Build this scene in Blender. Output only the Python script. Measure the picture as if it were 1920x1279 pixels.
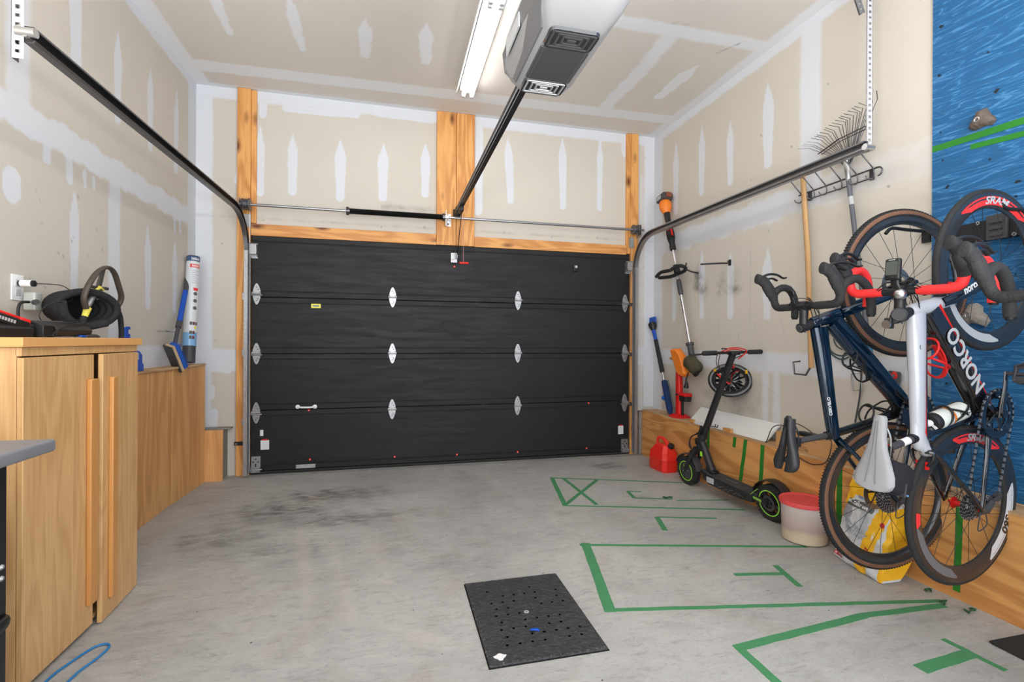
import bpy, bmesh, math, random
import numpy as np
from math import sin, cos, pi, radians, atan2, sqrt
from mathutils import Vector, Matrix
random.seed(7)
for o in list(bpy.data.objects): bpy.data.objects.remove(o, do_unlink=True)
COL = bpy.context.scene.collection
SC = bpy.context.scene

# ------------------------------------------------------------------ camera
W, HH, FPX = 1920, 1279, 912.39
cam_d = bpy.data.cameras.new('camera'); cam = bpy.data.objects.new('camera', cam_d); COL.objects.link(cam)
YAW, ROLL = .2428, .0051
Fw = Vector((sin(YAW), cos(YAW), 0)); R0 = Vector((cos(YAW), -sin(YAW), 0)); U0 = Vector((0, 0, 1))
Rr = R0*cos(ROLL) + U0*sin(ROLL); Ur = U0*cos(ROLL) - R0*sin(ROLL)
m = Matrix((Rr, Ur, -Fw)).transposed().to_4x4(); m.translation = Vector((0, 0, 1.2067)); cam.matrix_world = m
cam_d.sensor_width = 36; cam_d.sensor_fit = 'HORIZONTAL'; cam_d.lens = FPX/W*36
cam_d.shift_y = -(639.5-638.66)/W
cam_d.clip_start = .05; cam_d.clip_end = 60
SC.camera = cam
# ------------------------------------------------------------------ world, light, exposure
wd = bpy.data.worlds.new('world'); SC.world = wd; wd.use_nodes = True
bg = wd.node_tree.nodes['Background']; bg.inputs[0].default_value = (.92, .96, 1, 1); bg.inputs[1].default_value = 3.2
SC.view_settings.view_transform = 'Standard'; SC.view_settings.look = 'None'
SC.view_settings.gamma = 1; SC.view_settings.use_curve_mapping = False
SC.view_settings.exposure = 0.5

# unseen fill lights added behind the camera, turned up to the ceiling so the whole garage is filled by bounce
def uplight(x, y, z, power, tilt):
    l = bpy.data.lights.new('bounce_fill', 'AREA'); l.shape = 'RECTANGLE'; l.size = .9; l.size_y = .6; l.energy = power; l.color = (1, .99, .97)
    o = bpy.data.objects.new('bounce_fill', l); o.location = (x, y, z); o.rotation_euler = (radians(180-tilt), 0, 0); COL.objects.link(o)
uplight(-.9, .15, 1.3, 62, 8)
uplight(1.2, .0, 1.3, 50, 8)
TUBE_STRENGTH = 8.6

# ------------------------------------------------------------------ materials
def nt(m): return m.node_tree.nodes, m.node_tree.links
def P(name, col, rough=.5, metal=0, coat=0, spec=.5, emit=None, es=0, trans=0, alpha=1, var=0, vscale=8, bump=0, bscale=60, ior=1.45, sheen=0):
    m = bpy.data.materials.new(name); m.use_nodes = True; n, l = nt(m); b = n['Principled BSDF']
    b.inputs['Base Color'].default_value = (*col, 1); b.inputs['Roughness'].default_value = rough
    b.inputs['Metallic'].default_value = metal; b.inputs['Coat Weight'].default_value = coat
    b.inputs['Specular IOR Level'].default_value = spec; b.inputs['IOR'].default_value = ior
    b.inputs['Transmission Weight'].default_value = trans; b.inputs['Alpha'].default_value = alpha
    b.inputs['Sheen Weight'].default_value = sheen
    if emit: b.inputs['Emission Color'].default_value = (*emit, 1); b.inputs['Emission Strength'].default_value = es
    tc = n.new('ShaderNodeTexCoord')
    if var:
        no = n.new('ShaderNodeTexNoise'); no.inputs['Scale'].default_value = vscale; no.inputs['Detail'].default_value = 6
        l.new(tc.outputs['Object'], no.inputs['Vector'])
        mx = n.new('ShaderNodeMix'); mx.data_type = 'RGBA'
        mx.inputs[6].default_value = (*[c*(1-var) for c in col], 1); mx.inputs[7].default_value = (*[min(1, c*(1+var)) for c in col], 1)
        l.new(no.outputs['Fac'], mx.inputs[0]); l.new(mx.outputs[2], b.inputs['Base Color'])
    if bump:
        no = n.new('ShaderNodeTexNoise'); no.inputs['Scale'].default_value = bscale; no.inputs['Detail'].default_value = 4
        l.new(tc.outputs['Object'], no.inputs['Vector'])
        bp = n.new('ShaderNodeBump'); bp.inputs['Strength'].default_value = bump; bp.inputs['Distance'].default_value = .01
        l.new(no.outputs['Fac'], bp.inputs['Height']); l.new(bp.outputs['Normal'], b.inputs['Normal'])
    return m
def S(r, g, b):   # sRGB 0-255 to linear
    f = lambda c: (c/255/12.92 if c/255 <= .04045 else ((c/255+.055)/1.055)**2.4)
    return (f(r), f(g), f(b))
def wood(name, c1, c2, axis='Z', scale=1.0, rough=.5, knots=False, ring=9.0, fine=.5, contrast=1.0, coat=0):
    m = bpy.data.materials.new(name); m.use_nodes = True; n, l = nt(m); b = n['Principled BSDF']
    tc = n.new('ShaderNodeTexCoord'); mp = n.new('ShaderNodeMapping'); l.new(tc.outputs['Object'], mp.inputs['Vector'])
    sc = {'X': (.12, 1, 1), 'Y': (1, .12, 1), 'Z': (1, 1, .12)}[axis]; mp.inputs['Scale'].default_value = [s*scale for s in sc]
    n1 = n.new('ShaderNodeTexNoise'); n1.inputs['Scale'].default_value = ring*.6; n1.inputs['Detail'].default_value = 3; n1.inputs['Distortion'].default_value = .6
    l.new(mp.outputs[0], n1.inputs['Vector'])
    mu = n.new('ShaderNodeMath'); mu.operation = 'MULTIPLY'; mu.inputs[1].default_value = 46; l.new(n1.outputs['Fac'], mu.inputs[0])
    sn = n.new('ShaderNodeMath'); sn.operation = 'SINE'; l.new(mu.outputs[0], sn.inputs[0])
    mr = n.new('ShaderNodeMapRange'); mr.inputs[1].default_value = -1; mr.inputs[2].default_value = 1; l.new(sn.outputs[0], mr.inputs[0])
    mp2 = n.new('ShaderNodeMapping'); l.new(tc.outputs['Object'], mp2.inputs['Vector'])
    sc2 = {'X': (4, 160, 160), 'Y': (160, 4, 160), 'Z': (160, 160, 4)}[axis]; mp2.inputs['Scale'].default_value = sc2
    n2 = n.new('ShaderNodeTexNoise'); n2.inputs['Scale'].default_value = 1; n2.inputs['Detail'].default_value = 3; l.new(mp2.outputs[0], n2.inputs['Vector'])
    ad = n.new('ShaderNodeMath'); ad.operation = 'MULTIPLY_ADD'; ad.inputs[1].default_value = fine; l.new(n2.outputs['Fac'], ad.inputs[0]); 
    m3 = n.new('ShaderNodeMath'); m3.operation = 'MULTIPLY'; m3.inputs[1].default_value = .5*contrast; l.new(mr.outputs[0], m3.inputs[0]); l.new(m3.outputs[0], ad.inputs[2])
    mx = n.new('ShaderNodeMix'); mx.data_type = 'RGBA'; mx.inputs[6].default_value = (*[min(1, c*1.06) for c in c1], 1); mx.inputs[7].default_value = (*c2, 1)
    l.new(ad.outputs[0], mx.inputs[0]); out = mx.outputs[2]
    if knots:
        v = n.new('ShaderNodeTexVoronoi'); v.inputs['Scale'].default_value = 4.2; mp3 = n.new('ShaderNodeMapping'); l.new(tc.outputs['Object'], mp3.inputs['Vector'])
        mp3.inputs['Scale'].default_value = {'X': (.6, 1, 1.6), 'Y': (1, .6, 1), 'Z': (1.6, .2, .6)}[axis]; l.new(mp3.outputs[0], v.inputs['Vector'])
        r = n.new('ShaderNodeMapRange'); r.inputs[1].default_value = .05; r.inputs[2].default_value = .22; r.inputs[3].default_value = 1; r.inputs[4].default_value = 0
        l.new(v.outputs['Distance'], r.inputs[0])
        m4 = n.new('ShaderNodeMix'); m4.data_type = 'RGBA'; m4.inputs[7].default_value = (c2[0]*.32, c2[1]*.22, c2[2]*.12, 1)
        l.new(r.outputs[0], m4.inputs[0]); l.new(out, m4.inputs[6]); out = m4.outputs[2]
    l.new(out, b.inputs['Base Color']); b.inputs['Roughness'].default_value = rough; b.inputs['Coat Weight'].default_value = coat
    return m
M = {}
M['black'] = P('black_plastic', (.012, .012, .013), .45, var=.2)
M['rubber'] = P('black_rubber', (.018, .018, .019), .8, bump=.3, bscale=150)
M['dgrey'] = P('dark_grey', (.05, .05, .055), .5, var=.2)
M['grey'] = P('grey_plastic', (.16, .16, .165), .5, var=.1)
M['lgrey'] = P('light_grey', (.42, .43, .44), .5)
M['white'] = P('white_plastic', (.78, .78, .78), .35)
M['silver'] = P('brushed_steel', (.62, .62, .63), .3, 1, var=.08, vscale=30)
M['galv'] = P('galvanised_steel', (.40, .40, .41), .42, .8, var=.35, vscale=60)
M['dsteel'] = P('dark_steel', (.14, .14, .15), .35, .9, var=.15)
M['red'] = P('red_plastic', (.62, .012, .01), .4)
M['redtape'] = P('red_bar_tape', (.78, .03, .03), .6, bump=.2, bscale=90)
M['orange'] = P('orange_plastic', (.78, .2, .02), .45, var=.12, vscale=20)
M['blue'] = P('blue_plastic', (.005, .07, .42), .4)
M['navy'] = P('navy_paint', (.003, .016, .038), .16, .3, coat=1, var=.3, vscale=3)
M['wpaint'] = P('white_frame_paint', (.48, .49, .53), .22, coat=1)
M['bpaint'] = P('black_frame_paint', (.008, .008, .01), .18, coat=1)
M['yellow'] = P('yellow', (.78, .42, .01), .5)
M['green'] = P('green_tape', S(66, 130, 86), .75, var=.12, vscale=14, bump=.2, bscale=90)
M['greenb'] = P('green_tape_fresh', S(36, 118, 34), .7, var=.1, vscale=14)
M['lime'] = P('lime_ring', (.32, .72, .06), .5)
M['tan'] = P('tan_sidewall', (.16, .075, .042), .7, var=.2, vscale=40)
M['carbon'] = P('carbon_rim', (.02, .022, .026), .3, coat=.6, var=.3, vscale=12)
M['dblue'] = P('deep_blue_black', (.012, .02, .035), .25, coat=.7)

# ------------------------------------------------------------------ mesh builder
class MB:
    def __init__(s): s.v = []; s.f = []; s.m = []
    def add(s, vs, fs, mi=0):
        k = len(s.v); s.v += [tuple(v) for v in vs]; s.f += [tuple(i+k for i in f) for f in fs]; s.m += ([mi]*len(fs) if isinstance(mi, int) else list(mi)); return s
    def box(s, lo, hi, mi=0, M4=None):
        x0, y0, z0 = lo; x1, y1, z1 = hi
        vs = [Vector(p) for p in ((x0, y0, z0), (x1, y0, z0), (x1, y1, z0), (x0, y1, z0), (x0, y0, z1), (x1, y0, z1), (x1, y1, z1), (x0, y1, z1))]
        if M4: vs = [M4 @ v for v in vs]
        return s.add(vs, [(3, 2, 1, 0), (4, 5, 6, 7), (0, 1, 5, 4), (1, 2, 6, 5), (2, 3, 7, 6), (3, 0, 4, 7)], mi)
    def cbox(s, c, sz, mi=0, rot=None):
        M4 = Matrix.Translation(c) @ (rot.to_4x4() if rot else Matrix.Identity(4)); h = [a/2 for a in sz]
        return s.box([-a for a in h], h, mi, M4)
    def rbox(s, lo, hi, r=.005, mi=0, M4=None, seg=2):
        # box with rounded vertical edges and a soft rim: rounded rectangle lofted in z
        x0, y0, z0 = lo; x1, y1, z1 = hi; r = min(r, (x1-x0)*.49, (y1-y0)*.49, (z1-z0)*.49)
        def ring(ins, z):
            out = []; rr = max(r-ins, r*.15)
            for cx, cy, a0 in ((x1-r, y1-r, 0), (x0+r, y1-r, pi/2), (x0+r, y0+r, pi), (x1-r, y0+r, 1.5*pi)):
                for k in range(seg+2):
                    a = a0+k*pi/2/(seg+1); out.append(Vector((cx+rr*cos(a), cy+rr*sin(a), z)))
            return out
        zs = [(r*(1-cos(k*pi/2/(seg+1))) if 0 else r*(1-sin(k*pi/2/(seg+1))), z0+r*(1-cos(k*pi/2/(seg+1)))) for k in range(seg+2)]
        rings = [ring(i, z) for i, z in zs] + [ring(i, z1-(z-z0)) for i, z in reversed(zs)]
        return s.loft(rings, mi, M4=M4)
    def loft(s, rings, mi=0, cap=True, M4=None, close=True):
        n = len(rings[0]); vs = [v for r in rings for v in r]
        if M4: vs = [M4 @ Vector(v) for v in vs]
        fs = []; ms = []
        for i in range(len(rings)-1):
            for j in range(n if close else n-1):
                a, b = i*n+j, i*n+(j+1) % n; fs.append((a, b, b+n, a+n)); ms.append(mi if isinstance(mi, int) else mi[i])
        if cap:
            fs.append(tuple(reversed(range(n)))); fs.append(tuple(range((len(rings)-1)*n, len(rings)*n)))
            ms += [ms[0], ms[-1]] if ms else [0, 0]
        return s.add(vs, fs, ms)
    def sweep(s, pts, rad, n=10, mi=0, ref=None, cap=True, closed=False, power=2):
        # rad: float or (along ref-perp, along ref) per point
        pts = [Vector(p) for p in pts]; N = len(pts)
        if not isinstance(rad, list): rad = [rad]*N
        rings = []; prev = None
        for i, p in enumerate(pts):
            if closed: t = pts[(i+1) % N]-pts[i-1]
            else: t = pts[min(i+1, N-1)]-pts[max(i-1, 0)]
            t = t.normalized() if t.length > 1e-9 else Vector((0, 0, 1))
            if ref is not None:
                b = Vector(ref); b = b-t*b.dot(t)
                b = b.normalized() if b.length > 1e-6 else (t.orthogonal().normalized())
            else:
                b = t.orthogonal().normalized() if prev is None else (prev-t*prev.dot(t)).normalized()
            prev = b; a = t.cross(b)
            r = rad[i]; ra, rb = r if isinstance(r, tuple) else (r, r)
            ring = []
            for k in range(n):
                th = 2*pi*k/n; c, q = cos(th), sin(th)
                if power != 2: c = math.copysign(abs(c)**(2/power), c); q = math.copysign(abs(q)**(2/power), q)
                ring.append(p+a*(c*ra)+b*(q*rb))
            rings.append(ring)
        if closed: rings.append(rings[0]); return s.loft(rings, mi, cap=False)
        return s.loft(rings, mi, cap=cap)
    def cyl(s, a, b, r, r2=None, n=14, mi=0): return s.sweep([a, b], [r, r if r2 is None else r2], n, mi)
    def lathe(s, prof, c=(0, 0, 0), ax=(0, 0, 1), n=24, mi=0, closed=False, a0=0, a1=2*pi):
        ax = Vector(ax).normalized(); u = ax.orthogonal().normalized() if abs(ax.y) < .9 else Vector((1, 0, 0)); w = ax.cross(u); c = Vector(c)
        full = abs(a1-a0-2*pi) < 1e-6; k = n if full else n+1; vs = []; fs = []; ms = []; q = len(prof)
        for i in range(k):
            a = a0+(a1-a0)*i/n; d = u*cos(a)+w*sin(a)
            for r, z in prof: vs.append(c+d*r+ax*z)
        for i in range(n):
            j = (i+1) % k
            for t in range(q if closed else q-1):
                t2 = (t+1) % q; fs.append((i*q+t, j*q+t, j*q+t2, i*q+t2)); ms.append(mi if isinstance(mi, int) else mi[t])
        return s.add(vs, fs, ms)
    def prism(s, poly, off, mi=0):
        poly = [Vector(p) for p in poly]; off = Vector(off); n = len(poly)
        vs = poly+[p+off for p in poly]; fs = [tuple(reversed(range(n))), tuple(range(n, 2*n))]+[(i, (i+1) % n, (i+1) % n+n, i+n) for i in range(n)]
        return s.add(vs, fs, mi)
    def mirror_y(s):
        k = len(s.v); s.v += [(x, -y, z) for x, y, z in s.v]; s.f += [tuple(reversed([i+k for i in f])) for f in s.f]; s.m += s.m; return s
    def build(s, name, mats, parent=None, smooth=35, bevel=0, loc=None, seg=2):
        me = bpy.data.meshes.new(name)
        off = Vector(loc) if loc is not None else Vector((0, 0, 0))
        me.from_pydata([tuple(Vector(v)-off) for v in s.v], [], s.f)
        if not isinstance(mats, (list, tuple)): mats = [mats]
        for a in mats: me.materials.append(M[a] if isinstance(a, str) else a)
        me.polygons.foreach_set('material_index', s.m)
        bm = bmesh.new(); bm.from_mesh(me); bmesh.ops.remove_doubles(bm, verts=bm.verts, dist=1e-5); bmesh.ops.recalc_face_normals(bm, faces=bm.faces); bm.to_mesh(me); bm.free()
        if smooth:
            me.shade_smooth(); me.set_sharp_from_angle(angle=radians(smooth))
        me.update()
        o = bpy.data.objects.new(name, me); COL.objects.link(o); o.location = off
        if parent is not None: o.parent = parent
        if bevel:
            b = o.modifiers.new('bevel', 'BEVEL'); b.width = bevel; b.segments = seg; b.limit_method = 'ANGLE'; b.angle_limit = radians(40)
        return o
def tag(o, label=None, cat=None, group=None, kind=None):
    if label: o['label'] = label
    if cat: o['category'] = cat
    if group: o['group'] = group
    if kind: o['kind'] = kind
    return o
def struct(o): o['kind'] = 'structure'; return o
def empty(name, loc=(0, 0, 0), M4=None):
    o = bpy.data.objects.new(name, None); o.empty_display_size = .05; COL.objects.link(o)
    if M4 is not None: o.matrix_world = M4
    else: o.location = loc
    return o
def rot3(x=0, y=0, z=0): return (Matrix.Rotation(z, 3, 'Z') @ Matrix.Rotation(y, 3, 'Y') @ Matrix.Rotation(x, 3, 'X'))
def frame(o, x, y, z=None):   # matrix with given axes
    x = Vector(x).normalized(); y = Vector(y); y = (y-x*x.dot(y)).normalized(); z = x.cross(y)
    m = Matrix((x, y, z)).transposed().to_4x4(); m.translation = Vector(o); return m
def arc(c, r, a0, a1, u, w, n=8):
    c, u, w = Vector(c), Vector(u), Vector(w); return [c+u*(r*cos(a0+(a1-a0)*i/n))+w*(r*sin(a0+(a1-a0)*i/n)) for i in range(n+1)]
def smoothpath(pts, k=4):
    pts = [Vector(p) for p in pts]; out = []; N = len(pts)
    for i in range(N-1):
        p0 = pts[max(i-1, 0)]; p1 = pts[i]; p2 = pts[i+1]; p3 = pts[min(i+2, N-1)]
        for j in range(k):
            t = j/k; out.append(.5*((2*p1)+(p2-p0)*t+(2*p0-5*p1+4*p2-p3)*t*t+(3*p1-p0-3*p2+p3)*t**3))
    out.append(pts[-1]); return out
def text(mb, body, size, M4, mi=0, depth=.0006, warp=None, shear=0, bold=0, align='CENTER', sx=1):
    cu = bpy.data.curves.new('t', 'FONT'); cu.body = body; cu.size = size; cu.extrude = depth; cu.align_x = align; cu.align_y = 'CENTER'; cu.shear = shear; cu.offset = bold; cu.resolution_u = 3
    ob = bpy.data.objects.new('t', cu); COL.objects.link(ob); bpy.context.view_layer.update()
    me = bpy.data.meshes.new_from_object(ob.evaluated_get(bpy.context.evaluated_depsgraph_get()))
    vs = [Vector((v.co.x*sx, v.co.y, v.co.z)) for v in me.vertices]
    vs = [warp(v) if warp else M4 @ v for v in vs]
    mb.add(vs, [tuple(p.vertices) for p in me.polygons], mi)
    bpy.data.objects.remove(ob); bpy.data.meshes.remove(me); bpy.data.curves.remove(cu)
    return mb
def wm(o):
    return (wm(o.parent) @ o.matrix_parent_inverse @ o.matrix_basis) if o.parent else o.matrix_basis.copy()
def wpart(mb, name, mats, parent, **k):      # part given in world coordinates
    o = mb.build(name, mats, None, **k); o.parent = parent; o.matrix_parent_inverse = wm(parent).inverted(); return o
def thing(name, label, cat, loc=(0, 0, 0), group=None, M4=None):
    return tag(empty(name, loc, M4), label, cat, group)
def solo(mb, name, mats, label, cat, loc, group=None, **k):
    return tag(mb.build(name, mats, loc=loc, **k), label, cat, group)

# ================================================================== THE SETTING
XL, XR, YF, H = -1.66, 2.7714, 4.775, 3.426
YB = -1.0
def ss(x, a, b): t = np.clip((x-a)/(b-a), 0, 1); return t*t*(3-2*t)
def jit(a, b, s=1.0): return (np.sin(a*23.1+b*7.3)*.5+np.sin(b*31.7-a*11.9)*.35+np.sin(a*67+b*53)*.25+np.sin(a*131-b*97)*.12)*s
def stroke(A, B, a0, b0, a1, b1, w, taper=True, soft=.006, jag=.004):
    dx, dy = a1-a0, b1-b0; L = dx*dx+dy*dy+1e-9; t = np.clip(((A-a0)*dx+(B-b0)*dy)/L, 0, 1)
    d = np.hypot(A-a0-t*dx, B-b0-t*dy); r = w/2*(1 if not taper else np.minimum(1, .1+t*3.2)*(1+.12*np.sin(t*5))) ; d = d+jit(A, B, jag)
    return 1-ss(d, r-soft, r+soft)
def band(V, c, w, A, B, soft=.022, jag=.006): return 1-ss(np.abs(V-c)+jit(A, B, jag), w/2-soft, w/2+soft)
def blob(A, B, a, b, ra, rb, k=.6):
    d = np.hypot((A-a)/ra, (B-b)/rb)+jit(A*1.3, B*1.7, .25); return (1-ss(d, .1, 1))*k
def gridmesh(name, o, u, w, lu, lw, step, paint, mat, keep=None, flip=False):
    nu, nw = int(lu/step)+1, int(lw/step)+1
    a = np.linspace(0, lu, nu+1); b = np.linspace(0, lw, nw+1); A, B = np.meshgrid(a, b, indexing='ij')
    o, u, w = map(np.array, (o, u, w)); co = o+A[..., None]*u+B[..., None]*w
    idx = np.arange((nu+1)*(nw+1)).reshape(nu+1, nw+1)
    q = np.stack([idx[:-1, :-1], idx[1:, :-1], idx[1:, 1:], idx[:-1, 1:]], -1)
    if flip: q = q[..., ::-1]
    if keep is not None:
        ctr = (co[:-1, :-1]+co[1:, 1:])/2; q = q[keep(ctr)]
    q = q.reshape(-1, 4)
    me = bpy.data.meshes.new(name); me.vertices.add(co.size//3); me.vertices.foreach_set('co', co.reshape(-1).astype(np.float32))
    me.loops.add(len(q)*4); me.loops.foreach_set('vertex_index', q.reshape(-1).astype(np.int32))
    me.polygons.add(len(q)); me.polygons.foreach_set('loop_start', (np.arange(len(q))*4).astype(np.int32))
    me.update(calc_edges=True)
    col = np.zeros(A.shape+(4,), np.float32); col[..., 3] = 1
    for i, ch in enumerate(paint(co)): col[..., i] = np.clip(ch, 0, 1)
    at = me.color_attributes.new('coat', 'FLOAT_COLOR', 'POINT'); at.data.foreach_set('color', col.reshape(-1))
    me.materials.append(mat); ob = bpy.data.objects.new(name, me); COL.objects.link(ob); return struct(ob)

def drywall(name, base, mud):
    m = bpy.data.materials.new(name); m.use_nodes = True; n, l = nt(m); b = n['Principled BSDF']; b.inputs['Roughness'].default_value = .85
    b.inputs['Specular IOR Level'].default_value = .2
    at = n.new('ShaderNodeAttribute'); at.attribute_name = 'coat'; sp = n.new('ShaderNodeSeparateColor'); l.new(at.outputs['Color'], sp.inputs[0])
    tc = n.new('ShaderNodeTexCoord'); no = n.new('ShaderNodeTexNoise'); no.inputs['Scale'].default_value = 1.6; no.inputs['Detail'].default_value = 7; l.new(tc.outputs['Object'], no.inputs['Vector'])
    c0 = n.new('ShaderNodeMix'); c0.data_type = 'RGBA'; c0.inputs[6].default_value = (*[c*.94 for c in base], 1); c0.inputs[7].default_value = (*[c*1.05 for c in base], 1); l.new(no.outputs['Fac'], c0.inputs[0])
    # broken edges of the compound
    n2 = n.new('ShaderNodeTexNoise'); n2.inputs['Scale'].default_value = 14; n2.inputs['Detail'].default_value = 5; l.new(tc.outputs['Object'], n2.inputs['Vector'])
    ma = n.new('ShaderNodeMath'); ma.operation = 'MULTIPLY_ADD'; ma.inputs[1].default_value = .28; l.new(n2.outputs['Fac'], ma.inputs[0]); 
    mb_ = n.new('ShaderNodeMath'); mb_.operation = 'SUBTRACT'; l.new(sp.outputs[0], mb_.inputs[0]); mb_.inputs[1].default_value = .14; l.new(mb_.outputs[0], ma.inputs[2])
    mr = n.new('ShaderNodeMapRange'); mr.inputs[1].default_value = .15; mr.inputs[2].default_value = .85; l.new(ma.outputs[0], mr.inputs[0])
    c1 = n.new('ShaderNodeMix'); c1.data_type = 'RGBA'; c1.inputs[7].default_value = (*mud, 1); l.new(mr.outputs[0], c1.inputs[0]); l.new(c0.outputs[2], c1.inputs[6])
    n3 = n.new('ShaderNodeTexNoise'); n3.inputs['Scale'].default_value = 9; n3.inputs['Detail'].default_value = 8; n3.inputs['Roughness'].default_value = .7; l.new(tc.outputs['Object'], n3.inputs['Vector'])
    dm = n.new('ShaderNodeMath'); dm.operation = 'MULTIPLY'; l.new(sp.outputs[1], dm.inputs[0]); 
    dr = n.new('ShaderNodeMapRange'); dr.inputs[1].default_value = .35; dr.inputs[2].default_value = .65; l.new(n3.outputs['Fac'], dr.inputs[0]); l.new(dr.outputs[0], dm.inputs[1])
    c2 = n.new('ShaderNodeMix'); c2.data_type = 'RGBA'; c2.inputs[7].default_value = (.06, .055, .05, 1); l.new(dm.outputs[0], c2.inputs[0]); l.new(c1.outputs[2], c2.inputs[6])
    l.new(c2.outputs[2], b.inputs['Base Color'])
    bp = n.new('ShaderNodeBump'); bp.inputs['Strength'].default_value = .12; bp.inputs['Distance'].default_value = .004; l.new(mr.outputs[0], bp.inputs['Height']); l.new(bp.outputs[0], b.inputs['Normal'])
    return m
MW = drywall('drywall', S(200, 193, 182), S(209, 211, 216))
MC = drywall('drywall_ceiling', S(209, 203, 196), S(220, 222, 225))

def pf(co):
    A, B = co[..., 0], co[..., 2]; mud = np.zeros_like(A); d = np.zeros_like(A)
    for s in [(-0.88, 3.08, -0.88, 2.55, 0.077), (-0.47, 3.06, -0.47, 2.53, 0.089), (-0.08, 3.07, -0.09, 2.56, 0.088), (0.31, 3.1, 0.31, 2.62, 0.082), (-1.15, 3.12, -1.15, 2.52, 0.07), (1.13, 3.25, 1.16, 2.62, 0.078), (1.71, 3.33, 1.72, 2.6, 0.076), (2.13, 3.36, 2.13, 2.61, 0.061)]: mud = np.maximum(mud, stroke(A, B, *s))
    for s in [(-0.94, 3.3, -0.33, 3.31, 0.064), (-0.15, 3.35, 0.38, 3.34, 0.061), (-1.53, 0.77, -1.53, 0.7, 0.058), (-1.51, 0.56, -1.51, 0.46, 0.067), (-1.13, 3.36, -1.13, 3.22, 0.062), (2.41, 3.37, 2.42, 3.22, 0.075), (-1.3, 2.85, -1.34, 2.6, .04), (.83, 3.35, .83, 2.5, .09), (-1.6, .98, -1.4, .93, .06)]: mud = np.maximum(mud, stroke(A, B, *s, taper=False))
    mud = np.maximum(mud, band(B, H, .2, A, B)); mud = np.maximum(mud, band(A, XL, .26, A, B)); mud = np.maximum(mud, band(A, XR, .24, A, B)*(B > .5)); mud = np.maximum(mud, band(B, 1.02, .2, A, B)*(A < -1.2)); mud = np.maximum(mud, band(B, 1.05, .2, A, B)*(A > 2.5)*.8)
    mud = np.maximum(mud, band(A, 2.62, .05, A, B)*.5*(B < 3))
    d = np.maximum(d, band(B, 2.47, .035, A, B, soft=.03)*(A > -.1)*(A < .42)*.5)
    d = np.maximum(d, band(B, 2.29, .012, A, B, soft=.012)*.35)
    for x, z in ((-1.12, 2.28), (-.78, 2.31), (-.47, 2.26), (-.1, 2.28), (.2, 2.27), (.3, 2.3), (1.1, 2.3), (1.6, 2.28), (2.1, 2.3), (2.66, 3.2), (2.64, 2.0), (-1.45, 2.05), (-1.5, 1.2)):
        d = np.maximum(d, 1.6*(np.hypot(A-x, B-z) < .006))
    # door cut in the wall: bare concrete footing shows low down beside the door
    return mud, d
gridmesh('wall_front', (XL, YF, 0), (1, 0, 0), (0, 0, 1), XR-XL, H, .0115, pf, MW, keep=lambda c: ~((c[..., 0] > -1.23) & (c[..., 0] < 2.49) & (c[..., 2] < 2.19)), flip=False)
def pl(co):
    A, B = co[..., 1], co[..., 2]; mud = np.zeros_like(A); d = np.zeros_like(A)
    for s in [(3.1, 3.4, 3.12, 2.66, 0.101), (3.53, 3.11, 3.53, 2.58, 0.082), (3.95, 3.13, 3.95, 2.56, 0.077), (4.38, 3.17, 4.37, 2.54, 0.074), (3.11, 2.0, 3.11, 1.48, 0.074), (3.92, 1.99, 3.93, 1.45, 0.085), (4.36, 1.99, 4.36, 1.44, 0.078), (2.3, 2.0, 2.3, 1.5, .08), (1.9, 2.0, 1.9, 1.5, .08)]: mud = np.maximum(mud, stroke(A, B, *s))
    for s in [(2.67, 1.92, 2.67, 1.87, 0.113), (2.9, 2.17, 2.89, 2.10, 0.07), (3.06, 2.15, 3.07, 2.05, 0.05), (3.2, 2.13, 3.2, 2.05, 0.04), (3.28, 2.12, 3.28, 2.07, 0.03), (4.35, 2.15, 4.36, 2.06, .05), (4.45, 2.14, 4.46, 2.08, .04)]: mud = np.maximum(mud, stroke(A, B, *s, taper=False, jag=.008))
    mud = np.maximum(mud, band(B, 2.235, .15, A, B, soft=.015, jag=.02)); mud = np.maximum(mud, band(B, H, .14, A, B)); mud = np.maximum(mud, band(A, YF, .34, A, B, soft=.03)); mud = np.maximum(mud, band(B, 1.06, .2, A, B)*.9)
    mud = np.maximum(mud, band(A, 3.5, .13, A, B, soft=.02)*(B < 2.2)); mud = np.maximum(mud, band(A, 2.7, .16, A, B, soft=.03)*(B > 2.2)*.75)
    rs = np.random.RandomState(3)
    for k in range(46):
        y, z = rs.uniform(2.2, 3.4), rs.uniform(1.2, 2.0); d = np.maximum(d, .6*(np.hypot(A-y, (B-z)*.6) < rs.uniform(.004, .008)))
    return mud, d
gridmesh('wall_left', (XL, YB, 0), (0, 1, 0), (0, 0, 1), YF-YB, H, .0135, pl, MW, flip=True)
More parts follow.
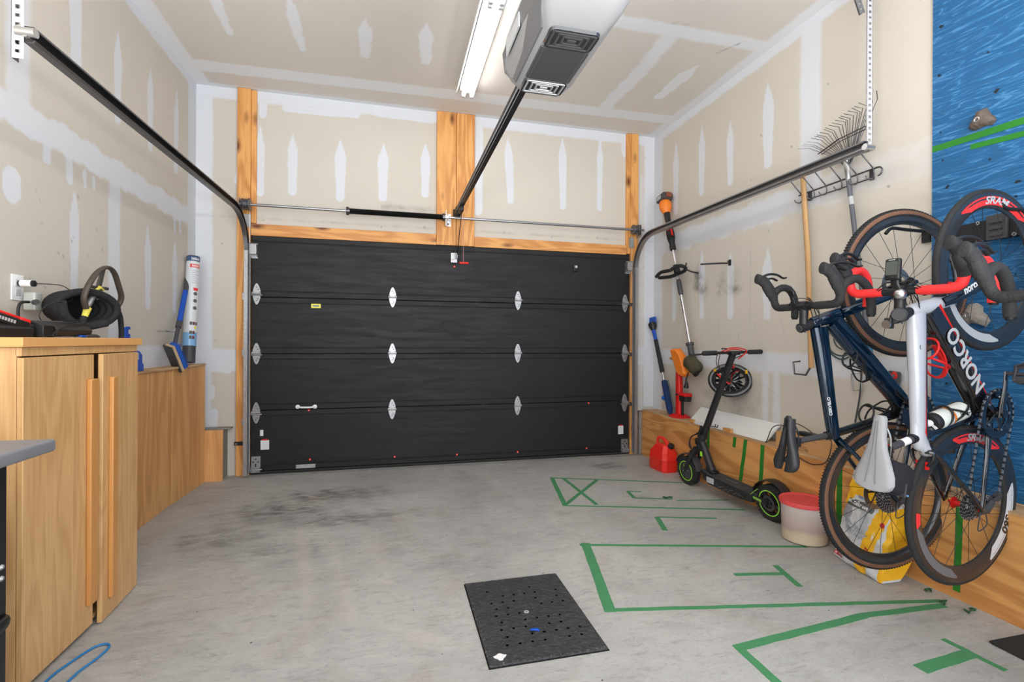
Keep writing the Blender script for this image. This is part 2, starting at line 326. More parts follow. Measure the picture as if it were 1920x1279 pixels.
def pr(co):
    A, B = co[..., 1], co[..., 2]; mud = np.zeros_like(A); d = np.zeros_like(A)
    for s in [(4.36, 3.2, 4.36, 2.52, 0.09), (3.94, 3.2, 3.94, 2.59, 0.085), (3.55, 3.06, 3.55, 2.56, 0.079), (3.13, 3.18, 3.12, 2.57, 0.1), (4.38, 1.96, 4.38, 1.45, 0.077), (3.93, 2.04, 3.93, 1.45, 0.08), (3.54, 1.97, 3.54, 1.43, 0.08), (3.12, 1.91, 3.13, 1.41, 0.087)]: mud = np.maximum(mud, stroke(A, B, *s))
    mud = np.maximum(mud, band(B, 2.21, .2, A, B, soft=.03, jag=.02)*(.35+.5*ss(A, 2.1, 3.2))); mud = np.maximum(mud, band(B, H, .16, A, B)); mud = np.maximum(mud, band(A, YF, .34, A, B, soft=.04)); mud = np.maximum(mud, band(B, 1.05, .16, A, B, soft=.03)*.85)
    mud = np.maximum(mud, band(A, 2.74, .17, A, B, soft=.03)*(B > 2.15)); mud = np.maximum(mud, band(A, 3.14, .07, A, B, soft=.02)*(B < 1)*.8); mud = np.maximum(mud, band(A, 3.03, .07, A, B, soft=.02)*(B < 1)*.8)
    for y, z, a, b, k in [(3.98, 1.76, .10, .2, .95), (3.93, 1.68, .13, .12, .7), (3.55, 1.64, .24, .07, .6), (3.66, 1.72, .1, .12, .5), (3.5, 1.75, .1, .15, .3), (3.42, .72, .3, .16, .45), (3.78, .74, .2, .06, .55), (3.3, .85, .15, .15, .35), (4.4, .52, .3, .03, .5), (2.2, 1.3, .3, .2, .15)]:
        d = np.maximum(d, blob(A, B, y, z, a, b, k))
    for k, (y, z, y2, z2) in enumerate([(3.7, 1.4, 3.69, 1.25), (3.43, 1.35, 3.44, 1.22), (3.25, 1.35, 3.24, 1.28), (3.13, 1.38, 3.12, 1.3), (3.0, 1.38, 2.93, 1.2), (3.2, .9, 3.0, .8), (3.3, 2.05, 3.31, 1.2), (3.93, 1.3, 3.92, .9)]):
        d = np.maximum(d, stroke(A, B, y, z, y2, z2, .004, taper=False, soft=.006, jag=0)*.35)
    for y, z in ((3.12, 2.05), (3.3, 2.5), (2.9, 2.6), (2.6, 2.9), (2.45, 2.5), (2.1, 2.65), (2.2, 2.1), (3.2, 2.8), (2.0, 1.05), (2.9, 1.6), (2.45, 1.3)):
        d = np.maximum(d, 1.5*(np.hypot(A-y, B-z) < .007))
    return mud, d
gridmesh('wall_right', (XR, YB, 0), (0, 1, 0), (0, 0, 1), YF-YB, H, .0135, pr, MW)
def pc(co):
    A, B = co[..., 0], co[..., 1]; mud = np.zeros_like(A); d = np.zeros_like(A)
    for s in [(-1.11, 3.3, -1.15, 3.92, 0.066), (-0.66, 3.4, -0.67, 4.0, 0.068), (-0.19, 3.51, -0.21, 3.96, 0.086), (0.23, 3.46, 0.25, 3.93, 0.096), (2.38, 3.45, 2.35, 3.97, 0.109), (1.35, 3.4, 1.35, 3.9, .08)]: mud = np.maximum(mud, stroke(A, B, *s, jag=.008))
    mud = np.maximum(mud, band(B, 4.41-A*.02, .17, A, B)); mud = np.maximum(mud, band(B, YF, .12, A, B)); mud = np.maximum(mud, band(A, XL, .24, A, B)); mud = np.maximum(mud, band(A, XR, .2, A, B)*.8)
    mud = np.maximum(mud, band(A, 1.97, .13, A, B, soft=.03, jag=.02)*(B > 3.1)*(B < 4.4)); mud = np.maximum(mud, band(B, 3.1, .13, A, B, soft=.03)*(A > .6)); 
    d = np.maximum(d, stroke(A, B, 2.42, 3.25, 2.5, 3.12, .008, taper=False, soft=.008, jag=.01)*.8); d = np.maximum(d, stroke(A, B, 1.75, 3.05, 2.1, 3.0, .003, taper=False, soft=.008, jag=.02)*.5)
    return mud, d
gridmesh('ceiling', (XL, YB, H), (1, 0, 0), (0, 1, 0), XR-XL, YF-YB, .016, pc, MC, flip=True)

# floor ------------------------------------------------------------
def concrete():
    m = bpy.data.materials.new('concrete_floor'); m.use_nodes = True; n, l = nt(m); b = n['Principled BSDF']; b.inputs['Roughness'].default_value = .62
    tc = n.new('ShaderNodeTexCoord'); at = n.new('ShaderNodeAttribute'); at.attribute_name = 'coat'; sp = n.new('ShaderNodeSeparateColor'); l.new(at.outputs['Color'], sp.inputs[0])
    def noise(sc, det, mapsc=(1, 1, 1), rotz=0, ro=.6, dist=0):
        mp = n.new('ShaderNodeMapping'); mp.inputs['Scale'].default_value = mapsc; mp.inputs['Rotation'].default_value = (0, 0, rotz); l.new(tc.outputs['Object'], mp.inputs['Vector'])
        t = n.new('ShaderNodeTexNoise'); t.inputs['Scale'].default_value = sc; t.inputs['Detail'].default_value = det; t.inputs['Roughness'].default_value = ro; t.inputs['Distortion'].default_value = dist; l.new(mp.outputs[0], t.inputs['Vector']); return t.outputs['Fac']
    def ramp(f, stops):
        r = n.new('ShaderNodeValToRGB'); e = r.color_ramp.elements
        e[0].position, e[0].color = stops[0][0], (*stops[0][1], 1); e[1].position, e[1].color = stops[-1][0], (*stops[-1][1], 1)
        for p, c in stops[1:-1]: x = e.new(p); x.color = (*c, 1)
        l.new(f, r.inputs[0]); return r.outputs[0]
    def mix(f, a, b_, mode='MIX'):
        x = n.new('ShaderNodeMix'); x.data_type = 'RGBA'; x.blend_type = mode
        for s, v in ((0, f), (6, a), (7, b_)):
            if isinstance(v, (float, int)): x.inputs[s].default_value = v
            elif isinstance(v, tuple): x.inputs[s].default_value = (*v, 1)
            else: l.new(v, x.inputs[s])
        return x.outputs[2]
    def mr(f, a, b_, c=0, d=1):
        x = n.new('ShaderNodeMapRange'); x.inputs[1].default_value = a; x.inputs[2].default_value = b_; x.inputs[3].default_value = c; x.inputs[4].default_value = d; l.new(f, x.inputs[0]); return x.outputs[0]
    base = ramp(noise(1.3, 8, ro=.62, dist=.4), [(.3, S(152, 152, 149)), (.5, S(167, 166, 163)), (.7, S(180, 179, 175))])
    base = mix(mr(noise(2.4, 5, dist=1.2), .52, .7, 0, .35), base, S(160, 138, 126))           # faint rusty cast
    base = mix(mr(noise(5, 9, (1, 3.2, 1), .5, .7, 1.5), .5, .72, 0, .55), base, S(188, 185, 180))       # trowel streaks
    base = mix(mr(noise(7, 9, (1, 3.5, 1), .35, .72, 1), .53, .70, 0, .65), base, S(128, 126, 124))
    base = mix(mr(noise(22, 8, (1, 2.2, 1), .6, .75, .6), .54, .66, 0, .45), base, S(132, 129, 125))
    base = mix(mr(noise(2.2, 6, (1, 1.6, 1), .2, .6, 1.5), .5, .68, 0, .30), base, S(140, 138, 134))
    base = mix(mr(noise(60, 5, (1, 2.6, 1), .4, .7), .58, .70, 0, .7), base, S(116, 112, 108))             # small chips
    base = mix(mr(noise(130, 2), .72, .76, 0, .7), base, S(90, 86, 82))
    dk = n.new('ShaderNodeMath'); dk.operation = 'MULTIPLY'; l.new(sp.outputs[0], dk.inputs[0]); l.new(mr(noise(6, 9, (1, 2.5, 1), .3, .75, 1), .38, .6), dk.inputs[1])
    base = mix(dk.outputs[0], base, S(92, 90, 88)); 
    lt = n.new('ShaderNodeMath'); lt.operation = 'MULTIPLY'; l.new(sp.outputs[1], lt.inputs[0]); lt.inputs[1].default_value = .5
    base = mix(lt.outputs[0], base, S(190, 184, 172))
    l.new(base, b.inputs['Base Color'])
    bp = n.new('ShaderNodeBump'); bp.inputs['Strength'].default_value = .25; bp.inputs['Distance'].default_value = .006; l.new(noise(40, 6, ro=.7), bp.inputs['Height']); l.new(bp.outputs[0], b.inputs['Normal'])
    l.new(mr(noise(3, 5), .3, .7, .5, .72), b.inputs['Roughness'])
    return m
def pfl(co):
    A, B = co[..., 0], co[..., 1]; d = np.zeros_like(A); g = np.zeros_like(A)
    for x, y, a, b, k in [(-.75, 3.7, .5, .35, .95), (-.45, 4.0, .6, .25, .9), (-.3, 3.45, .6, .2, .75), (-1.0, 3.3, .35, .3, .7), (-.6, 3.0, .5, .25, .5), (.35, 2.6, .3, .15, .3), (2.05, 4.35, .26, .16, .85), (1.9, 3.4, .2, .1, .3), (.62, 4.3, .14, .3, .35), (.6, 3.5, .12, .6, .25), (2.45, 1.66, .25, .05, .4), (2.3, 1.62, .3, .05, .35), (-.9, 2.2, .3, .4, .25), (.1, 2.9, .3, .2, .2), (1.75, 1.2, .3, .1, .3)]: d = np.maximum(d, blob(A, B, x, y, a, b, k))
    for s in [(-.35, 3.1, -.15, 2.2, .05), (-.15, 2.2, .3, 1.9, .04), (-.55, 3.3, -.3, 2.0, .04), (-.2, 3.4, .0, 2.5, .03)]: g = np.maximum(g, stroke(A, B, *s, taper=False, soft=.03, jag=.03)*.7)
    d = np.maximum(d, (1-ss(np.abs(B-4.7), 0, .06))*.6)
    return d, g
gridmesh('floor', (XL, YB, 0), (1, 0, 0), (0, 1, 0), XR-XL, 4.95-YB, .02, pfl, concrete())

# timber and plywood -------------------------------------------------
M['pine'] = wood('pine_post', S(226, 168, 98), S(172, 98, 34), 'Z', 1.2, .55, knots=True, ring=7, fine=.35, contrast=.9)
M['pinex'] = wood('pine_header', S(220, 162, 94), S(170, 100, 40), 'X', 1.2, .55, knots=True, ring=7, fine=.35, contrast=.9)
M['ply'] = wood('plywood_left', S(226, 176, 116), S(170, 106, 52), 'Z', 1.0, .5, ring=6, fine=.6, contrast=.6)
M['plyY'] = wood('plywood_right', S(216, 160, 96), S(156, 88, 30), 'Y', 1.6, .5, ring=5, fine=.3, contrast=.9)
M['plyedge'] = wood('plywood_edge', S(205, 175, 135), S(160, 120, 80), 'Y', 1, .7)
M['oak'] = wood('oak_veneer', S(226, 186, 132), S(180, 126, 70), 'Z', 1.6, .42, ring=8, fine=.65, contrast=.5)
M['oakx'] = wood('oak_edge', S(222, 166, 104), S(206, 148, 84), 'Y', 1.2, .42, ring=8, fine=.4, contrast=.3)
M['oakd'] = wood('oak_handle', S(204, 146, 84), S(190, 130, 68), 'Z', 1.2, .4, ring=8, fine=.4, contrast=.3)
M['cement'] = P('rough_concrete', S(140, 136, 130), .9, var=.3, vscale=30, bump=.5, bscale=40)
def st(mb, name, mats, **k): return struct(mb.build(name, mats, **k))
st(MB().box((-1.325, 4.735, 0), (-1.218, 4.80, 3.424)), 'trim_1', 'pine', bevel=.003, loc=(-1.27, 4.77, 0))
pm = MB(); pm.box((-1.217, 4.75, 2.24), (-1.175, 4.80, 3.42)); st(pm, 'trim_2', 'pine', bevel=.002, loc=(-1.2, 4.77, 0))
st(MB().box((.418, 4.735, 2.13), (.605, 4.80, 3.424)), 'trim_3', 'pine', bevel=.003, loc=(.3, 4.6, .4))
st(MB().box((.608, 4.735, 2.13), (.787, 4.80, 3.424)), 'trim_4', 'pine', bevel=.003, loc=(.9, 4.9, 0))
st(MB().box((2.475, 4.735, 0), (2.56, 4.80, 3.424)).box((2.428, 4.742, 2.14), (2.474, 4.80, 3.424)), 'trim_5', 'pine', bevel=.003, loc=(2.5, 4.77, 0))
st(MB().box((-1.216, 4.742, 2.128), (.4165, 4.80, 2.232)), 'trim_6', 'pinex', bevel=.003, loc=(0, 4.77, 2.1))
st(MB().box((.7885, 4.742, 2.128), (2.4265, 4.80, 2.228)), 'trim_7', 'pinex', bevel=.003, loc=(1.5, 4.9, 2.1))
# left plywood ledge: sloping face boards, ledge on top, end return
lp = MB().prism([(-1.66, 3.10, 0), (-1.548, 3.10, 0), (-1.548, 4.027, 0), (-1.66, 4.027, 0)], (0, 0, .985)); st(lp, 'trim_8', ['ply'], bevel=.002, loc=(-1.6, 3.5, 0))
lp = MB().prism([(-1.66, 4.030, 0), (-1.545, 4.030, 0), (-1.522, 4.60, 0), (-1.66, 4.60, 0)], (0, 0, .985)); st(lp, 'trim_9', ['ply'], bevel=.002, loc=(-1.3, 4.5, .7))
st(MB().prism([(-1.66, 3.10, .986), (-1.545, 3.10, .986), (-1.518, 4.605, .986), (-1.66, 4.605, .986)], (0, 0, .014)), 'trim_10', 'plyedge', loc=(-1.6, 3.8, 1))
st(MB().box((-1.66, 4.61, 0), (-1.40, 4.772, .425), 0).box((-1.66, 4.70, .425), (-1.355, 4.772, .435), 0), 'trim_11', 'cement', loc=(-1.5, 4.7, 0))
st(MB().box((-1.56, 4.595, 0), (-1.385, 4.612, .435)), 'trim_12', 'ply', bevel=.002, loc=(-1.2, 4.2, .2))
# right pony wall in plywood
st(MB().box((2.604, YB, 0), (2.77, 4.70, .462)), 'trim_13', 'cement')
st(MB().box((2.590, 1.94, 0), (2.603, 4.69, .470)), 'trim_14', 'plyY', loc=(2.6, 3, .2))
st(MB().box((2.590, YB, 0), (2.603, 1.937, .470)), 'trim_15', 'plyY', loc=(2.9, 1.2, .0))
st(MB().box((2.590, YB, .4705), (2.768, 4.69, .4815)), 'trim_16', 'plyedge', bevel=.001, loc=(2.7, 2, .45))
st(MB().box((2.562, 4.70, 0), (2.768, 4.772, .46)), 'trim_17', 'cement')

# ================================================================== THE OVERHEAD DOOR
def doormat():
    m = P('black_door_skin', S(25, 25, 27), .5, var=.12, vscale=60, spec=.35); n, l = nt(m); b = n['Principled BSDF']
    tc = n.new('ShaderNodeTexCoord'); mp = n.new('ShaderNodeMapping'); mp.inputs['Scale'].default_value = (1.1, 1, 9); l.new(tc.outputs['Object'], mp.inputs['Vector'])
    t = n.new('ShaderNodeTexNoise'); t.inputs['Scale'].default_value = 2.5; t.inputs['Detail'].default_value = 6; t.inputs['Distortion'].default_value = .8; l.new(mp.outputs[0], t.inputs['Vector'])
    f = n.new('ShaderNodeTexNoise'); f.inputs['Scale'].default_value = 160; f.inputs['Detail'].default_value = 3; l.new(tc.outputs['Object'], f.inputs['Vector'])
    a = n.new('ShaderNodeMath'); a.operation = 'MULTIPLY_ADD'; a.inputs[1].default_value = .35; l.new(t.outputs['Fac'], a.inputs[0]); l.new(f.outputs['Fac'], a.inputs[2])
    bp = n.new('ShaderNodeBump'); bp.inputs['Strength'].default_value = .5; bp.inputs['Distance'].default_value = .006; l.new(a.outputs[0], bp.inputs['Height']); l.new(bp.outputs[0], b.inputs['Normal'])
    r = n.new('ShaderNodeMapRange'); r.inputs[1].default_value = .3; r.inputs[2].default_value = .7; r.inputs[3].default_value = .34; r.inputs[4].default_value = .62; l.new(t.outputs['Fac'], r.inputs[0]); l.new(r.outputs[0], b.inputs['Roughness'])
    return m
M['door'] = doormat()
door = struct(empty('door_1', (.63, 4.75, 0)))
DY = 4.748
zj = [0.03, .572, 1.078, 1.584, 2.13]
for i in range(4):
    z0, z1 = zj[i]+.0015, zj[i+1]-.0015; x0, x1 = -1.206, 2.463
    prof = [(DY+.045, z0), (DY+.004, z0)]      # (y,z), inner face with shallow beads beside each joint
    g = .05
    if i > 0: prof += [(DY, z0+.004), (DY, z0+g-.006), (DY+.003, z0+g-.002), (DY+.003, z0+g+.002), (DY, z0+g+.006)]
    else: prof += [(DY, z0+.004), (DY, z0+.045), (DY+.005, z0+.048), (DY+.005, z0+.054), (DY, z0+.057)]
    prof += [(DY, z1-g-.006), (DY+.003, z1-g-.002), (DY+.003, z1-g+.002), (DY, z1-g+.006), (DY, z1-.004), (DY+.004, z1), (DY+.045, z1)]
    mb = MB(); mb.prism([(x0, y, z) for y, z in prof], (x1-x0, 0, 0)); wpart(mb, 'door_section', 'door', door, smooth=20)
wpart(MB().box((-1.23, DY+.046, 0), (2.48, DY+.06, 2.2)), 'leak_backing', 'black', door, smooth=0)  # unseen backing added to stop outside light leaking through the joints
wpart(MB().box((-1.206, DY-.004, .018), (2.463, DY+.04, .0275)).sweep([(-1.206, DY+.015, .012), (2.463, DY+.015, .012)], [(.02, .012)]*2, 10, 0, ref=(0, 0, 1)), 'bottom_seal', 'rubber', door)
# hinges: two leaves, barrel, side hinges with a roller stem
def hinge_mb(side):
    mb = MB()
    up = [(-.006, .088), (.006, .088), (.017, .07), (.030, .03), (.033, .006), (-.033, .006), (-.030, .03), (-.017, .07)]
    for sg in (1, -1):
        mb.prism([(x*1.02, 0, z*sg*1.06) for x, z in up], (0, -.0035, 0))
        mb.box((-.028, -.012, sg*.006 if sg > 0 else -.03), (.028, -.0035, .03 if sg > 0 else -.006))
    mb.cyl((-.04, -.016, 0), (.04, -.016, 0), .007); mb.cyl((-.036, -.014, .006), (-.02, -.014, .006), .012); mb.cyl((.02, -.014, .006), (.036, -.014, .006), .012)
    for z in (.06, -.06, .04, -.045): mb.cyl((.0 if abs(z) > .05 else .012, -.003, z), (.0 if abs(z) > .05 else .012, -.009, z), .006, n=6, mi=1)
    if side: mb.cyl((-.05*side, -.018, -.012), (.075*side, -.018, -.012), .0055, n=8); mb.cyl((.052*side, -.018, -.012), (.07*side, -.018, -.012), .019, n=14, mi=1)
    return mb
for zz in (1.61, 1.079, .551):
    for k, x in enumerate((-1.165, .009, 1.236, 2.414)):
        sd = (-1, 0, 0, 1)[k]
        o = hinge_mb(sd).build('hinge', ['galv', 'dsteel'], None, smooth=25); o.parent = door; o.matrix_parent_inverse = wm(door).inverted(); o.location = (x, DY-.001, zz)
for sd, x in ((-1, -1.185), (1, 2.44)):    # top roller brackets, bottom corner brackets
    mb = MB(); mb.box((x-.03, DY-.07, 2.035), (x+.03, DY-.066, 1.985) if 0 else (x+.03, DY-.004, 2.040))
    mb.prism([(x-.03, DY-.004, 2.035), (x-.03, DY-.07, 2.035), (x-.03, DY-.06, 1.97), (x-.03, DY-.004, 1.93)], (.004, 0, 0)); mb.prism([(x+.026, DY-.004, 2.035), (x+.026, DY-.07, 2.035), (x+.026, DY-.06, 1.97), (x+.026, DY-.004, 1.93)], (.004, 0, 0))
    mb.box((x-.03, DY-.006, 1.925), (x+.03, DY-.001, 1.99)); mb.box((x-.028, DY-.066, 1.955), (x+.028, DY-.060, 2.035)); mb.cyl((x-.045*sd*0-.04, DY-.05, 2.045), (x+.04, DY-.05, 2.045), .008, n=8)
    wpart(mb, 'top_roller_bracket', 'galv', door)
    x2 = -1.165 if sd < 0 else 2.415
    mb = MB(); mb.box((x2-.038, DY-.006, .02), (x2+.038, DY-.001, .165)).box((x2-.038, DY-.04, .03), (x2-.034, DY-.006, .07)).box((x2+.034, DY-.04, .03), (x2+.038, DY-.006, .07))
    mb.cyl((x2-.055, DY-.03, .052), (x2+.055, DY-.03, .052), .006, n=8)
    for a, b in ((.0, .14), (-.02, .115), (.02, .115), (0, .095), (.0, .08)): mb.cyl((x2+a, DY-.005, b), (x2+a, DY-.011, b), .0065, n=6, mi=1)
    wpart(mb, 'bottom_bracket', ['galv', 'black'], door)
# pull handle, lift plate, stickers, screws, sensor
mb = MB(); mb.lathe([(0, 0), (.019, 0), (.019, .004), (.012, .007), (0, .007)], (-.822, DY-.001, .596), (0, -1, 0), 16).lathe([(0, 0), (.019, 0), (.019, .004), (.012, .007), (0, .007)], (-.676, DY-.001, .594), (0, -1, 0), 16)
mb.sweep(smoothpath([(-.822, DY-.004, .596), (-.80, DY-.022, .594), (-.775, DY-.034, .593), (-.72, DY-.034, .592), (-.698, DY-.022, .593), (-.676, DY-.004, .594)]), .0085, 10)
wpart(mb, 'pull_handle', 'white', door)
mb = MB(); mb.box((-.834, DY-.006, .037), (-.668, DY-.001, .072)); mb.box((-.826, DY-.018, .046), (-.676, DY-.006, .060)); mb.box((-.80, DY-.019, .050), (-.70, DY-.0185, .057), 1)
wpart(mb, 'lift_plate', ['galv', 'lgrey'], door, bevel=.001)
def glabel(name, x0, x1, z0, z1, mi, extra=None, label=None):
    mb = MB().box((x0, DY-.0025, z0), (x1, DY-.0005, z1), 0)
    if extra: extra(mb)
    o = wpart(mb, name, mi, door, smooth=0); 
    if label: o['label'] = label
M['paper'] = P('label_paper', (.72, .74, .76), .6); M['ytape'] = P('label_yellow', (.75, .66, .06), .5); M['redink'] = P('red_ink', (.6, .03, .03), .6); M['ink'] = P('dark_ink', (.03, .03, .035), .6); M['midink'] = P('grey_ink', (.35, .37, .4), .6)
def e1(mb): mb.box((-.698, DY-.0032, 1.506), (-.644, DY-.0024, 1.522), 1); [mb.box((-.696+k*.0065, DY-.0036, 1.511), (-.6915+k*.0065, DY-.0030, 1.517), 2) for k in range(8)]
glabel('yellow_label', -.712, -.630, 1.494, 1.533, ['ytape', 'midink', 'ink'], e1, 'small yellow warning label')
def e2(x, zc, w, h):
    def f(mb):
        mb.box((x-w*.36, DY-.0032, zc+h*.5), (x+w*.36, DY-.0022, zc+h*.5+.012), 1)
        for k in range(7): mb.box((x-w*.38, DY-.0031, zc+h*.34-k*h*.115), (x+w*.38, DY-.0022, zc+h*.34-k*h*.115+.002), 2)
    return f
glabel('warning_label', -1.127, -1.058, .222, .305, ['paper', 'redink', 'midink'], e2(-1.0925, .262, .068, .083), 'white warning label with red heading')
glabel('warning_label', 2.343, 2.402, .218, .305, ['paper', 'redink', 'midink'], e2(2.3725, .262, .06, .087), 'white warning label with red heading')
glabel('small_label', -1.132, -1.106, .345, .398, ['paper'], lambda mb: mb.box((-1.12, DY-.003, .35), (-1.118, DY-.002, .393), 0))
M['redem'] = P('red_cap', (.85, .05, .03), .35)
for x, z in ((-.727, .562), (-.716, .113), (.035, .098), (.627, .088), (1.241, .083), (1.983, .085), (2.004, .557), (.592, 1.925)):
    wpart(MB().lathe([(.0, .009), (.006, .008), (.0095, .004), (.011, 0)], (x, DY-.001, z), (0, -1, 0), 12).cyl((x, DY-.009, z), (x, DY-.012, z), .003, n=8, mi=1), 'screw_cap', ['redem', 'white'], door)
mb = MB().rbox((0, 0, 0), (.055, .075, .02), .008, 0, frame((1.822, DY-.001, 1.925), (1, 0, 0), (0, 0, 1))); mb.cyl((1.848, DY-.02, 1.972), (1.848, DY-.032, 1.972), .014, n=14, mi=1)
wpart(mb, 'motion_sensor', ['black', 'lgrey'], door)
mb = MB().box((.558, DY-.005, 1.965), (.618, DY-.001, 2.058)).box((.60, DY-.05, 2.0), (.604, DY-.005, 2.05)).box((.612, DY-.05, 2.0), (.616, DY-.005, 2.05)); mb.box((.566, DY-.006, 1.99), (.59, DY-.0045, 1.994), 1); mb.cyl((.585, DY-.005, 2.045), (.585, DY-.013, 2.045), .007, n=6)
wpart(mb, 'opener_bracket', ['galv', 'redink'], door)
mb = MB()
for x, zz, r in ((.86, 1.575, .06), (.80, 1.585, .03)):
    for k in range(10): a = random.uniform(-1, 1)*r; b = random.uniform(0, .02); mb.box((x+a, DY-.0012, zz-.02+b), (x+a+random.uniform(.004, .016), DY-.0004, zz-.0185+b))
for k in range(12): a = random.uniform(-.07, .07); b = random.uniform(-.01, .012); mb.box((.86+a, DY-.0012, .563+b), (.86+a+random.uniform(.01, .03), DY-.0004, .5645+b))
for k in range(6): a = random.uniform(-.05, .05); mb.box((.88+a, DY-.0012, 1.085+k*.001), (.88+a+.02, DY-.0004, 1.0865+k*.001))
wpart(mb, 'scuff_marks', P('scuff', (.10, .10, .105), .8), door, smooth=0)
# jamb brackets (black) either side
for sd, xa, xb in ((-1, -1.335, -1.222), (1, 2.50, 2.60)):
    mb = MB().box((min(xa, xb), 4.7255, .272), (max(xa, xb), 4.7335, .305)); c = (xb if sd < 0 else xa)
    mb.box((c-.010, 4.7105, .262), (c+.010, 4.7335, .320)).cyl(((xa+.02 if sd < 0 else xb-.02), 4.716, .288), ((xa+.02 if sd < 0 else xb-.02), 4.708, .288), .009, n=6, mi=1)
    solo(mb, 'photo_eye_bracket', ['black', 'silver'], 'black metal sensor bracket across the '+('left wooden post near the floor' if sd < 0 else 'right wooden post near the floor'), 'bracket', ((xa+xb)/2, 4.715, .27))

# ================================================================== TRACKS, SHAFT, HANGERS
def track(sd, x0, xh, z, yend, mat, label):
    t = thing('door_track', label, 'track', (x0, 4.69, 0))
    r = .30; yv = 4.675; pts = [(x0, yv, .02), (x0, yv, z-r)]
    pts += [p for p in arc((0, yv-r, z-r), r, 0, pi/2, (0, 1, 0), (0, 0, 1), 10)[1:]]
    n = len(pts); P3 = []
    for i, p in enumerate(pts):
        p = Vector(p); P3.append(Vector((x0+(xh-x0)*max(0, i-1)/(len(pts)-2)*.5, p.y, p.z)))
    xs = P3[-1].x
    for k in range(1, 7): P3.append(Vector((xs+(xh-xs)*k/6, (yv-r)+(yend-(yv-r))*k/6, z)))
    # C section: opening faces the door centre (-sd), web on the outside
    h, d, tk = .030, .030, .003
    sec = [(-h, -.0), (-h, d), (h, d), (h, 0), (h-.007, 0), (h-.007, -.0), (h-tk, 0), (h-tk, d-tk), (-h+tk, d-tk), (-h+tk, 0)]
    sec = [(-h, 0), (-h, d), (h, d), (h, 0), (h*.62, -.004), (h*.62, -.001), (h-tk, .004), (h-tk, d-tk), (-h+tk, d-tk), (-h+tk, .004), (-h*.62, -.001), (-h*.62, -.004)]
    rings = []
    for i, p in enumerate(P3):
        tt = (P3[min(i+1, len(P3)-1)]-P3[max(i-1, 0)]).normalized(); b = Vector((sd, 0, 0)); a = b.cross(tt).normalized()
        rings.append([p+a*u+b*w for u, w in sec])
    wpart(MB().loft([[Vector(v) for v in rings[0]], [Vector(v)+Vector((0, 0, 1.98-P3[0].z)) for v in rings[0]]]), 'vertical_rail', 'galv', t, smooth=40)
    mb = MB(); mb.loft([[v+Vector((0, 0, 1.983-P3[0].z)) for v in rings[0]]]+rings[1:]); wpart(mb, 'curved_rail', mat, t, smooth=40)
    mb = MB()    # wall angle behind the vertical part and jamb brackets
    xo = x0+sd*.034
    mb.box((min(x0, xo)-.002, 4.705, .03), (max(x0, xo)+.006, 4.709, 1.95)) 
    for zz in (.45, 1.06, 1.55): mb.box((xo-.003 if sd > 0 else xo-.02, 4.69, zz), (xo+.02 if sd > 0 else xo+.003, 4.733, zz+.06))
    wpart(mb, 'mounting_angle', 'galv', t, smooth=20)
    return t
track(-1, -1.213, -1.275, 2.315, 2.15, 'dsteel', 'steel overhead door track on the left side of the garage')  # same galvanised steel; upper rail's dark metal paints in its shading and grime
track(1, 2.484, 2.535, 2.295, 2.15, M['dsteel'] if 0 else P('track_galv', (.32, .32, .33), .33, .9), 'galvanised overhead door track on the right side, in front of the rake')
def perforated(mb, a, b, w, dirw, n, t=.002, hole=.24):
    # strip from a to b, width w along dirw, with real slots cut out
    a, b, dw = Vector(a), Vector(b), Vector(dirw).normalized(); L = (b-a).length; d = (b-a)/L; nn = d.cross(dw).normalized()*t
    st_ = L/n; hw = w*hole
    def q(s0, s1, w0, w1):
        p = [a+d*s0+dw*w0, a+d*s1+dw*w0, a+d*s1+dw*w1, a+d*s0+dw*w1]; mb.prism(p, nn)
    q(0, L, -w/2, -hw); q(0, L, hw, w/2)
    for i in range(n):
        g = .50 if i % 2 else .60
        q(i*st_, i*st_+st_*g, -hw, hw)
def hanger(x, y, z0, z1, label, sd):
    t = thing('hanger_angle', label, 'hanger', (x, y, z0)); mb = MB(); n = int((z1-z0)/.032)
    perforated(mb, (x, y, z0), (x, y, z1), .036, (1, 0, 0), n); 
    wpart(mb, 'front_leg', P('bright_galv', (.60, .60, .62), .45, .25), t, smooth=0)
    mb = MB(); perforated(mb, (x+sd*.018, y+.018, z0), (x+sd*.018, y+.018, z1), .036, (0, 1, 0), n); wpart(mb, 'side_leg', 'dsteel' if sd < 0 else 'galv', t, smooth=0)
    return t
hanger(-1.318, 2.14, 2.22, 3.42, 'perforated steel angle hanging from the ceiling at the end of the left track', -1)
hanger(2.588, 2.16, 2.28, 3.42, 'perforated white steel strap hanging from the ceiling at the end of the right track', 1)
t = thing('brace_angle', 'short perforated galvanised brace slanting up beside the right hanger strap', 'brace', (2.56, 2.2, 3.0))
mb = MB(); perforated(mb, (2.565, 2.185, 3.06), (2.43, 2.20, 3.42), .036, (.93, 0, .35), 12, hole=.20); wpart(mb, 'wide_leg', 'galv', t, smooth=0)
mb = MB(); perforated(mb, (2.580, 2.203, 3.07), (2.447, 2.218, 3.42), .034, (0, 1, 0), 12); wpart(mb, 'narrow_leg', 'dsteel', t, smooth=0)
# pieces joining track end to hanger
for sd, x, y, z, lb in ((-1, -1.29, 2.148, 2.315, 'bright bolt clamp joining the left track to its hanger'), (1, 2.555, 2.15, 2.285, 'bright bolt clamp joining the right track to its hanger')):
    mb = MB().cyl((x-.03, y-.012, z), (x+.03, y-.012, z), .017, n=12).cyl((x, y-.02, z-.012), (x, y-.004, z-.012), .009, n=6).cyl((x-.02, y-.02, z+.012), (x-.02, y-.004, z+.012), .009, n=6)
    solo(mb, 'track_bolt', 'silver', lb, 'bolt', (x, y, z))

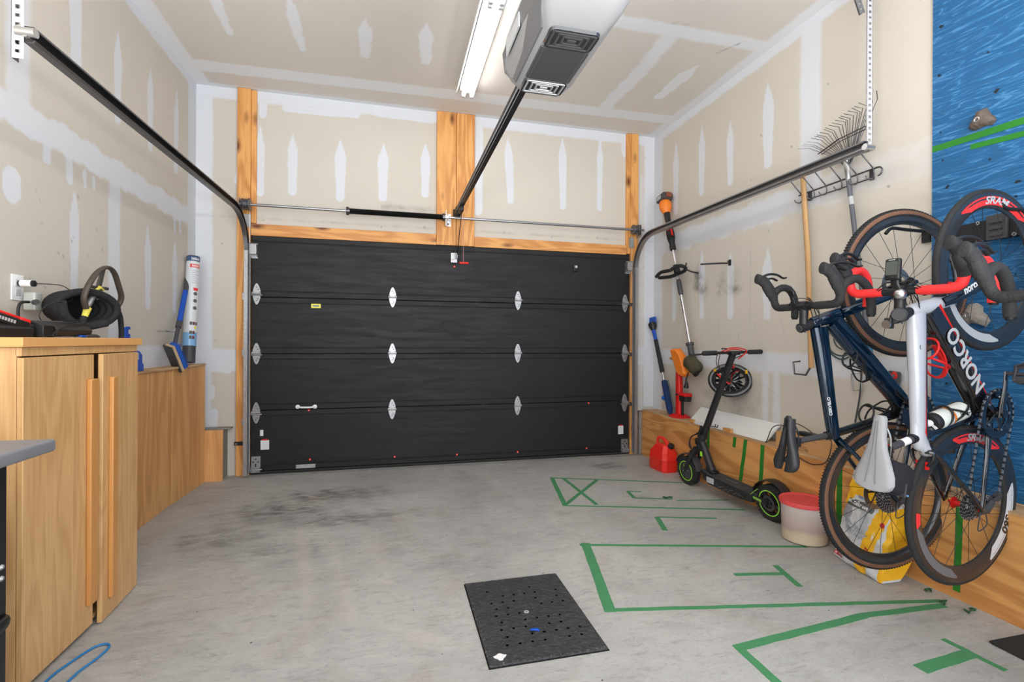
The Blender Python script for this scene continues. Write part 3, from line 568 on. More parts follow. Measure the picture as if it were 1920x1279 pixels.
sh = thing('torsion_shaft', 'horizontal steel torsion shaft above the black garage door', 'shaft', (.6, 4.67, 2.377))
wpart(MB().cyl((-1.36, 4.66, 2.379), (2.585, 4.66, 2.379), .0125, n=16), 'shaft_tube', P('shaft_steel', (.36, .37, .40), .32, .9), sh)
mb = MB(); N = 700; pts = [(-.385+.86*i/N, 4.66+.0225*cos(i*pi*.28), 2.379+.0225*sin(i*pi*.28)) for i in range(0)]
prof = []
for i in range(150): prof += [(.0235, i*.0057), (.0268, i*.0057+.0028)]
mb.lathe([(0, 0)]+prof+[(0, .857)], (-.385, 4.66, 2.379), (1, 0, 0), 16)
wpart(mb, 'torsion_spring', P('spring_black', (.02, .02, .02), .45, .6), sh)
for x, s_ in ((-.392, 1), (.478, 1)):
    mb = MB().lathe([(0, 0), (.036, 0), (.036, .006), (.028, .009), (.028, .03), (0, .03)], (x-.012, 4.66, 2.379), (1, 0, 0), 18)
    for a in range(4): mb.cyl((x-.01, 4.66+.033*cos(a*pi/2+.5), 2.379+.033*sin(a*pi/2+.5)), (x+.01, 4.66+.033*cos(a*pi/2+.5), 2.379+.033*sin(a*pi/2+.5)), .006, n=6)
    wpart(mb, 'spring_cone', 'dsteel', sh)
mb = MB().box((.495, 4.64, 2.30), (.501, 4.735, 2.44)).box((.495, 4.731, 2.31), (.555, 4.735, 2.43)).cyl((.49, 4.66, 2.379), (.52, 4.66, 2.379), .028, n=18).cyl((.51, 4.66, 2.33), (.53, 4.66, 2.33), .02, n=12)
wpart(mb, 'centre_bracket', 'silver', sh)
for x, lab in ((-1.232, 0), (2.487, 1)):
    mb = MB().lathe([(.012, -.03), (.05, -.03), (.053, -.026), (.046, -.02), (.047, .018), (.055, .024), (.055, .032), (.02, .034), (.012, .034)], (x, 4.66, 2.379), (1, 0, 0), 28)
    wpart(mb, 'cable_drum', 'dsteel', sh)
    mb = MB().box((x+(-.05 if lab == 0 else .05)-.002, 4.625, 2.30), (x+(-.05 if lab == 0 else .05)+.002, 4.735, 2.43)).box((x-.035, 4.728, 2.2), (x+.02, 4.733, 2.31)); wpart(mb, 'end_bearing_plate', 'galv', sh)
    wpart(MB().cyl((x+(.02 if lab == 0 else -.02), 4.705, 2.35), (x+(.02 if lab == 0 else -.02), 4.735, .06), .0018, n=6), 'lift_cable', 'silver', sh)

# ================================================================== DOOR OPENER
op = thing('garage_door_opener', 'grey and white ceiling mounted garage door opener motor with two square light lenses', 'door opener', (.62, 1.8, 2.3))
M['opw'] = P('opener_white', (.25, .25, .255), .35); M['opg'] = P('opener_grey', (.055, .055, .057), .45); M['opm'] = P('opener_mid', (.12, .12, .125), .4)
def rr(x0, x1, y0, y1, r, z, k=5):
    out = []
    for cx, cy, a0 in ((x1-r, y1-r, 0), (x0+r, y1-r, pi/2), (x0+r, y0+r, pi), (x1-r, y0+r, 1.5*pi)):
        for i in range(k+1): a = a0+i*pi/2/k; out.append(Vector((cx+r*cos(a), cy+r*sin(a), z)))
    return out
mb = MB(); mb.loft([rr(.525, .715, 1.60, 2.03, .03, 2.287), rr(.515, .725, 1.57, 2.04, .035, 2.292), rr(.485, .76, 1.49, 2.06, .05, 2.325), rr(.465, .785, 1.425, 2.075, .055, 2.37), rr(.46, .79, 1.41, 2.08, .055, 2.44), rr(.47, .78, 1.43, 2.07, .05, 2.50), rr(.50, .75, 1.46, 2.04, .05, 2.52)])
wpart(mb, 'housing', 'opw', op, smooth=50)
wpart(MB().loft([rr(.528, .712, 1.70, 1.915, .004, 2.280), rr(.524, .716, 1.70, 1.915, .004, 2.288)]).box((.536, 1.70, 2.2785), (.5375, 1.915, 2.281), 1).box((.7, 1.70, 2.2785), (.7015, 1.915, 2.281), 1), 'underside_cover', ['opg', 'opm'], op)
M['lens'] = P('smoked_lens', (.03, .03, .032), .12, coat=1); M['lensc'] = P('clear_lens', (.30, .31, .32), .15, coat=1, spec=.8)
for y0, y1, nm, clear in ((1.918, 2.028, 'front_lens', True), (1.588, 1.697, 'rear_lens', False)):
    mb = MB().loft([rr(.530, .711, y0, y1, .022, 2.279), rr(.524, .716, y0-.003, y1+.003, .026, 2.290)], 0)
    cx, cy = .62, (y0+y1)/2
    for k, (wx, wy) in enumerate(((.078, .042), (.055, .03), (.034, .018))):
        for s1 in (-1, 1):
            mi = (1 if clear else 2)
            mb.box((cx+s1*wx-.004, cy-wy, 2.2768), (cx+s1*wx+.004, cy+wy, 2.2795), mi); mb.box((cx-wx, cy+s1*wy-.003, 2.2768), (cx+wx, cy+s1*wy+.003, 2.2795), mi)
    mb.box((cx-.016, cy-.006, 2.2768), (cx+.016, cy+.006, 2.2795), 1 if clear else 2)
    wpart(mb, nm, ['lens', 'lensc', 'opg'], op)
# side cover on the left flank with control window
mb = MB().loft([[Vector(p) for p in ((.508, 1.62, 2.30), (.508, 1.99, 2.30), (.474, 2.04, 2.36), (.462, 2.03, 2.43), (.462, 1.66, 2.45), (.474, 1.52, 2.36))], [Vector(p) for p in ((.500, 1.62, 2.296), (.500, 1.99, 2.296), (.466, 2.04, 2.356), (.454, 2.03, 2.43), (.454, 1.66, 2.45), (.466, 1.52, 2.356))]])
mb.box((.452, 1.75, 2.375), (.458, 1.95, 2.43), 1)
wpart(mb, 'side_cover', ['opm', 'lgrey'], op, smooth=30)
for x, y in ((.50, 1.6), (.75, 1.6)):
    mb = MB(); perforated(mb, (x, y, 2.5), (x, y, 3.42), .03, (0, 1, 0), 28); wpart(mb, 'hanging_strap', 'galv', op, smooth=0)
rl = thing('opener_rail', 'long black opener rail running from the motor to the wall above the door', 'rail', (.61, 3.2, 2.45))
wpart(MB().box((.585, 2.084, 2.425), (.635, 4.56, 2.46)), 'rail_bar', 'black', rl, bevel=.003)
wpart(MB().box((.583, 2.084, 2.4235), (.588, 4.56, 2.4265)).box((.600, 2.084, 2.4225), (.6025, 4.56, 2.4255)), 'rail_edge', 'lgrey', rl)
wpart(MB().box((.588, 4.56, 2.41), (.632, 4.60, 2.46)).cyl((.59, 4.62, 2.43), (.63, 4.62, 2.43), .02).box((.585, 4.60, 2.40), (.589, 4.735, 2.47)).box((.631, 4.60, 2.40), (.635, 4.735, 2.47)).box((.575, 4.728, 2.39), (.645, 4.735, 2.48)), 'header_bracket', 'black', rl)
wpart(MB().rbox((.59, 4.36, 2.375), (.63, 4.48, 2.425), .008), 'trolley', 'black', rl)
wpart(MB().box((.617, 4.43, 2.0), (.623, 4.455, 2.39), 0, None).cyl((.60, 4.70, 2.03), (.60, 4.72, 2.03), .008), 'door_arm', 'black', rl) if 0 else wpart(MB().sweep([(.62, 4.44, 2.39), (.62, 4.60, 2.22), (.615, 4.715, 2.03)], [(.013, .004)]*3, 8, ref=(1, 0, 0)), 'door_arm', 'black', rl)
wpart(MB().cyl((.642, 4.5, 2.38), (.645, 4.5, 1.93), .0025, n=6, mi=1).rbox((.605, 4.49, 1.915), (.695, 4.51, 1.935), .008, 0), 'release_cord', ['red', P('cord', (.45, .2, .2), .8)], rl)

# ================================================================== CEILING LIGHTS
tube_m = bpy.data.materials.new('lit_tube'); tube_m.use_nodes = True
_b = tube_m.node_tree.nodes['Principled BSDF']; _b.inputs['Emission Color'].default_value = (1, .985, .96, 1); _b.inputs['Emission Strength'].default_value = TUBE_STRENGTH
M['enamel'] = P('white_enamel', (.8, .8, .8), .35)
lf = thing('ceiling_light', 'long white strip light with two lit tubes beside the opener motor', 'ceiling light', (.62, 3.0, 3.4))
LY0, LY1 = 1.80, 4.22
mb = MB().prism([(.565, LY0, 3.425), (.565, LY0, 3.385), (.60, LY0, 3.365), (.66, LY0, 3.365), (.70, LY0, 3.385), (.70, LY0, 3.425)], (0, LY1-LY0, 0)); mb.prism([(.535, LY0, 3.355), (.532, LY0, 3.355), (.562, LY0, 3.425), (.566, LY0, 3.425)], (0, LY1-LY0, 0))
wpart(mb, 'housing', 'enamel', lf)
for y in (LY0+.02, (LY0+LY1)/2-.02, (LY0+LY1)/2+.02, LY1-.02):
    for x in (.595, .665): wpart(MB().box((x-.014, y-.012, 3.315), (x+.014, y+.012, 3.372)), 'socket', 'lgrey', lf, bevel=.003)
for x in (.595, .665):
    for a, b in ((LY0+.04, (LY0+LY1)/2-.04), ((LY0+LY1)/2+.04, LY1-.035)):
        wpart(MB().cyl((x, a, 3.335), (x, b, 3.335), .0165, n=20), 'tube', tube_m, lf)

# ================================================================== BICYCLES (x forward, y left, z up in each bike's own frame)
def spoke_mesh(R):
    mb = MB().cyl((.022, 0, .004), (R, 0, 0), .0011, n=5)
    return mb
def wheel(parent, name, c, R, tr, rim_in, tan_=False, nsp=20, decals=None, rotor=False, rimw=.012, hubcol='black', rimmat='carbon', dish=.034):
    # rim = the part; tyre, hub, spokes, decals = its sub-parts
    cx, cy, cz = c; rr_ = R-2*tr+.004
    mb = MB(); w = rimw
    mb.lathe([(rr_+.004, -w), (rr_+.002, -w*1.02), (rr_-.02, -w*1.12), (rim_in+.012, -w*.8), (rim_in, -w*.35), (rim_in, w*.35), (rim_in+.012, w*.8), (rr_-.02, w*1.12), (rr_+.002, w*1.02), (rr_+.004, w)], (0, 0, 0), (0, 1, 0), 96, closed=True)
    rim = mb.build(name, rimmat, parent); rim.location = c
    cr = R-tr; prof = []; ms = []
    for k in range(20):
        a = 2*pi*k/20; prof.append((cr+tr*cos(a), tr*sin(a)))
        am = ((a+pi/20+pi) % (2*pi))-pi; ms.append(1 if (tan_ and abs(am) > 1.05 and abs(am) < 1.75) else 0)
    t = MB().lathe(prof, (0, 0, 0), (0, 1, 0), 96, mi=ms, closed=True)
    if tan_:
        for k in range(150):   # knurled gravel tread
            a = 2*pi*k/150
            for s_ in (-1, -.45, .45, 1):
                b = s_*.5; r_ = cr+(tr+.0008)*cos(b); p = Vector((cos(a)*r_, (tr+.0008)*sin(b), sin(a)*r_)); t.cbox(p, (.005, .005, .005), 0, Matrix.Rotation(-a, 3, 'Y'))
    t.build('tyre', ['rubber', 'tan'], rim)
    h = MB().lathe([(0, -.052), (.006, -.052), (.006, -.042), (.014, -.04), (.014, -dish), (.024, -dish), (.024, -dish+.004), (.012, -dish+.008), (.010, 0), (.012, dish-.008), (.024, dish-.004), (.024, dish), (.014, dish), (.014, .04), (.006, .042), (.006, .052), (0, .052)], (0, 0, 0), (0, 1, 0), 20)
    h.build('hub', hubcol, rim)
    if rotor:
        mb = MB().lathe([(.056, .0405), (.080, .0405), (.080, .0425), (.056, .0425)], (0, 0, 0), (0, 1, 0), 40, closed=True)
        for k in range(6): a = k*pi/3; mb.sweep([(.015*cos(a), .0415, .015*sin(a)), (.06*cos(a+.5), .0415, .06*sin(a+.5))], [(.005, .001)]*2, 6, ref=(0, 1, 0))
        mb.build('brake_rotor', 'silver', rim)
    sm = None
    for k in range(nsp):
        s_ = 1 if k % 2 else -1; a = 2*pi*k/nsp; cr_ = .42*(1 if (k//2) % 2 else -1)
        if sm is None:
            pass
        p0 = Vector((.0235*cos(cr_*2.6), s_*(dish-.002), .0235*sin(cr_*2.6))); p1 = Vector((rim_in, s_*.003, 0))
        key = (s_, cr_ > 0)
        if key not in spk: spk[key] = {}
        kk = (round(rim_in, 3), round(dish, 3))
        if kk not in spk[key]:
            o = MB().cyl(p0, p1, .0011, n=5).build('spoke', 'black', rim); spk[key][kk] = o
        else:
            o = spk[key][kk].copy(); COL.objects.link(o); o.parent = rim
        o.rotation_euler = (0, -a, 0)
    if decals:
        for (a0, a1, r0, r1, mat, txt) in decals:
            mb = MB(); n = 24
            def yy(r):   # drive side face of the rim
                t = (r-(rim_in+.012))/(rr_-.02-rim_in-.012); return -(w*.8+(w*1.12-w*.8)*min(max(t, 0), 1))-.0007
            vs = []
            for i in range(n+1):
                a = radians(a0+(a1-a0)*i/n); tp = min(1, min(i, n-i)/4+.25)
                for r in (r1-(r1-r0)*tp, r1): vs.append((r*cos(a), yy(r), r*sin(a)))
            mb.add(vs, [(2*i, 2*i+1, 2*i+3, 2*i+2) for i in range(n)], 0)
            if txt:
                body, tm, size, bold, sx = txt; am = radians((a0+a1)/2); rm = (r0+r1)/2
                def wp(v): 
                    a = am-v.x/rm; r = rm+v.y*1.0; return Vector((r*cos(a), yy(r)-.0012+v.z*.2, r*sin(a)))
                text(mb, body, size, None, 1, .0003, warp=wp, bold=bold, sx=sx, shear=.15)
            mb.build('rim_decal', [mat, txt[1] if txt else mat], rim, smooth=0)
    return rim
spk = {}
def bike(name, label, R_, T_, g):
    M4 = Matrix([list(R_[0])+[T_[0]], list(R_[1])+[T_[1]], list(R_[2])+[T_[2]], [0, 0, 0, 1]])
    # re-orthonormalise
    q = M4.to_3x3(); x = Vector(q.col[0]).normalized(); y = Vector(q.col[1]); y = (y-x*x.dot(y)).normalized(); z = x.cross(y)
    M4 = Matrix((x, y, z)).transposed().to_4x4(); M4.translation = Vector(T_)
    b = thing('road_bicycle', label, 'bicycle', M4=M4, group=None)
    Y = (0, 1, 0); wb = g['wb']; HT, HB, TT1, SC_, BBp = [Vector((p[0], 0, p[1])) for p in (g['ht'], g['hb'], g['tt'], g['sc'], g['bb'])]
    FR = [g['m1'], g['m2'], 'red', g['lm']]
    f = MB()
    # sweep radii are (in plane, lateral)
    f.sweep([HT+(HT-HB).normalized()*.008, HT, HB, HB+(HB-HT).normalized()*.005], [(.022, .020), (.027, .023), (.032, .025), (.030, .025)], 16, 0, ref=Y)
    tta = g['tta']
    f.sweep([Vector((tta[0], 0, tta[1])), (Vector((tta[0], 0, tta[1]))*.8+SC_*.2), (Vector((tta[0], 0, tta[1]))*.5+SC_*.5), SC_*.9+Vector((tta[0], 0, tta[1]))*.1, SC_+Vector((-.015, 0, -.006))], [(.041, .024), (.037, .025), (.032, .023), (.029, .021), (.026, .018)], 16, g['tti'], ref=Y, power=2.6)
    dta = Vector((g['dta'][0], 0, g['dta'][1])); dtb = BBp+Vector((.02, 0, .025))
    f.sweep([dta, dta*.8+dtb*.2, dta*.4+dtb*.6, dtb], [(.045, .025), (.046, .029), (.043, .032), (.038, .034)], 16, g['dti'], ref=Y, power=2.8)
    sc2 = SC_+Vector((-.002, 0, .022))
    f.sweep([BBp+Vector((0, 0, .02)), BBp*.5+sc2*.5, sc2*.85+BBp*.15, sc2], [(.026, .026), (.019, .015), (.019, .0155), (.021, .017)], 14, g['sti'], ref=Y)
    f.cyl(BBp+Vector((0, -.043, 0)), BBp+Vector((0, .043, 0)), .027, n=20, mi=1)
    for s_ in (1, -1):
        f.sweep([BBp+Vector((-.02, s_*.026, 0)), BBp*.55+Vector((0, s_*.045, .0)), Vector((.05, s_*.062, -.006)), Vector((0, s_*.066, 0))], [(.019, .009), (.014, .009), (.010, .007), (.013, .005)], 10, 1, ref=Y)
        ssp = SC_+Vector((g['sso'][0], 0, g['sso'][1]))
        f.sweep([ssp+Vector((0, s_*.012, 0)), ssp*.75+Vector((0, s_*.034, 0)), ssp*.3+Vector((0, s_*.058, 0)), Vector((0, s_*.066, 0))], [(.013, .008), (.010, .008), (.009, .007), (.010, .005)], 10, g['ssi'], ref=Y)
    if g['stripe']:
        f.sweep(smoothpath([SC_+Vector((.06, 0, .012)), SC_+Vector((.005, 0, .002)), SC_+Vector((-.035, 0, -.030)), SC_+Vector((-.065, 0, -.075))], 4), [(.030, .022)]*4+[(.034, .024)]*4+[(.026, .025)]*3+[(.016, .024), (.008, .020)], 14, 0, ref=Y)
        for k, (mi, z0, z1, yo) in enumerate(((2, -.034, -.027, .0), (1, -.040, -.034, 0.0))):
            pass
        a_, b_ = Vector((tta[0], 0, tta[1])), SC_
        d_ = (b_-a_).normalized(); nrm = Vector((d_.z, 0, -d_.x)); nrm = nrm if nrm.z < 0 else -nrm    # underside of the top tube
        pts = [a_*.98+b_*.02+nrm*.022, a_*.5+b_*.5+nrm*.018, b_*.9+a_*.1+nrm*.016, b_+Vector((-.03, 0, -.012))+nrm*.012, b_*.78+Vector((0, 0, -.004)), b_*.60+Vector((0, 0, -.006))]
        f.sweep(smoothpath([p+Vector((0, -.017, 0)) for p in pts[:4]]+[Vector((b_.x*.80, -.030, b_.z*.76)), Vector((b_.x*.55, -.046, b_.z*.54))]), (.0055, .0042), 8, 2, ref=Y) if 0 else None
        f.sweep(smoothpath([p+Vector((0, -.0165, 0)) for p in pts[:4]]), [(.0062, .0035)]*13, 8, 2, ref=Y)
        f.sweep(smoothpath([p+nrm*.009+Vector((0, -.011, 0)) for p in pts[:4]]), [(.009, .008)]*13, 8, 1, ref=Y)
        # red line along the lower edge of the down tube
        dd = (dtb-dta).normalized(); dn = Vector((dd.z, 0, -dd.x)); dn = dn if dn.z < 0 else -dn
        f.sweep([dta+dn*.030+Vector((0, -.018, 0)), dta*.5+dtb*.5+dn*.030+Vector((0, -.021, 0)), dtb+dn*.024+Vector((0, -.022, 0))], [(.007, .009)]*3, 8, 2, ref=Y)
    fr = f.build('frame', FR, b, smooth=50)
    def side_text(bd, a, b2, size, bold, off, mat, parent, sx=1, yoff=-.03, nm='frame_lettering', up=None, dz=0):
        a = Vector((a[0], 0, a[1])); b2 = Vector((b2[0], 0, b2[1])); d = (b2-a).normalized(); u = Vector((-d.z, 0, d.x)); 
        c = (a+b2)/2+u*off+Vector((0, yoff, 0)); mm = Matrix((d, u, Vector((0, -1, 0)) if 1 else 0)).transposed().to_4x4(); mm.translation = c
        mb = MB(); text(mb, bd, size, mm, 0, .0009, bold=bold, sx=sx); mb.build(nm, mat, parent, smooth=0)
    for a in g['texts']: side_text(*a[:-1], parent=fr, **a[-1])
    # fork
    crown = HB+(HB-HT).normalized()*.012; F = MB()
    F.sweep([crown, crown+(crown-HT).normalized()*.03], [(.028, .026), (.026, .030)], 14, 0, ref=Y)
    ax = Vector((wb, 0, 0))
    for s_ in (1, -1):
        F.sweep([crown+Vector((.004, s_*.02, 0)), crown*.85+ax*.15+Vector((0, s_*.036, 0)), crown*.4+ax*.6+Vector((-.012, s_*.047, -.006)), ax+Vector((-.006, s_*.052, 0)), ax+Vector((.010, s_*.052, -.006))], [(.020, .011), (.021, .010), (.015, .008), (.011, .006), (.008, .005)], 12, [g['fm'], g['fm'], 1, 1], ref=Y)
    for s_ in (1, -1): F.cyl(ax+Vector((0, s_*.05, 0)), ax+Vector((0, s_*.062, 0)), .010, mi=1)
    F.build('fork', FR, b, smooth=50)
    wheel(b, 'front_wheel', (wb, 0, 0), g['R'], g['tr'], g['rim'], g['tan'], 20, g['dec_f'], g['rotor'], rimmat=g['rimmat'])
    wheel(b, 'rear_wheel', (0, 0, 0), g['R'], g['tr'], g['rim'], g['tan'], 22, g['dec_r'], g['rotor'], rimmat=g['rimmat'], hubcol=g['hub'])
    # stem, bars
    st0 = Vector((g['st'][0], 0, g['st'][1])); cl = Vector((g['cl'][0], 0, g['cl'][1]))
    s = MB(); ud = (HT-HB).normalized()
    s.cyl(HT+ud*.005, st0-ud*.02, .019, n=16); s.cyl(st0-ud*.022, st0+ud*.022, .0225, n=18).cyl(st0+ud*.022, st0+ud*.027, .018, n=18, mi=1)
    s.sweep([st0, st0*.5+cl*.5, cl], [(.019, .019), (.018, .018), (.02, .021)], 14, 0, ref=Y); s.cyl(cl-Vector((0, .024, 0)), cl+Vector((0, .024, 0)), .0215, n=18)
    for y in (-.012, .012): s.cyl(st0+Vector((-.026, y, -.01*0)), st0+Vector((-.018, y, 0)), .004, n=6, mi=1)
    stem = s.build('stem', ['black', 'dgrey'], b, smooth=45)
    hb = MB().cyl(cl-Vector((0, .085, 0)), cl+Vector((0, .085, 0)), .0145, n=16)
    bar = hb.build('handlebar', 'black', b, smooth=45)
    for s_ in (1, -1):
        V = lambda x, y, z: cl+Vector((x, s_*y, z))
        path = smoothpath([V(0, .062, 0), V(.0, .13, .0), V(.002, .172, -.001), V(.018, .197, -.002), V(.055, .207, .003), V(.085, .210, -.008), V(.108, .212, -.04), V(.108, .214, -.075), V(.082, .217, -.108), V(.035, .220, -.128), V(-.035, .222, -.135)], 5)
        rad = [.0172+.0007*((i % 3) == 0) for i in range(len(path))]; rad[0] = .0150
        MB().sweep(path, rad, 14).build('bar_tape', g['tape'], bar, smooth=60)
        MB().cyl(path[-1], path[-1]+(path[-1]-path[-2]).normalized()*.008, .0145, .012).build('bar_plug', 'black', bar)
        h = MB().sweep(smoothpath([V(.045, .206, .002), V(.07, .208, .018), V(.092, .209, .034), V(.115, .210, .052), V(.132, .210, .078), V(.140, .210, .098), V(.141, .21, .106)], 4), [(.021, .020)]*4+[(.025, .021)]*8+[(.022, .0185)]*6+[(.025, .020)]*4+[(.024, .019), (.018, .015), (.007, .006)], 14, ref=Y)
        h.sweep(smoothpath([V(.075, .209, -.004), V(.105, .21, .022), V(.135, .21, .05), V(.148, .21, .07)], 3), [(.014, .014)]*10, 10, ref=Y)
        hood = h.build('brake_hood', 'rubber', bar, smooth=60)
        l = MB().sweep(smoothpath([V(.140, .21, .082), V(.160, .211, .060), V(.172, .214, .025), V(.172, .218, -.015), V(.160, .222, -.05), V(.165, .224, -.068)], 4), [(.007, .008)]*4+[(.006, .007)]*8+[(.0045, .008)]*9, 10, ref=Y)
        l.sweep(smoothpath([V(.142, .208, .05), V(.150, .208, .02), V(.142, .21, -.008)], 4), [(.005, .009)]*9, 8, ref=Y)
        l.build('brake_lever', 'black', bar, smooth=60)
    c = MB()
    for s_ in (1, -1):
        c.sweep(smoothpath([cl+Vector((.0, s_*.09, .012)), cl+Vector((.035, s_*.04, .018)), cl+Vector((.03, s_*.005, -.03)), HT+Vector((.03, s_*.012, -.03))], 5), .0022, 6)
        c.sweep(smoothpath([cl+Vector((.0, s_*.08, .014)), cl+Vector((.02, s_*.03, .016)), cl+Vector((.012, -s_*.02, -.045)), HT+Vector((-.02, -s_*.018, -.03))], 5), .0022, 6)
    c.build('cables', 'black', bar)
    # saddle & post
    sd = Vector((g['sd'][0], 0, g['sd'][1])); sk = MB()   # sd: saddle centre on its top surface
    L = g['sl']; sw = g['sw']
    outl = [(.50, .012, .0), (.47, .019, 0), (.38, .021, 0), (.22, .024, .0), (.05, .034, .0), (-.12, .050, -.002), (-.28, .066, -.0), (-.38, .070, .003), (-.44, .065, .005), (-.475, .055, .006), (-.495, .040, .007), (-.505, .018, .008)]
    rings = []
    def srow(t, hw, dz, inner=0):
        x = sd.x+t*L; r = []
        for k in range(9): a = pi*k/8; r.append(Vector((x, hw*sw*cos(a), sd.z+dz+.010*sin(a)-.010-(0.012 if k in (0, 8) else 0))))
        for k in range(7, 0, -1): a = pi*k/8; r.append(Vector((x, hw*sw*cos(a)*.92, sd.z+dz-.028-(.004*sin(a)))))
        return r
    if not g['split']:
        sk.loft([srow(*o) for o in outl])
        for y in (.006, -.006): sk.sweep([(sd.x+L*.42, y*.6, sd.z+.0008), (sd.x+L*.1, y*1.0, sd.z+.0012), (sd.x-L*.42, y*3.2, sd.z+.004)], [(.0012, .0012)]*3, 5, 1)
        o = sk.build('saddle', [g['sad'], 'grey'], b, smooth=60)
    else:
        for s_ in (1, -1):
            rg = []
            for t, hw, dz in [(.46, .019, 0), (.38, .021, 0), (.22, .024, .0), (.05, .034, .0), (-.12, .050, -.002), (-.28, .066, -.0), (-.38, .070, .003), (-.46, .058, .006), (-.50, .045, .008)]:
                x = sd.x+t*L; gap = .0 if t > .36 else (.008+.012*max(0, .3-t))
                y0, y1 = s_*gap, s_*hw*sw; zz = sd.z+dz
                rg.append([Vector((x, y0, zz-.004)), Vector((x, y0+(y1-y0)*.25, zz)), Vector((x, y0+(y1-y0)*.7, zz-.001)), Vector((x, y0+(y1-y0)*.93, zz-.008)), Vector((x, y1, zz-.022)), Vector((x, y1*.94, zz-.034)), Vector((x, y0+(y1-y0)*.6, zz-.026)), Vector((x, y0, zz-.022))])
            sk.loft(rg)
        sk.sweep([(sd.x+L*.5, 0, sd.z-.010), (sd.x+L*.44, 0, sd.z-.012)], [(.008, .012), (.014, .019)], 12, ref=Y)
        sk.box((sd.x-L*.36, -.02, sd.z-.028), (sd.x-L*.31, .02, sd.z-.018))
        sk.build('saddle', g['sad'], b, smooth=60)
    r = MB()
    for y in (.022, -.022): r.sweep(smoothpath([(sd.x+L*.40, y*.4, sd.z-.024), (sd.x+L*.2, y, sd.z-.05), (sd.x-L*.15, y, sd.z-.052), (sd.x-L*.38, y*1.6, sd.z-.024)], 4), .0035, 8)
    r.build('saddle_rails', 'silver' if not g['split'] else 'black', b)
    pt = Vector((sd.x+.01, 0, sd.z-.055)); p = MB(); sc3 = SC_+Vector((-.002, 0, .02)); p.cyl(sc3, pt, .0138, n=16); p.cyl(sc3+(pt-sc3).normalized()*-.002, sc3+(pt-sc3).normalized()*.02, .019, n=18, mi=1); p.cbox(pt+Vector((0, 0, 0)), (.04, .05, .022), 1)
    if g['stripe']: p.cyl(sc3*.55+pt*.45, sc3*.78+pt*.22, .0146, n=16, mi=2); p.cyl(sc3*.08+pt*.92, sc3*.16+pt*.84, .016, n=16, mi=3)
    p.build('seatpost', ['dgrey', 'black', 'white', 'red'], b, smooth=45)
    # drivetrain
    bb = BBp; cy = -.046
    ch = MB(); rr1 = g['ring']
    def ring(mb, r, ri, y, th=.003, teeth=48, mi=0):
        mb.lathe([(ri, y), (r, y), (r, y-th), (ri, y-th)], bb, (0, 1, 0), 56, closed=True, mi=mi)
        for k in range(teeth):
            a = 2*pi*k/teeth; p_ = bb+Vector((cos(a)*(r+.002), y-th/2, sin(a)*(r+.002))); mb.cbox(p_, (.006, th*.8, .005), mi, Matrix.Rotation(-a, 3, 'Y'))
    ring(ch, rr1, rr1*(.74 if not g['disc'] else .3), cy, .004, 48); 
    if not g['disc']: ring(ch, rr1*.72, rr1*.62, cy+.008, .003, 36)
    ca = radians(g['crank']); 
    for k in range(5 if not g['disc'] else 4):
        a = ca+pi+2*pi*k/(5 if not g['disc'] else 4)+.3; ch.sweep([bb+Vector((0, cy-.004, 0)), bb+Vector((cos(a)*rr1*.78, cy-.003, sin(a)*rr1*.78))], [(.014, .004), (.009, .003)], 8, 0, ref=Y)
        ch.cyl(bb+Vector((cos(a)*rr1*.7, cy-.008, sin(a)*rr1*.7)), bb+Vector((cos(a)*rr1*.7, cy+.004, sin(a)*rr1*.7)), .005, n=8, mi=1)
    rg_ = ch.build('chainring', [g['ringm'], 'silver'], b, smooth=40)
    cr = MB(); d_ = Vector((cos(ca), 0, sin(ca))); L_ = .170
    cr.cyl(bb+Vector((0, -.075, 0)), bb+Vector((0, .075, 0)), .015, n=18)
    for s_, dd_ in ((-1, d_), (1, -d_)):
        cr.sweep([bb+Vector((0, s_*.062, 0))-dd_*.012, bb+Vector((0, s_*.064, 0))+dd_*.03, bb+Vector((0, s_*.072, 0))+dd_*(L_*.7), bb+Vector((0, s_*.074, 0))+dd_*(L_+.008)], [(.019, .008), (.016, .0085), (.012, .007), (.012, .006)], 12, ref=Y)
    cr.build('crank_arms', 'bpaint', b, smooth=50)
    for s_, dd_ in ((-1, d_), (1, -d_)):
        if not g['pedals']: continue
        pc = bb+Vector((0, s_*.074, 0))+dd_*L_; pd = MB(); pd.cyl(pc, pc+Vector((0, s_*.075, 0)), .008, n=12)
        for zz in (-.012, .012): pd.sweep([pc+Vector((-.030, s_*.03, zz*.5)), pc+Vector((-.036, s_*.055, zz)), pc+Vector((-.028, s_*.085, zz)), pc+Vector((.028, s_*.085, zz)), pc+Vector((.042, s_*.055, zz*.6)), pc+Vector((.030, s_*.03, zz*.5))], .006, 8, closed=True)
        pd.cbox(pc+Vector((-.02, s_*.055, 0)), (.02, .05, .022)); pd.cbox(pc+Vector((.028, s_*.055, -.004)), (.016, .045, .016))
        pd.build('pedal', 'dgrey', b, smooth=40)
    cs = MB()
    nC = g['cogs']
    for k in range(nC):
        y = -.020-k*.0042*(9/nC)*1.0; r_ = g['cr']*(1-k/nC*.55); cs.lathe([(r_*.3, y), (r_, y), (r_, y-.0018), (r_*.3, y-.0018)], (0, 0, 0), (0, 1, 0), 30, closed=True)
        for j in range(int(r_*420)): a = 2*pi*j/int(r_*420)+k; cs.cbox((cos(a)*(r_+.001), y-.001, sin(a)*(r_+.001)), (.005, .0016, .004), 1, Matrix.Rotation(-a, 3, 'Y'))
    cs.build('cassette', ['dsteel', 'galv'], b, smooth=30)
    # rear derailleur and chain
    j1 = Vector((.000, -.052, -.052)); 
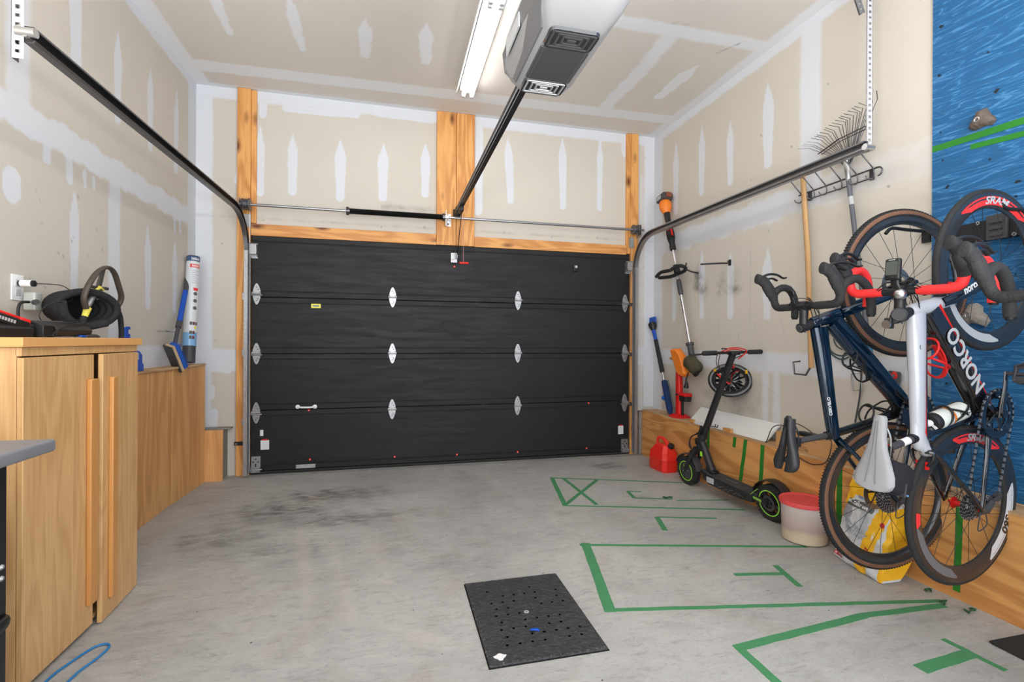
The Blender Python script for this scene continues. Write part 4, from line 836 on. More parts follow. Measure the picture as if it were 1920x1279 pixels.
    jl = [Vector((.030, -.042, -.085)), Vector((.052, -.042, -.135))] if g['stripe'] else [Vector((.035, -.042, -.085)), Vector((.075, -.042, -.14))]
    rd = MB(); rd.sweep([Vector((-.01, -.055, -.012)), j1, jl[0]+Vector((0, -.01, 0))], [(.012, .008), (.018, .014), (.014, .010)], 10, ref=Y)
    for a_, b_ in ((0, 1),):
        for yo in (-.008, .008): rd.sweep([jl[0]+Vector((0, yo, 0)), jl[1]+Vector((0, yo, 0))], [(.010, .0015)]*2, 8, ref=Y)
    for p_ in jl: rd.cyl(p_-Vector((0, .005, 0)), p_+Vector((0, .005, 0)), .020, n=16)
    rd.sweep(smoothpath([Vector((-.012, -.058, -.04)), Vector((-.06, -.06, -.05)), Vector((-.085, -.058, -.005)), Vector((-.03, -.06, .0)), Vector((.02, -.056, -.01))], 5), .0024, 6)
    rd.build('rear_derailleur', 'dgrey', b, smooth=45)
    cn = MB(); cg = g['cr']*.75
    top = [bb+Vector((0, cy-.002, rr1)), Vector((0, -.036, cg))]; bot = [bb+Vector((0, cy-.002, -rr1)), jl[1]+Vector((.018, 0, -.004))]
    run = []
    for k in range(9): a = pi/2-k*pi/8; run.append(bb+Vector((sin(pi/2-a)*0+cos(a)*rr1, cy-.002, sin(a)*rr1)))
    path = [top[1]]+run+[bot[1], jl[1]+Vector((-.018, 0, -.01)), jl[0]+Vector((.018, 0, .01)), Vector((-.02, -.036, -cg*.9)), Vector((-cg, -.036, 0))]
    # individual links along the chain
    dl = .0127; acc = 0; pl_ = [Vector(p_) for p_ in path]; k = 0
    for i in range(len(pl_)-1):
        seg = pl_[i+1]-pl_[i]; Ls = seg.length; d2 = seg/Ls; t_ = acc
        while t_ < Ls:
            p_ = pl_[i]+d2*t_; side = .0035 if k % 2 else .0022
            cn.cyl(p_-Vector((0, .004, 0)), p_+Vector((0, .004, 0)), .0026, n=6, mi=1)
            for s_ in (-1, 1): cn.sweep([p_+Vector((0, s_*side, 0)), p_+d2*dl+Vector((0, s_*side, 0))], [(.0042, .0006)]*2, 6, 0 if k % 2 else 1, ref=Y)
            t_ += dl; k += 1
        acc = t_-Ls
    cn.build('chain', ['black', 'galv'], b, smooth=0)
    if not g['rotor']:    # rim brakes
        for c0, u in ((SC_*.80+Vector((-.0, 0, -.0)), 1), (crown+Vector((.02, 0, -.005)), 0)):
            br = MB(); cc = Vector((.215, 0, .275)) if u else Vector((crown.x+.038, 0, crown.z+.03)); tip = Vector((.16, 0, .272)) if u else Vector((crown.x+.075, 0, crown.z-.03))
            for s_ in (1, -1): br.sweep(smoothpath([cc+Vector((0, s_*.008, .012)), cc+Vector((-.0, s_*.036, .0)), (cc+tip)/2+Vector((0, s_*.038, 0)), tip+Vector((0, s_*.020, 0))], 4), [(.009, .006)]*13, 8, 0, ref=Y); br.cbox(tip+Vector((0, s_*.018, 0)), (.03, .009, .012), 1)
            br.cyl(cc+Vector((0, 0, -.02)), cc+Vector((0, 0, .025)), .008, mi=2); br.cyl(cc+Vector((0, -.03, .01)), cc+Vector((0, -.045, .01)), .005, mi=2)
            br.build('brake_caliper', ['black', 'red', 'silver'], b, smooth=40)
    return b
def cage(parent, mat, base, d, up, name='bottle_cage', L=.13):
    # hoop cage on a tube: base point on tube, d along tube, up away from it
    base, d, up = Vector(base), Vector(d).normalized(), Vector(up).normalized(); y = Vector((0, 1, 0)); mb = MB()
    def pt(a, r, ang): return base+d*a+up*(.040+r*cos(ang)*1)+y*(r*sin(ang)) if 1 else 0
    mb.sweep([base-d*.03+up*.004, base+d*.06+up*.004], [(.004, .010)]*2, 8, ref=y)
    hoop = [base+d*(.075+.022*cos(a))+up*(.042-.038*cos(a))+y*(.039*sin(a)) for a in [2*pi*k/20 for k in range(20)]]
    mb.sweep(hoop, [(.0045, .0045)]*20, 8, closed=True)
    for s_ in (1, -1):
        mb.sweep(smoothpath([base+d*.07+up*.01+y*s_*.02, base+d*.02+up*.035+y*s_*.040, base-d*.04+up*.060+y*s_*.030, base-d*.055+up*.066+y*s_*.006], 4), [(.005, .004)]*13, 8)
        mb.sweep(smoothpath([base+d*.055+up*.072+y*s_*.018, base+d*.01+up*.05+y*s_*.040, base-d*.045+up*.012+y*s_*.022, base-d*.06+up*.004], 4), [(.005, .004)]*13, 8)
    mb.sweep(smoothpath([base-d*.058+up*.004, base-d*.07+up*.03, base-d*.058+up*.064], 4), [(.004, .010)]*9, 8, ref=y)
    return mb.build(name, mat, parent, smooth=50)

# -------- the white, black and red bike -----------------------------
RN = [[.1063, -.0667, -.9921], [-.0236, .9973, -.0696], [.9941, .0308, .1045]]
wtxt = P('white_lettering', (.72, .73, .74), .4); gtxt = P('grey_lettering', (.42, .43, .45), .45)
gN = dict(wb=.985, R=.336, tr=.0125, rim=.256, tan=False, rotor=False, rimmat='carbon', hub='red',
    ht=(.757, .435), hb=(.803, .300), tt=(.75, .42), tta=(.755, .405), sc=(.268, .313), bb=(.395, -.062), dta=(.778, .335), sso=(-.02, -.03),
    m1='wpaint', m2='bpaint', lm='wpaint', tti=0, dti=1, sti=1, ssi=1, fm=1, stripe=True,
    st=(.728, .492), cl=(.825, .503), tape='redtape', sd=(.20, .548), sl=.285, sw=1.08, split=False, sad=P('grey_saddle', (.31, .31, .32), .65, bump=.2, bscale=200),
    ring=.100, disc=False, crank=8, ringm='bpaint', pedals=True, cogs=10, cr=.055,
    texts=[('NORCO', (.47, -.005), (.74, .27), .092, .0020, .010, P('silver_lettering', (.50, .51, .52), .4), dict(sx=.93, yoff=-.0335)), ('norco', (.855, .235), (.92, .13), .045, .001, .0, wtxt, dict(sx=.9, yoff=-.049)), ('SYNAPSE', (.02, -.045), (.2, -.05), .0, 0, 0, wtxt, dict(yoff=-.08))][:2],
    dec_f=[(50, -40, .268, .303, 'redtape', ('SRAM', gtxt, .040, .0012, 1.45)), (118, 196, .266, .300, 'lgrey', None)],
    dec_r=[(26, -34, .268, .303, 'redtape', ('SRAM', gtxt, .040, .0012, 1.3)), (108, 178, .266, .300, P('decal_grey', (.13, .13, .14), .4), None), (-70, -140, .266, .302, P('decal_pale', (.55, .56, .58), .4), ('S60', 'bpaint', .045, .0016, 1.2)), (96, 108, .27, .30, 'redtape', None)])
norco = bike('road_bicycle', 'white, black and red road bicycle with red bar tape hanging upright against the blue board', RN, (2.315, 1.5163, .5308), gN)
MB().rbox((-.0, -.03, 0), (.0, .03, 0)) if 0 else None
cN = (.825, .503)
mb = MB().rbox((-.026, -.043, -.008), (.026, .043, .008), .006, 0, frame((.898, .0, .545), (-.25, 0, 1), (0, 1, 0)) if 0 else frame((.905, .006, .540), (0, 1, 0), (.97, 0, .24)) @ Matrix.Rotation(pi/2, 4, 'Z'))
fm = frame((.905, .006, .545), (0, -1, 0), (1, 0, .08))
mb = MB().rbox((-.028, -.042, -.009), (.028, .042, .009), .008, 0, fm); mb.box((-.021, -.022, .009), (.021, .030, .0096), 1, fm); mb.box((-.012, .034, .0085), (.012, .037, .0096), 2, fm)
bc = mb.build('bike_computer', ['black', P('lcd_screen', (.075, .085, .075), .25), 'lgrey'], norco, smooth=45)
MB().sweep([(.828, .0, .515), (.85, .004, .53), (.87, .006, .532)], [(.006, .014)]*3, 8, ref=(0, 1, 0)).build('computer_mount', 'black', norco)
MB().lathe([(0, .030), (.010, .030), (.019, .022), (.021, .008), (.018, 0), (0, 0)], (.812, -.018, .520), (-.25, -.2, 1), 20).build('bicycle_bell', 'silver', norco, smooth=50)
MB().lathe([(0, .012), (.022, .012), (.026, .006), (.026, -.004), (0, -.004)], (.735, -.012, .512), (-.3, -.4, .87), 18).build('stem_light', 'dgrey', norco)
MB().rbox((-.02, -.014, -.012), (.02, .014, .012), .004, 0, frame((.70, .02, .515), (1, 0, 0), (0, 1, 0))).lathe([(0, 0), (.017, 0), (.017, .006), (0, .006)], (.695, .02, .527), (-.3, 0, 1), 14, mi=1).build('small_lamp', ['black', 'silver'], norco)
wc = MB().cyl((0, -.055, 0), (0, -.012, 0), .017, .022, n=18); wc.build('hub_cap', 'red', norco)
cage(norco, 'red', (.60, 0, .235), (.70, 0, .715), (-.715, 0, .70))
cage(norco, 'black', (.345, 0, .105), (-.335, 0, .94), (.94, 0, .335))
# top tube emblem
mm = frame((.60, -.0215, .395), (0.98, 0, .2), (-.2, 0, .98), None)
MB().lathe([(.010, 0), (.013, 0), (.013, .001), (.010, .001)], (.625, -.0225, .385), (0, -1, 0), 20, closed=True).box((.618, -.0235, .383), (.632, -.0225, .387)).box((.623, -.0235, .376), (.627, -.0225, .394)).build('head_emblem', 'bpaint', norco, smooth=0)
# water bottle in the lower cage (its own thing)
Mn = wm(norco)
ctr = Vector((.385, 0, .150)); dirn = Vector((-.335, 0, .94)).normalized()
p0 = Vector((.345, 0, .085))+Vector((.94, 0, .335))*.042; dr = Vector((-.335, 0, .94)).normalized()
bt = thing('water_bottle', 'translucent white water bottle with black cap held in the white and black bicycle', 'bottle', M4=Mn @ frame(p0, dr.orthogonal(), dr.cross(dr.orthogonal())) )
MB().lathe([(0, -.03), (.030, -.03), (.036, -.022), (.036, .05), (.033, .058), (.033, .068), (.0365, .076), (.0365, .125), (.033, .135)], n=28).build('bottle_body', P('bottle_white', (.72, .74, .68), .3, coat=.3), bt)
MB().lathe([(.0345, .135), (.0345, .150), (.028, .160), (.012, .164), (0, .164)], n=28).build('bottle_cap', 'black', bt)
MB().lathe([(.013, .163), (.013, .176), (.009, .184), (.004, .186), (.004, .18), (0, .18)], n=18).box((-.03, -.005, .161), (.03, .005, .165)).build('nozzle', 'white', bt)
mb = MB()
def wpb(v): a = v.x/.037+3.9; return Vector((.0372*cos(a), .0372*sin(a), .022+v.y))
text(mb, 'CAMEL', .024, None, 0, .0003, warp=lambda v: (lambda a: Vector((.0373*cos(a), .0373*sin(a), .012+v.x*.9)))(4.1+v.y/.037), bold=.0006)
mb.build('bottle_lettering', 'bpaint', bt, smooth=0)
MB().lathe([(.0368, .064), (.0368, .076)], n=28).build('orange_band', 'orange', bt)
# saddle bag hanging behind the grey saddle (its own thing)
sb = thing('saddle_bag', 'black fabric saddle bag strapped under the grey saddle', 'bag', M4=Mn @ Matrix.Translation((.105, -.012, .43)))
MB().loft([rr(-.050, .050, -.030, .030, .022, -.050), rr(-.058, .060, -.036, .036, .026, -.030), rr(-.060, .066, -.038, .038, .028, .010), rr(-.050, .075, -.034, .034, .025, .045), rr(-.035, .07, -.026, .026, .02, .058)]).build('bag_body', P('bag_fabric', (.012, .013, .017), .85, bump=.4, bscale=120), sb, smooth=60)
MB().box((-.062, -.0385, -.006), (-.01, .0385, .004)).build('strap', 'dgrey', sb)
MB().sweep([(-.058, -.03, -.03), (-.06, .03, -.03)], .004, 8).build('reflective_loop', P('blue_trim', (.15, .35, .6), .4), sb)

# -------- the dark blue gravel bike -----------------------------------
RC = [[.076, .092, -.993], [-.022, .996, .091], [.997, .015, .078]]
gC = dict(gN); gC.update(wb=1.02, R=.350, tr=.0195, rim=.278, tan=True, rotor=True, hub='black',
    ht=(.788, .468), hb=(.838, .345), tta=(.772, .435), sc=(.275, .310), bb=(.415, -.082), dta=(.805, .365), sso=(-.015, -.02),
    m1='navy', m2='bpaint', lm='wpaint', tti=0, dti=0, sti=1, ssi=0, fm=0, stripe=False, st=(.765, .512), cl=(.860, .520), tape='rubber',
    sd=(.225, .560), sl=.25, sw=1.05, split=True, sad=P('black_saddle', (.022, .023, .026), .45), ring=.088, disc=True, crank=60, ringm='dblue', pedals=False, cogs=11, cr=.074,
    texts=[('CERVELO', (.37, .352), (.45, .373), .021, .0004, .0, wtxt, dict(yoff=-.024)), ], dec_f=None, dec_r=None)
cerv = bike('road_bicycle', 'dark blue gravel bicycle with tan-wall tyres and black bars hanging against the drywall', RC, (2.2977, 1.8281, .4737), gC)
cage(cerv, 'black', (.62, 0, .175), (.70, 0, .715), (-.715, 0, .70))
cage(cerv, 'black', (.372, 0, .06), (-.33, 0, .94), (.94, 0, .33))
MB().sweep([(.868, .035, .535), (.90, .035, .552)], [.004, .005], 8).lathe([(0, -.005), (.017, -.004), (.019, 0), (.017, .004), (0, .005)], (.918, .035, .562), (-.3, 0, 1), 16).build('bar_mirror', 'black', cerv, smooth=50)
MB().sweep([(.62, -.016, .165), (.50, -.018, .035)], [(.018, .014), (.016, .012)], 10, ref=(0, 1, 0)).box((.53, -.03, .05), (.55, -.01, .11)).build('frame_pump', 'black', cerv)
# -------- third bike, mostly beyond the picture ------------------------
gT = dict(gN); gT.update(stripe=False, m1='bpaint', m2='bpaint', lm='bpaint', fm=0, tti=0, tape='rubber', sad='black', texts=[], dec_f=None, dec_r=None, hub='black')
gT['sd'] = (.17, .47)
RT = [list(r) for r in RN]; RT[1][0] = .085
bike('road_bicycle', 'black bicycle at the right edge, only its black taped handlebar and brake hood in view', RT, (2.178, .842, .480), gT)

# wall rack behind the front wheel
rk = thing('bike_rack', 'black wall mounted bicycle rack bar bolted to the blue board', 'rack', (2.74, 1.5, 1.73))
wpart(MB().box((2.715, .75, 1.69), (2.757, 1.86, 1.785)), 'rack_bar', 'black', rk, bevel=.002)
wpart(MB().box((2.700, 1.60, 1.685), (2.715, 1.68, 1.80)).box((2.69, 1.615, 1.70), (2.70, 1.665, 1.715)).box((2.69, 1.615, 1.73), (2.70, 1.665, 1.745)).box((2.69, 1.615, 1.76), (2.70, 1.665, 1.775)), 'wheel_cradle', 'dgrey', rk, bevel=.002)
wpart(MB().sweep(smoothpath([(2.71, 1.49, 1.76), (2.60, 1.48, 1.77), (2.50, 1.48, 1.77), (2.46, 1.48, 1.79)], 4), .008, 8), 'wheel_hook', 'black', rk)
for y in (1.82, 1.72, 1.58, 1.45):
    for z in (1.697, 1.778): wpart(MB().lathe([(.004, .0), (.009, .0), (.009, .003), (.004, .003)], (2.714, y, z), (-1, 0, 0), 12, closed=True), 'bolt', 'silver', rk)
solo(MB().sweep(smoothpath([(2.765, 1.99, 1.80), (2.62, 1.985, 1.80), (2.52, 1.98, 1.80), (2.48, 1.98, 1.77)], 4), .009, 10).box((2.755, 1.965, 1.74), (2.768, 2.005, 1.86)), 'wall_hook', 'black', 'black rubber coated hook on the wall holding the dark blue bicycle', 'hook', (2.77, 1.99, 1.8))

# ================================================================== BLUE BOARD WITH CLIMBING HOLDS
def bluewood():
    m = P('blue_plywood', S(48, 112, 168), .42); n, l = nt(m); b = n['Principled BSDF']; tc = n.new('ShaderNodeTexCoord')
    mp = n.new('ShaderNodeMapping'); mp.inputs['Scale'].default_value = (1, .55, 4.6); mp.inputs['Rotation'].default_value = (-.22, 0, 0); l.new(tc.outputs['Object'], mp.inputs['Vector'])
    t = n.new('ShaderNodeTexNoise'); t.inputs['Scale'].default_value = 4; t.inputs['Detail'].default_value = 5; t.inputs['Distortion'].default_value = .9; l.new(mp.outputs[0], t.inputs['Vector'])
    mu = n.new('ShaderNodeMath'); mu.operation = 'MULTIPLY'; mu.inputs[1].default_value = 40; l.new(t.outputs['Fac'], mu.inputs[0]); sn = n.new('ShaderNodeMath'); sn.operation = 'SINE'; l.new(mu.outputs[0], sn.inputs[0])
    r = n.new('ShaderNodeValToRGB'); e = r.color_ramp.elements; e[0].position = 0; e[0].color = (*S(24, 86, 132), 1); e[1].position = 1; e[1].color = (*S(66, 124, 172), 1); x = e.new(.5); x.color = (*S(28, 92, 142), 1); y = e.new(.93); y.color = (*S(30, 96, 146), 1)
    mr = n.new('ShaderNodeMapRange'); mr.inputs[1].default_value = -1; l.new(sn.outputs[0], mr.inputs[0]); l.new(mr.outputs[0], r.inputs[0]); l.new(r.outputs[0], b.inputs['Base Color'])
    bp = n.new('ShaderNodeBump'); bp.inputs['Strength'].default_value = .3; bp.inputs['Distance'].default_value = .004; l.new(sn.outputs[0], bp.inputs['Height']); l.new(bp.outputs[0], b.inputs['Normal'])
    return m
bw = thing('climbing_board', 'tall blue painted plywood board on the right wall with bolt holes', 'board', (2.76, .5, .483))
wpart(MB().box((2.757, YB+.01, .483), (2.770, 1.955, 3.42)), 'panel', bluewood(), bw, smooth=0)
mb = MB(); rs = random.Random(5)
hl = [(1.914, 2.843, .018), (1.709, 2.596, .012), (1.921, 2.596, .02), (1.914, 2.297, .012), (1.674, 2.393, .02), (1.904, 2.149, .011), (1.883, 2.005, .02), (1.592, 1.941, .018), (1.6, 1.875, .012), (1.66, 1.55, .008), (1.60, 1.52, .008), (1.8, 1.1, .014), (1.86, 1.2, .012), (1.62, .85, .012), (1.55, .72, .01), (1.72, .62, .012), (1.88, .75, .012), (1.7, 2.08, .01), (1.88, 1.0, .012), (1.63, 2.22, .012)]
for y, z, r in hl:
    k = 9; mb.add([(2.7562, y, z)]+[(2.7562, y+r*rs.uniform(.25, .8)*cos(2*pi*i/k), z+r*rs.uniform(.2, .7)*sin(2*pi*i/k)) for i in range(k)], [(0, 1+i, 1+(i+1) % k) for i in range(k)])
wpart(mb, 'bolt_holes', P('hole_dark', (.012, .02, .03), .9), bw, smooth=0)
M['stone'] = P('stone_hold', S(96, 84, 76), .85, var=.45, vscale=40, bump=.6, bscale=60)
def hold(y, z, s, lab, mat='stone', sq=False):
    rings = []
    k = 14; rr_2 = random.Random(int(y*1000))
    for h_, sc in ((0, 1), (.012, .98), (.030, .78), (.040, .45)):
        ring = []
        for i in range(k):
            a = 2*pi*i/k; q = (1+.28*cos(3*(a+.5)))*(1 if not sq else 1/max(abs(cos(a)), abs(sin(a)))**.8/1.1)*(1+.04*rr_2.uniform(-1, 1)); ring.append(Vector((2.756-h_, y+s*sc*q*cos(a), z+s*sc*q*sin(a)*.9)))
        rings.append(ring)
    mb = MB().loft(rings); t = solo(mb, 'climbing_hold', mat, lab, 'climbing hold', (2.756, y, z), smooth=60)
    wpart(MB().lathe([(0, 0), (.007, 0), (.009, .003), (.013, .002)], (2.7165, y+.004, z), (-1, 0, 0), 12), 'bolt', 'silver', t)
hold(1.725, 2.277, .048, 'brown stone-like triangular climbing hold above the green tape on the blue board')
hold(1.76, 1.34, .060, 'pale rough squarish climbing hold seen through the upper wheel with the red decal', P('pale_hold', S(150, 142, 134), .9, var=.3, vscale=40, bump=.6, bscale=60), True)
# ================================================================== TAPE
def ftape(a, b, w, lab, z=.0012, mat='green', wig=.003, name='floor_tape'):
    a, b = Vector((*a, 0)), Vector((*b, 0)); d = (b-a); L = d.length; d /= L; nn = Vector((-d.y, d.x, 0)); n = max(2, int(L/.06)); rs = random.Random(int(a.x*991+b.y*77))
    mb = MB(); top = []; 
    for i in range(n+1):
        p = a+d*L*i/n; o = rs.uniform(-wig, wig); top.append((p+nn*(w/2+o*.5+rs.uniform(-wig, wig)*.3), p-nn*(w/2-o*.5+rs.uniform(-wig, wig)*.3)))
    rings = [[t0+Vector((0, 0, .0002)), t0+Vector((0, 0, z)), t1+Vector((0, 0, z)), t1+Vector((0, 0, .0002))] for t0, t1 in top]
    mb.loft(rings); return solo(mb, name, mat, lab, 'tape', ((a+b)/2), 'green tape lines on the concrete floor', smooth=0)
W1 = .024
for a, b, w, lab, z in [
    ((1.375, 4.07), (2.42, 3.68), W1, 'green tape line nearest the black door, running to the scooter wheel', .0010),
    ((1.378, 4.08), (1.238, 3.355), .036, 'green tape strip closing the left end of the box marked with a cross', .0014),
    ((1.47, 4.04), (1.474, 3.33), .030, 'green tape diagonal of the cross, leaning toward the right', .0018),
    ((1.745, 3.93), (1.255, 3.385), .030, 'green tape diagonal of the cross, running to the lower left corner', .0022),
    ((1.24, 3.362), (2.47, 2.985), W1, 'long green tape line under the cross, running beneath the scooter', .0010),
    ((1.848, 3.57), (1.818, 3.40), .030, 'short thick green tape stub left of the torn line beside the scooter', .0014),
    ((1.84, 3.575), (1.95, 3.535), .018, 'tiny green tape tick on top of the short stub near the scooter', .0010),
    ((1.82, 3.405), (2.09, 3.315), .022, 'green tape piece ending in a torn crumple near the scooter', .0010),
    ((2.10, 3.275), (2.50, 3.20), .018, 'green tape piece from the torn crumple to the scooter deck', .0010),
    ((1.775, 3.00), (2.16, 2.885), .022, 'green tape bar of the upside down corner mark left of the scooter rear wheel', .0010),
    ((1.776, 3.005), (1.70, 2.775), .034, 'green tape leg of the upside down corner mark left of the scooter rear wheel', .0014),
    ((1.085, 2.695), (2.38, 2.365), .027, 'long green tape line running to the bucket with red lid', .0010),
    ((1.128, 2.71), (.952, 1.995), .052, 'wide green tape strip at the left end of the middle rectangle', .0014),
    ((.95, 2.012), (2.505, 1.722), .027, 'long green tape line beside the black floor drain cover corner', .0010),
    ((1.728, 2.168), (2.01, 2.112), .030, 'green tape stem pointing left beside the salt bag', .0010),
    ((2.015, 2.205), (1.962, 1.985), .032, 'green tape crossbar of the sideways T beside the salt bag', .0014),
    ((1.32, 1.645), (2.03, 1.71), .040, 'green tape line rising from the lower left corner, near half', .0010),
    ((2.03, 1.71), (2.47, 1.69), .036, 'green tape line rising from the lower left corner, far half with curled end', .0012),
    ((1.335, 1.66), (1.33, 1.30), .036, 'green tape strip running down out of the picture at the bottom', .0014),
    ((1.90, 1.38), (2.20, 1.405), .050, 'wide green tape stem of the sideways T near the black mat', .0010),
    ((2.185, 1.50), (2.20, 1.30), .026, 'green tape crossbar of the sideways T near the black mat', .0014)]:
    ftape(a, b, w, lab, z)
def crumple(x, y, s, lab):
    rs = random.Random(int(x*100)); mb = MB(); n = 7; pts = [Vector((x+s*i/n+rs.uniform(-.01, .01), y+rs.uniform(-.012, .012), .004+rs.uniform(0, .012))) for i in range(n)]
    mb.sweep(pts, [(.009, .002)]*n, 6, ref=(.3, 1, .5)); solo(mb, 'tape_scrap', P('tape_scrap', S(50, 88, 58), .8), lab, 'tape', pts[0], smooth=0)
crumple(2.02, 3.335, .10, 'torn crumpled bit of dark green tape beside the scooter deck')
crumple(2.515, 1.80, .03, 'tiny green tape scrap on the floor near the salt bag')
crumple(2.50, 1.62, .07, 'dark green twist of tape by the foot of the right plywood')
crumple(2.47, 1.70, .03, 'curled end of tape near the rear wheel of the white bicycle')
def wtape(y0, z0, y1, z1, w, lab, X=2.5885):
    mb = MB(); rs = random.Random(int(y0*100)); n = 6; rings = []
    for i in range(n+1):
        y = y0+(y1-y0)*i/n; z = z0+(z1-z0)*i/n; a = rs.uniform(-.002, .002); rings.append([Vector((X+.001, y-w/2+a, z)), Vector((X, y-w/2+a, z)), Vector((X, y+w/2+a, z)), Vector((X+.001, y+w/2+a, z))])
    mb.loft(rings); solo(mb, 'wall_tape', 'greenb', lab, 'tape', (X, (y0+y1)/2, (z0+z1)/2), 'green tape strips on the right plywood', smooth=0)
wtape(3.572, .470, 3.585, .13, .036, 'green tape strip on the plywood right behind the scooter stem')
wtape(3.246, .466, 3.257, .385, .034, 'short stub of green tape at the top edge of the plywood')
wtape(3.128, .470, 3.184, .143, .036, 'green tape strip on the plywood behind the scooter deck, just right of the short stub')
wtape(2.956, .466, 2.979, .10, .036, 'green tape strip on the plywood above the scooter rear wheel')
wtape(2.337, .470, 2.342, .05, .036, 'green tape strip on the plywood seen through the dark blue bicycle rear wheel')
wtape(1.706, .470, 1.722, .036, .030, 'green tape strip on the plywood seen through the white bicycle rear wheel')
for a, b, w, lab in (((1.953, 2.221), (1.0, 2.19), .032, 'green tape strip right across the blue board, topmost'), ((1.78, 2.168), (1.0, 2.10), .026, 'shorter green tape strip below the topmost one on the blue board')):
    mb = MB().prism([(2.7565, a[0], a[1]-w/2), (2.7565, a[0], a[1]+w/2), (2.7565, b[0], b[1]+w/2), (2.7565, b[0], b[1]-w/2)], (-.001, 0, 0)); solo(mb, 'wall_tape', 'greenb', lab, 'tape', (2.756, 1.5, 2.2), smooth=0)
# ================================================================== FLOOR: drain cover, mat, scraps, hose
M['plate'] = P('rough_black_plate', (.040, .040, .043), .55, var=.65, vscale=38, bump=1.0, bscale=60)
dc = thing('floor_drain_cover', 'square black perforated rubber drain cover set in the concrete floor', 'drain cover', (.59, 2.06, 0))
mb = MB(); x0, x1, y0, y1 = .357, .827, 1.752, 2.383; nx, ny = 26, 34; rs = random.Random(3)
hs = [(.40+.052*i+.013*(j % 2)-.004, 1.86+.052*j) for i in range(8) for j in range(9) if .42 < .40+.052*i < .79]
hs = [h_ for h_ in hs if rs.random() < .8 and abs(h_[0]-.59)+abs(h_[1]-2.1) > .05]
wpart(MB().box((x0, y0, .001), (x1, y1, .008)), 'plate', 'plate', dc, bevel=.002)
dh = None
for hx, hy in hs:
    if dh is None: dh = MB().lathe([(0, .0001), (.0062, 0)], (0, 0, 0), (0, 0, 1), 10).build('drain_hole', P('hole', (.001, .001, .001), 1, spec=0), dc, smooth=0); q = dh
    else: q = dh.copy(); COL.objects.link(q); q.parent = dc
    q.location = (hx-.59, hy-2.06, .0084)
wpart(MB().lathe([(.005, .0), (.005, .0015), (.011, .0015), (.011, 0)], (.585, 2.07, .008), (0, 0, 1), 16), 'centre_ring', 'lgrey', dc)
mb = MB()
for k in range(90):
    x, y = rs.uniform(x0+.02, x1-.02), rs.uniform(y0+.02, y1-.02); L = rs.uniform(.004, .03); a = rs.uniform(-.6, .6); mb.add([(x, y, .0083), (x+L*cos(a), y+L*sin(a), .0083), (x+L*cos(a), y+L*sin(a)+.0009, .0083), (x, y+.0009, .0083)], [(0, 1, 2, 3)])
for k in range(130):
    s_ = rs.choice((0, 1, 2)); x = x0+rs.uniform(0, .015) if s_ == 0 else rs.uniform(x0, x1); y = rs.uniform(y0, y1) if s_ == 0 else (y0+rs.uniform(0, .012) if s_ == 1 else y1-rs.uniform(0, .01)); r = rs.uniform(.001, .004); mb.add([(x-r, y-r, .0083), (x+r, y-r*.5, .0083), (x+r, y+r*.6, .0083), (x-r*.3, y+r, .0083)], [(0, 1, 2, 3)])
wpart(mb, 'scratches', P('scratch', (.15, .15, .15), .9), dc, smooth=0)
solo(MB().box((.352, 1.747, .0004), (.832, 2.388, .0012)), 'drain_gap', P('gap_dirt', (.006, .006, .006), 1), 'dark dirt gap around the black drain cover', 'gap', (.59, 2.06, .0006), smooth=0)
mb = MB(); rs = random.Random(9); solo(mb.loft([[Vector((.405+.022*cos(a)*(1+.3*sin(3*a)), 1.795+.016*sin(a)*(1+.3*cos(4*a)), z)) for a in [2*pi*k/14 for k in range(14)]] for z in (.0085, .012)]), 'white_blob', 'white', 'small white dried blob on the near left corner of the drain cover', 'blob', (.405, 1.795, .008), smooth=0)
solo(MB().sweep([(.565, 1.935, .010), (.575, 1.930, .014), (.592, 1.928, .012), (.60, 1.922, .010)], [(.006, .003), (.009, .003), (.010, .003), (.006, .002)], 6, ref=(0, 0, 1)), 'plastic_scrap', 'blue', 'tiny bright blue plastic scrap lying on the drain cover', 'scrap', (.58, 1.93, .01))
mt = thing('rubber_mat', 'black ribbed rubber mat corner on the floor at the lower right', 'mat', (2.6, 1.2, 0))
mb = MB().box((2.337, .60, .001), (2.580, 1.428, .010))
for k in range(24): mb.box((2.337+.010*k, 1.42, .003), (2.337+.010*k+.006, 1.436, .011))
wpart(mb, 'mat_body', 'rubber', mt, bevel=.001)
hs_ = MB().sweep(smoothpath([(-1.172, 1.75, .006), (-1.168, 2.04, .006), (-1.152, 2.13, .006), (-1.12, 2.22, .006), (-1.085, 2.24, .006), (-1.062, 2.215, .006), (-1.066, 2.15, .006), (-1.09, 2.06, .006), (-1.09, 1.9, .006), (-1.05, 1.7, .006)], 6), .0042, 8)
solo(hs_, 'air_hose', P('blue_hose', S(40, 120, 180), .4), 'thin blue hose looped on the floor at the foot of the cabinet', 'hose', (-1.1, 2.1, .006))
mb = MB(); rs = random.Random(8)
for k in range(60):
    x, y = rs.uniform(-.9, 2.3), rs.uniform(1.4, 4.2); r = rs.uniform(.0015, .004); mb.add([(x-r, y-r, .002), (x+r*1.6, y-r*.5, .002), (x+r, y+r*.6, .002), (x, y, .004)], [(0, 1, 3), (1, 2, 3), (2, 0, 3)])
tag(mb.build('floor_grit', 'ink', smooth=0), 'scattered specks of grit over the concrete floor', 'grit', kind='stuff')

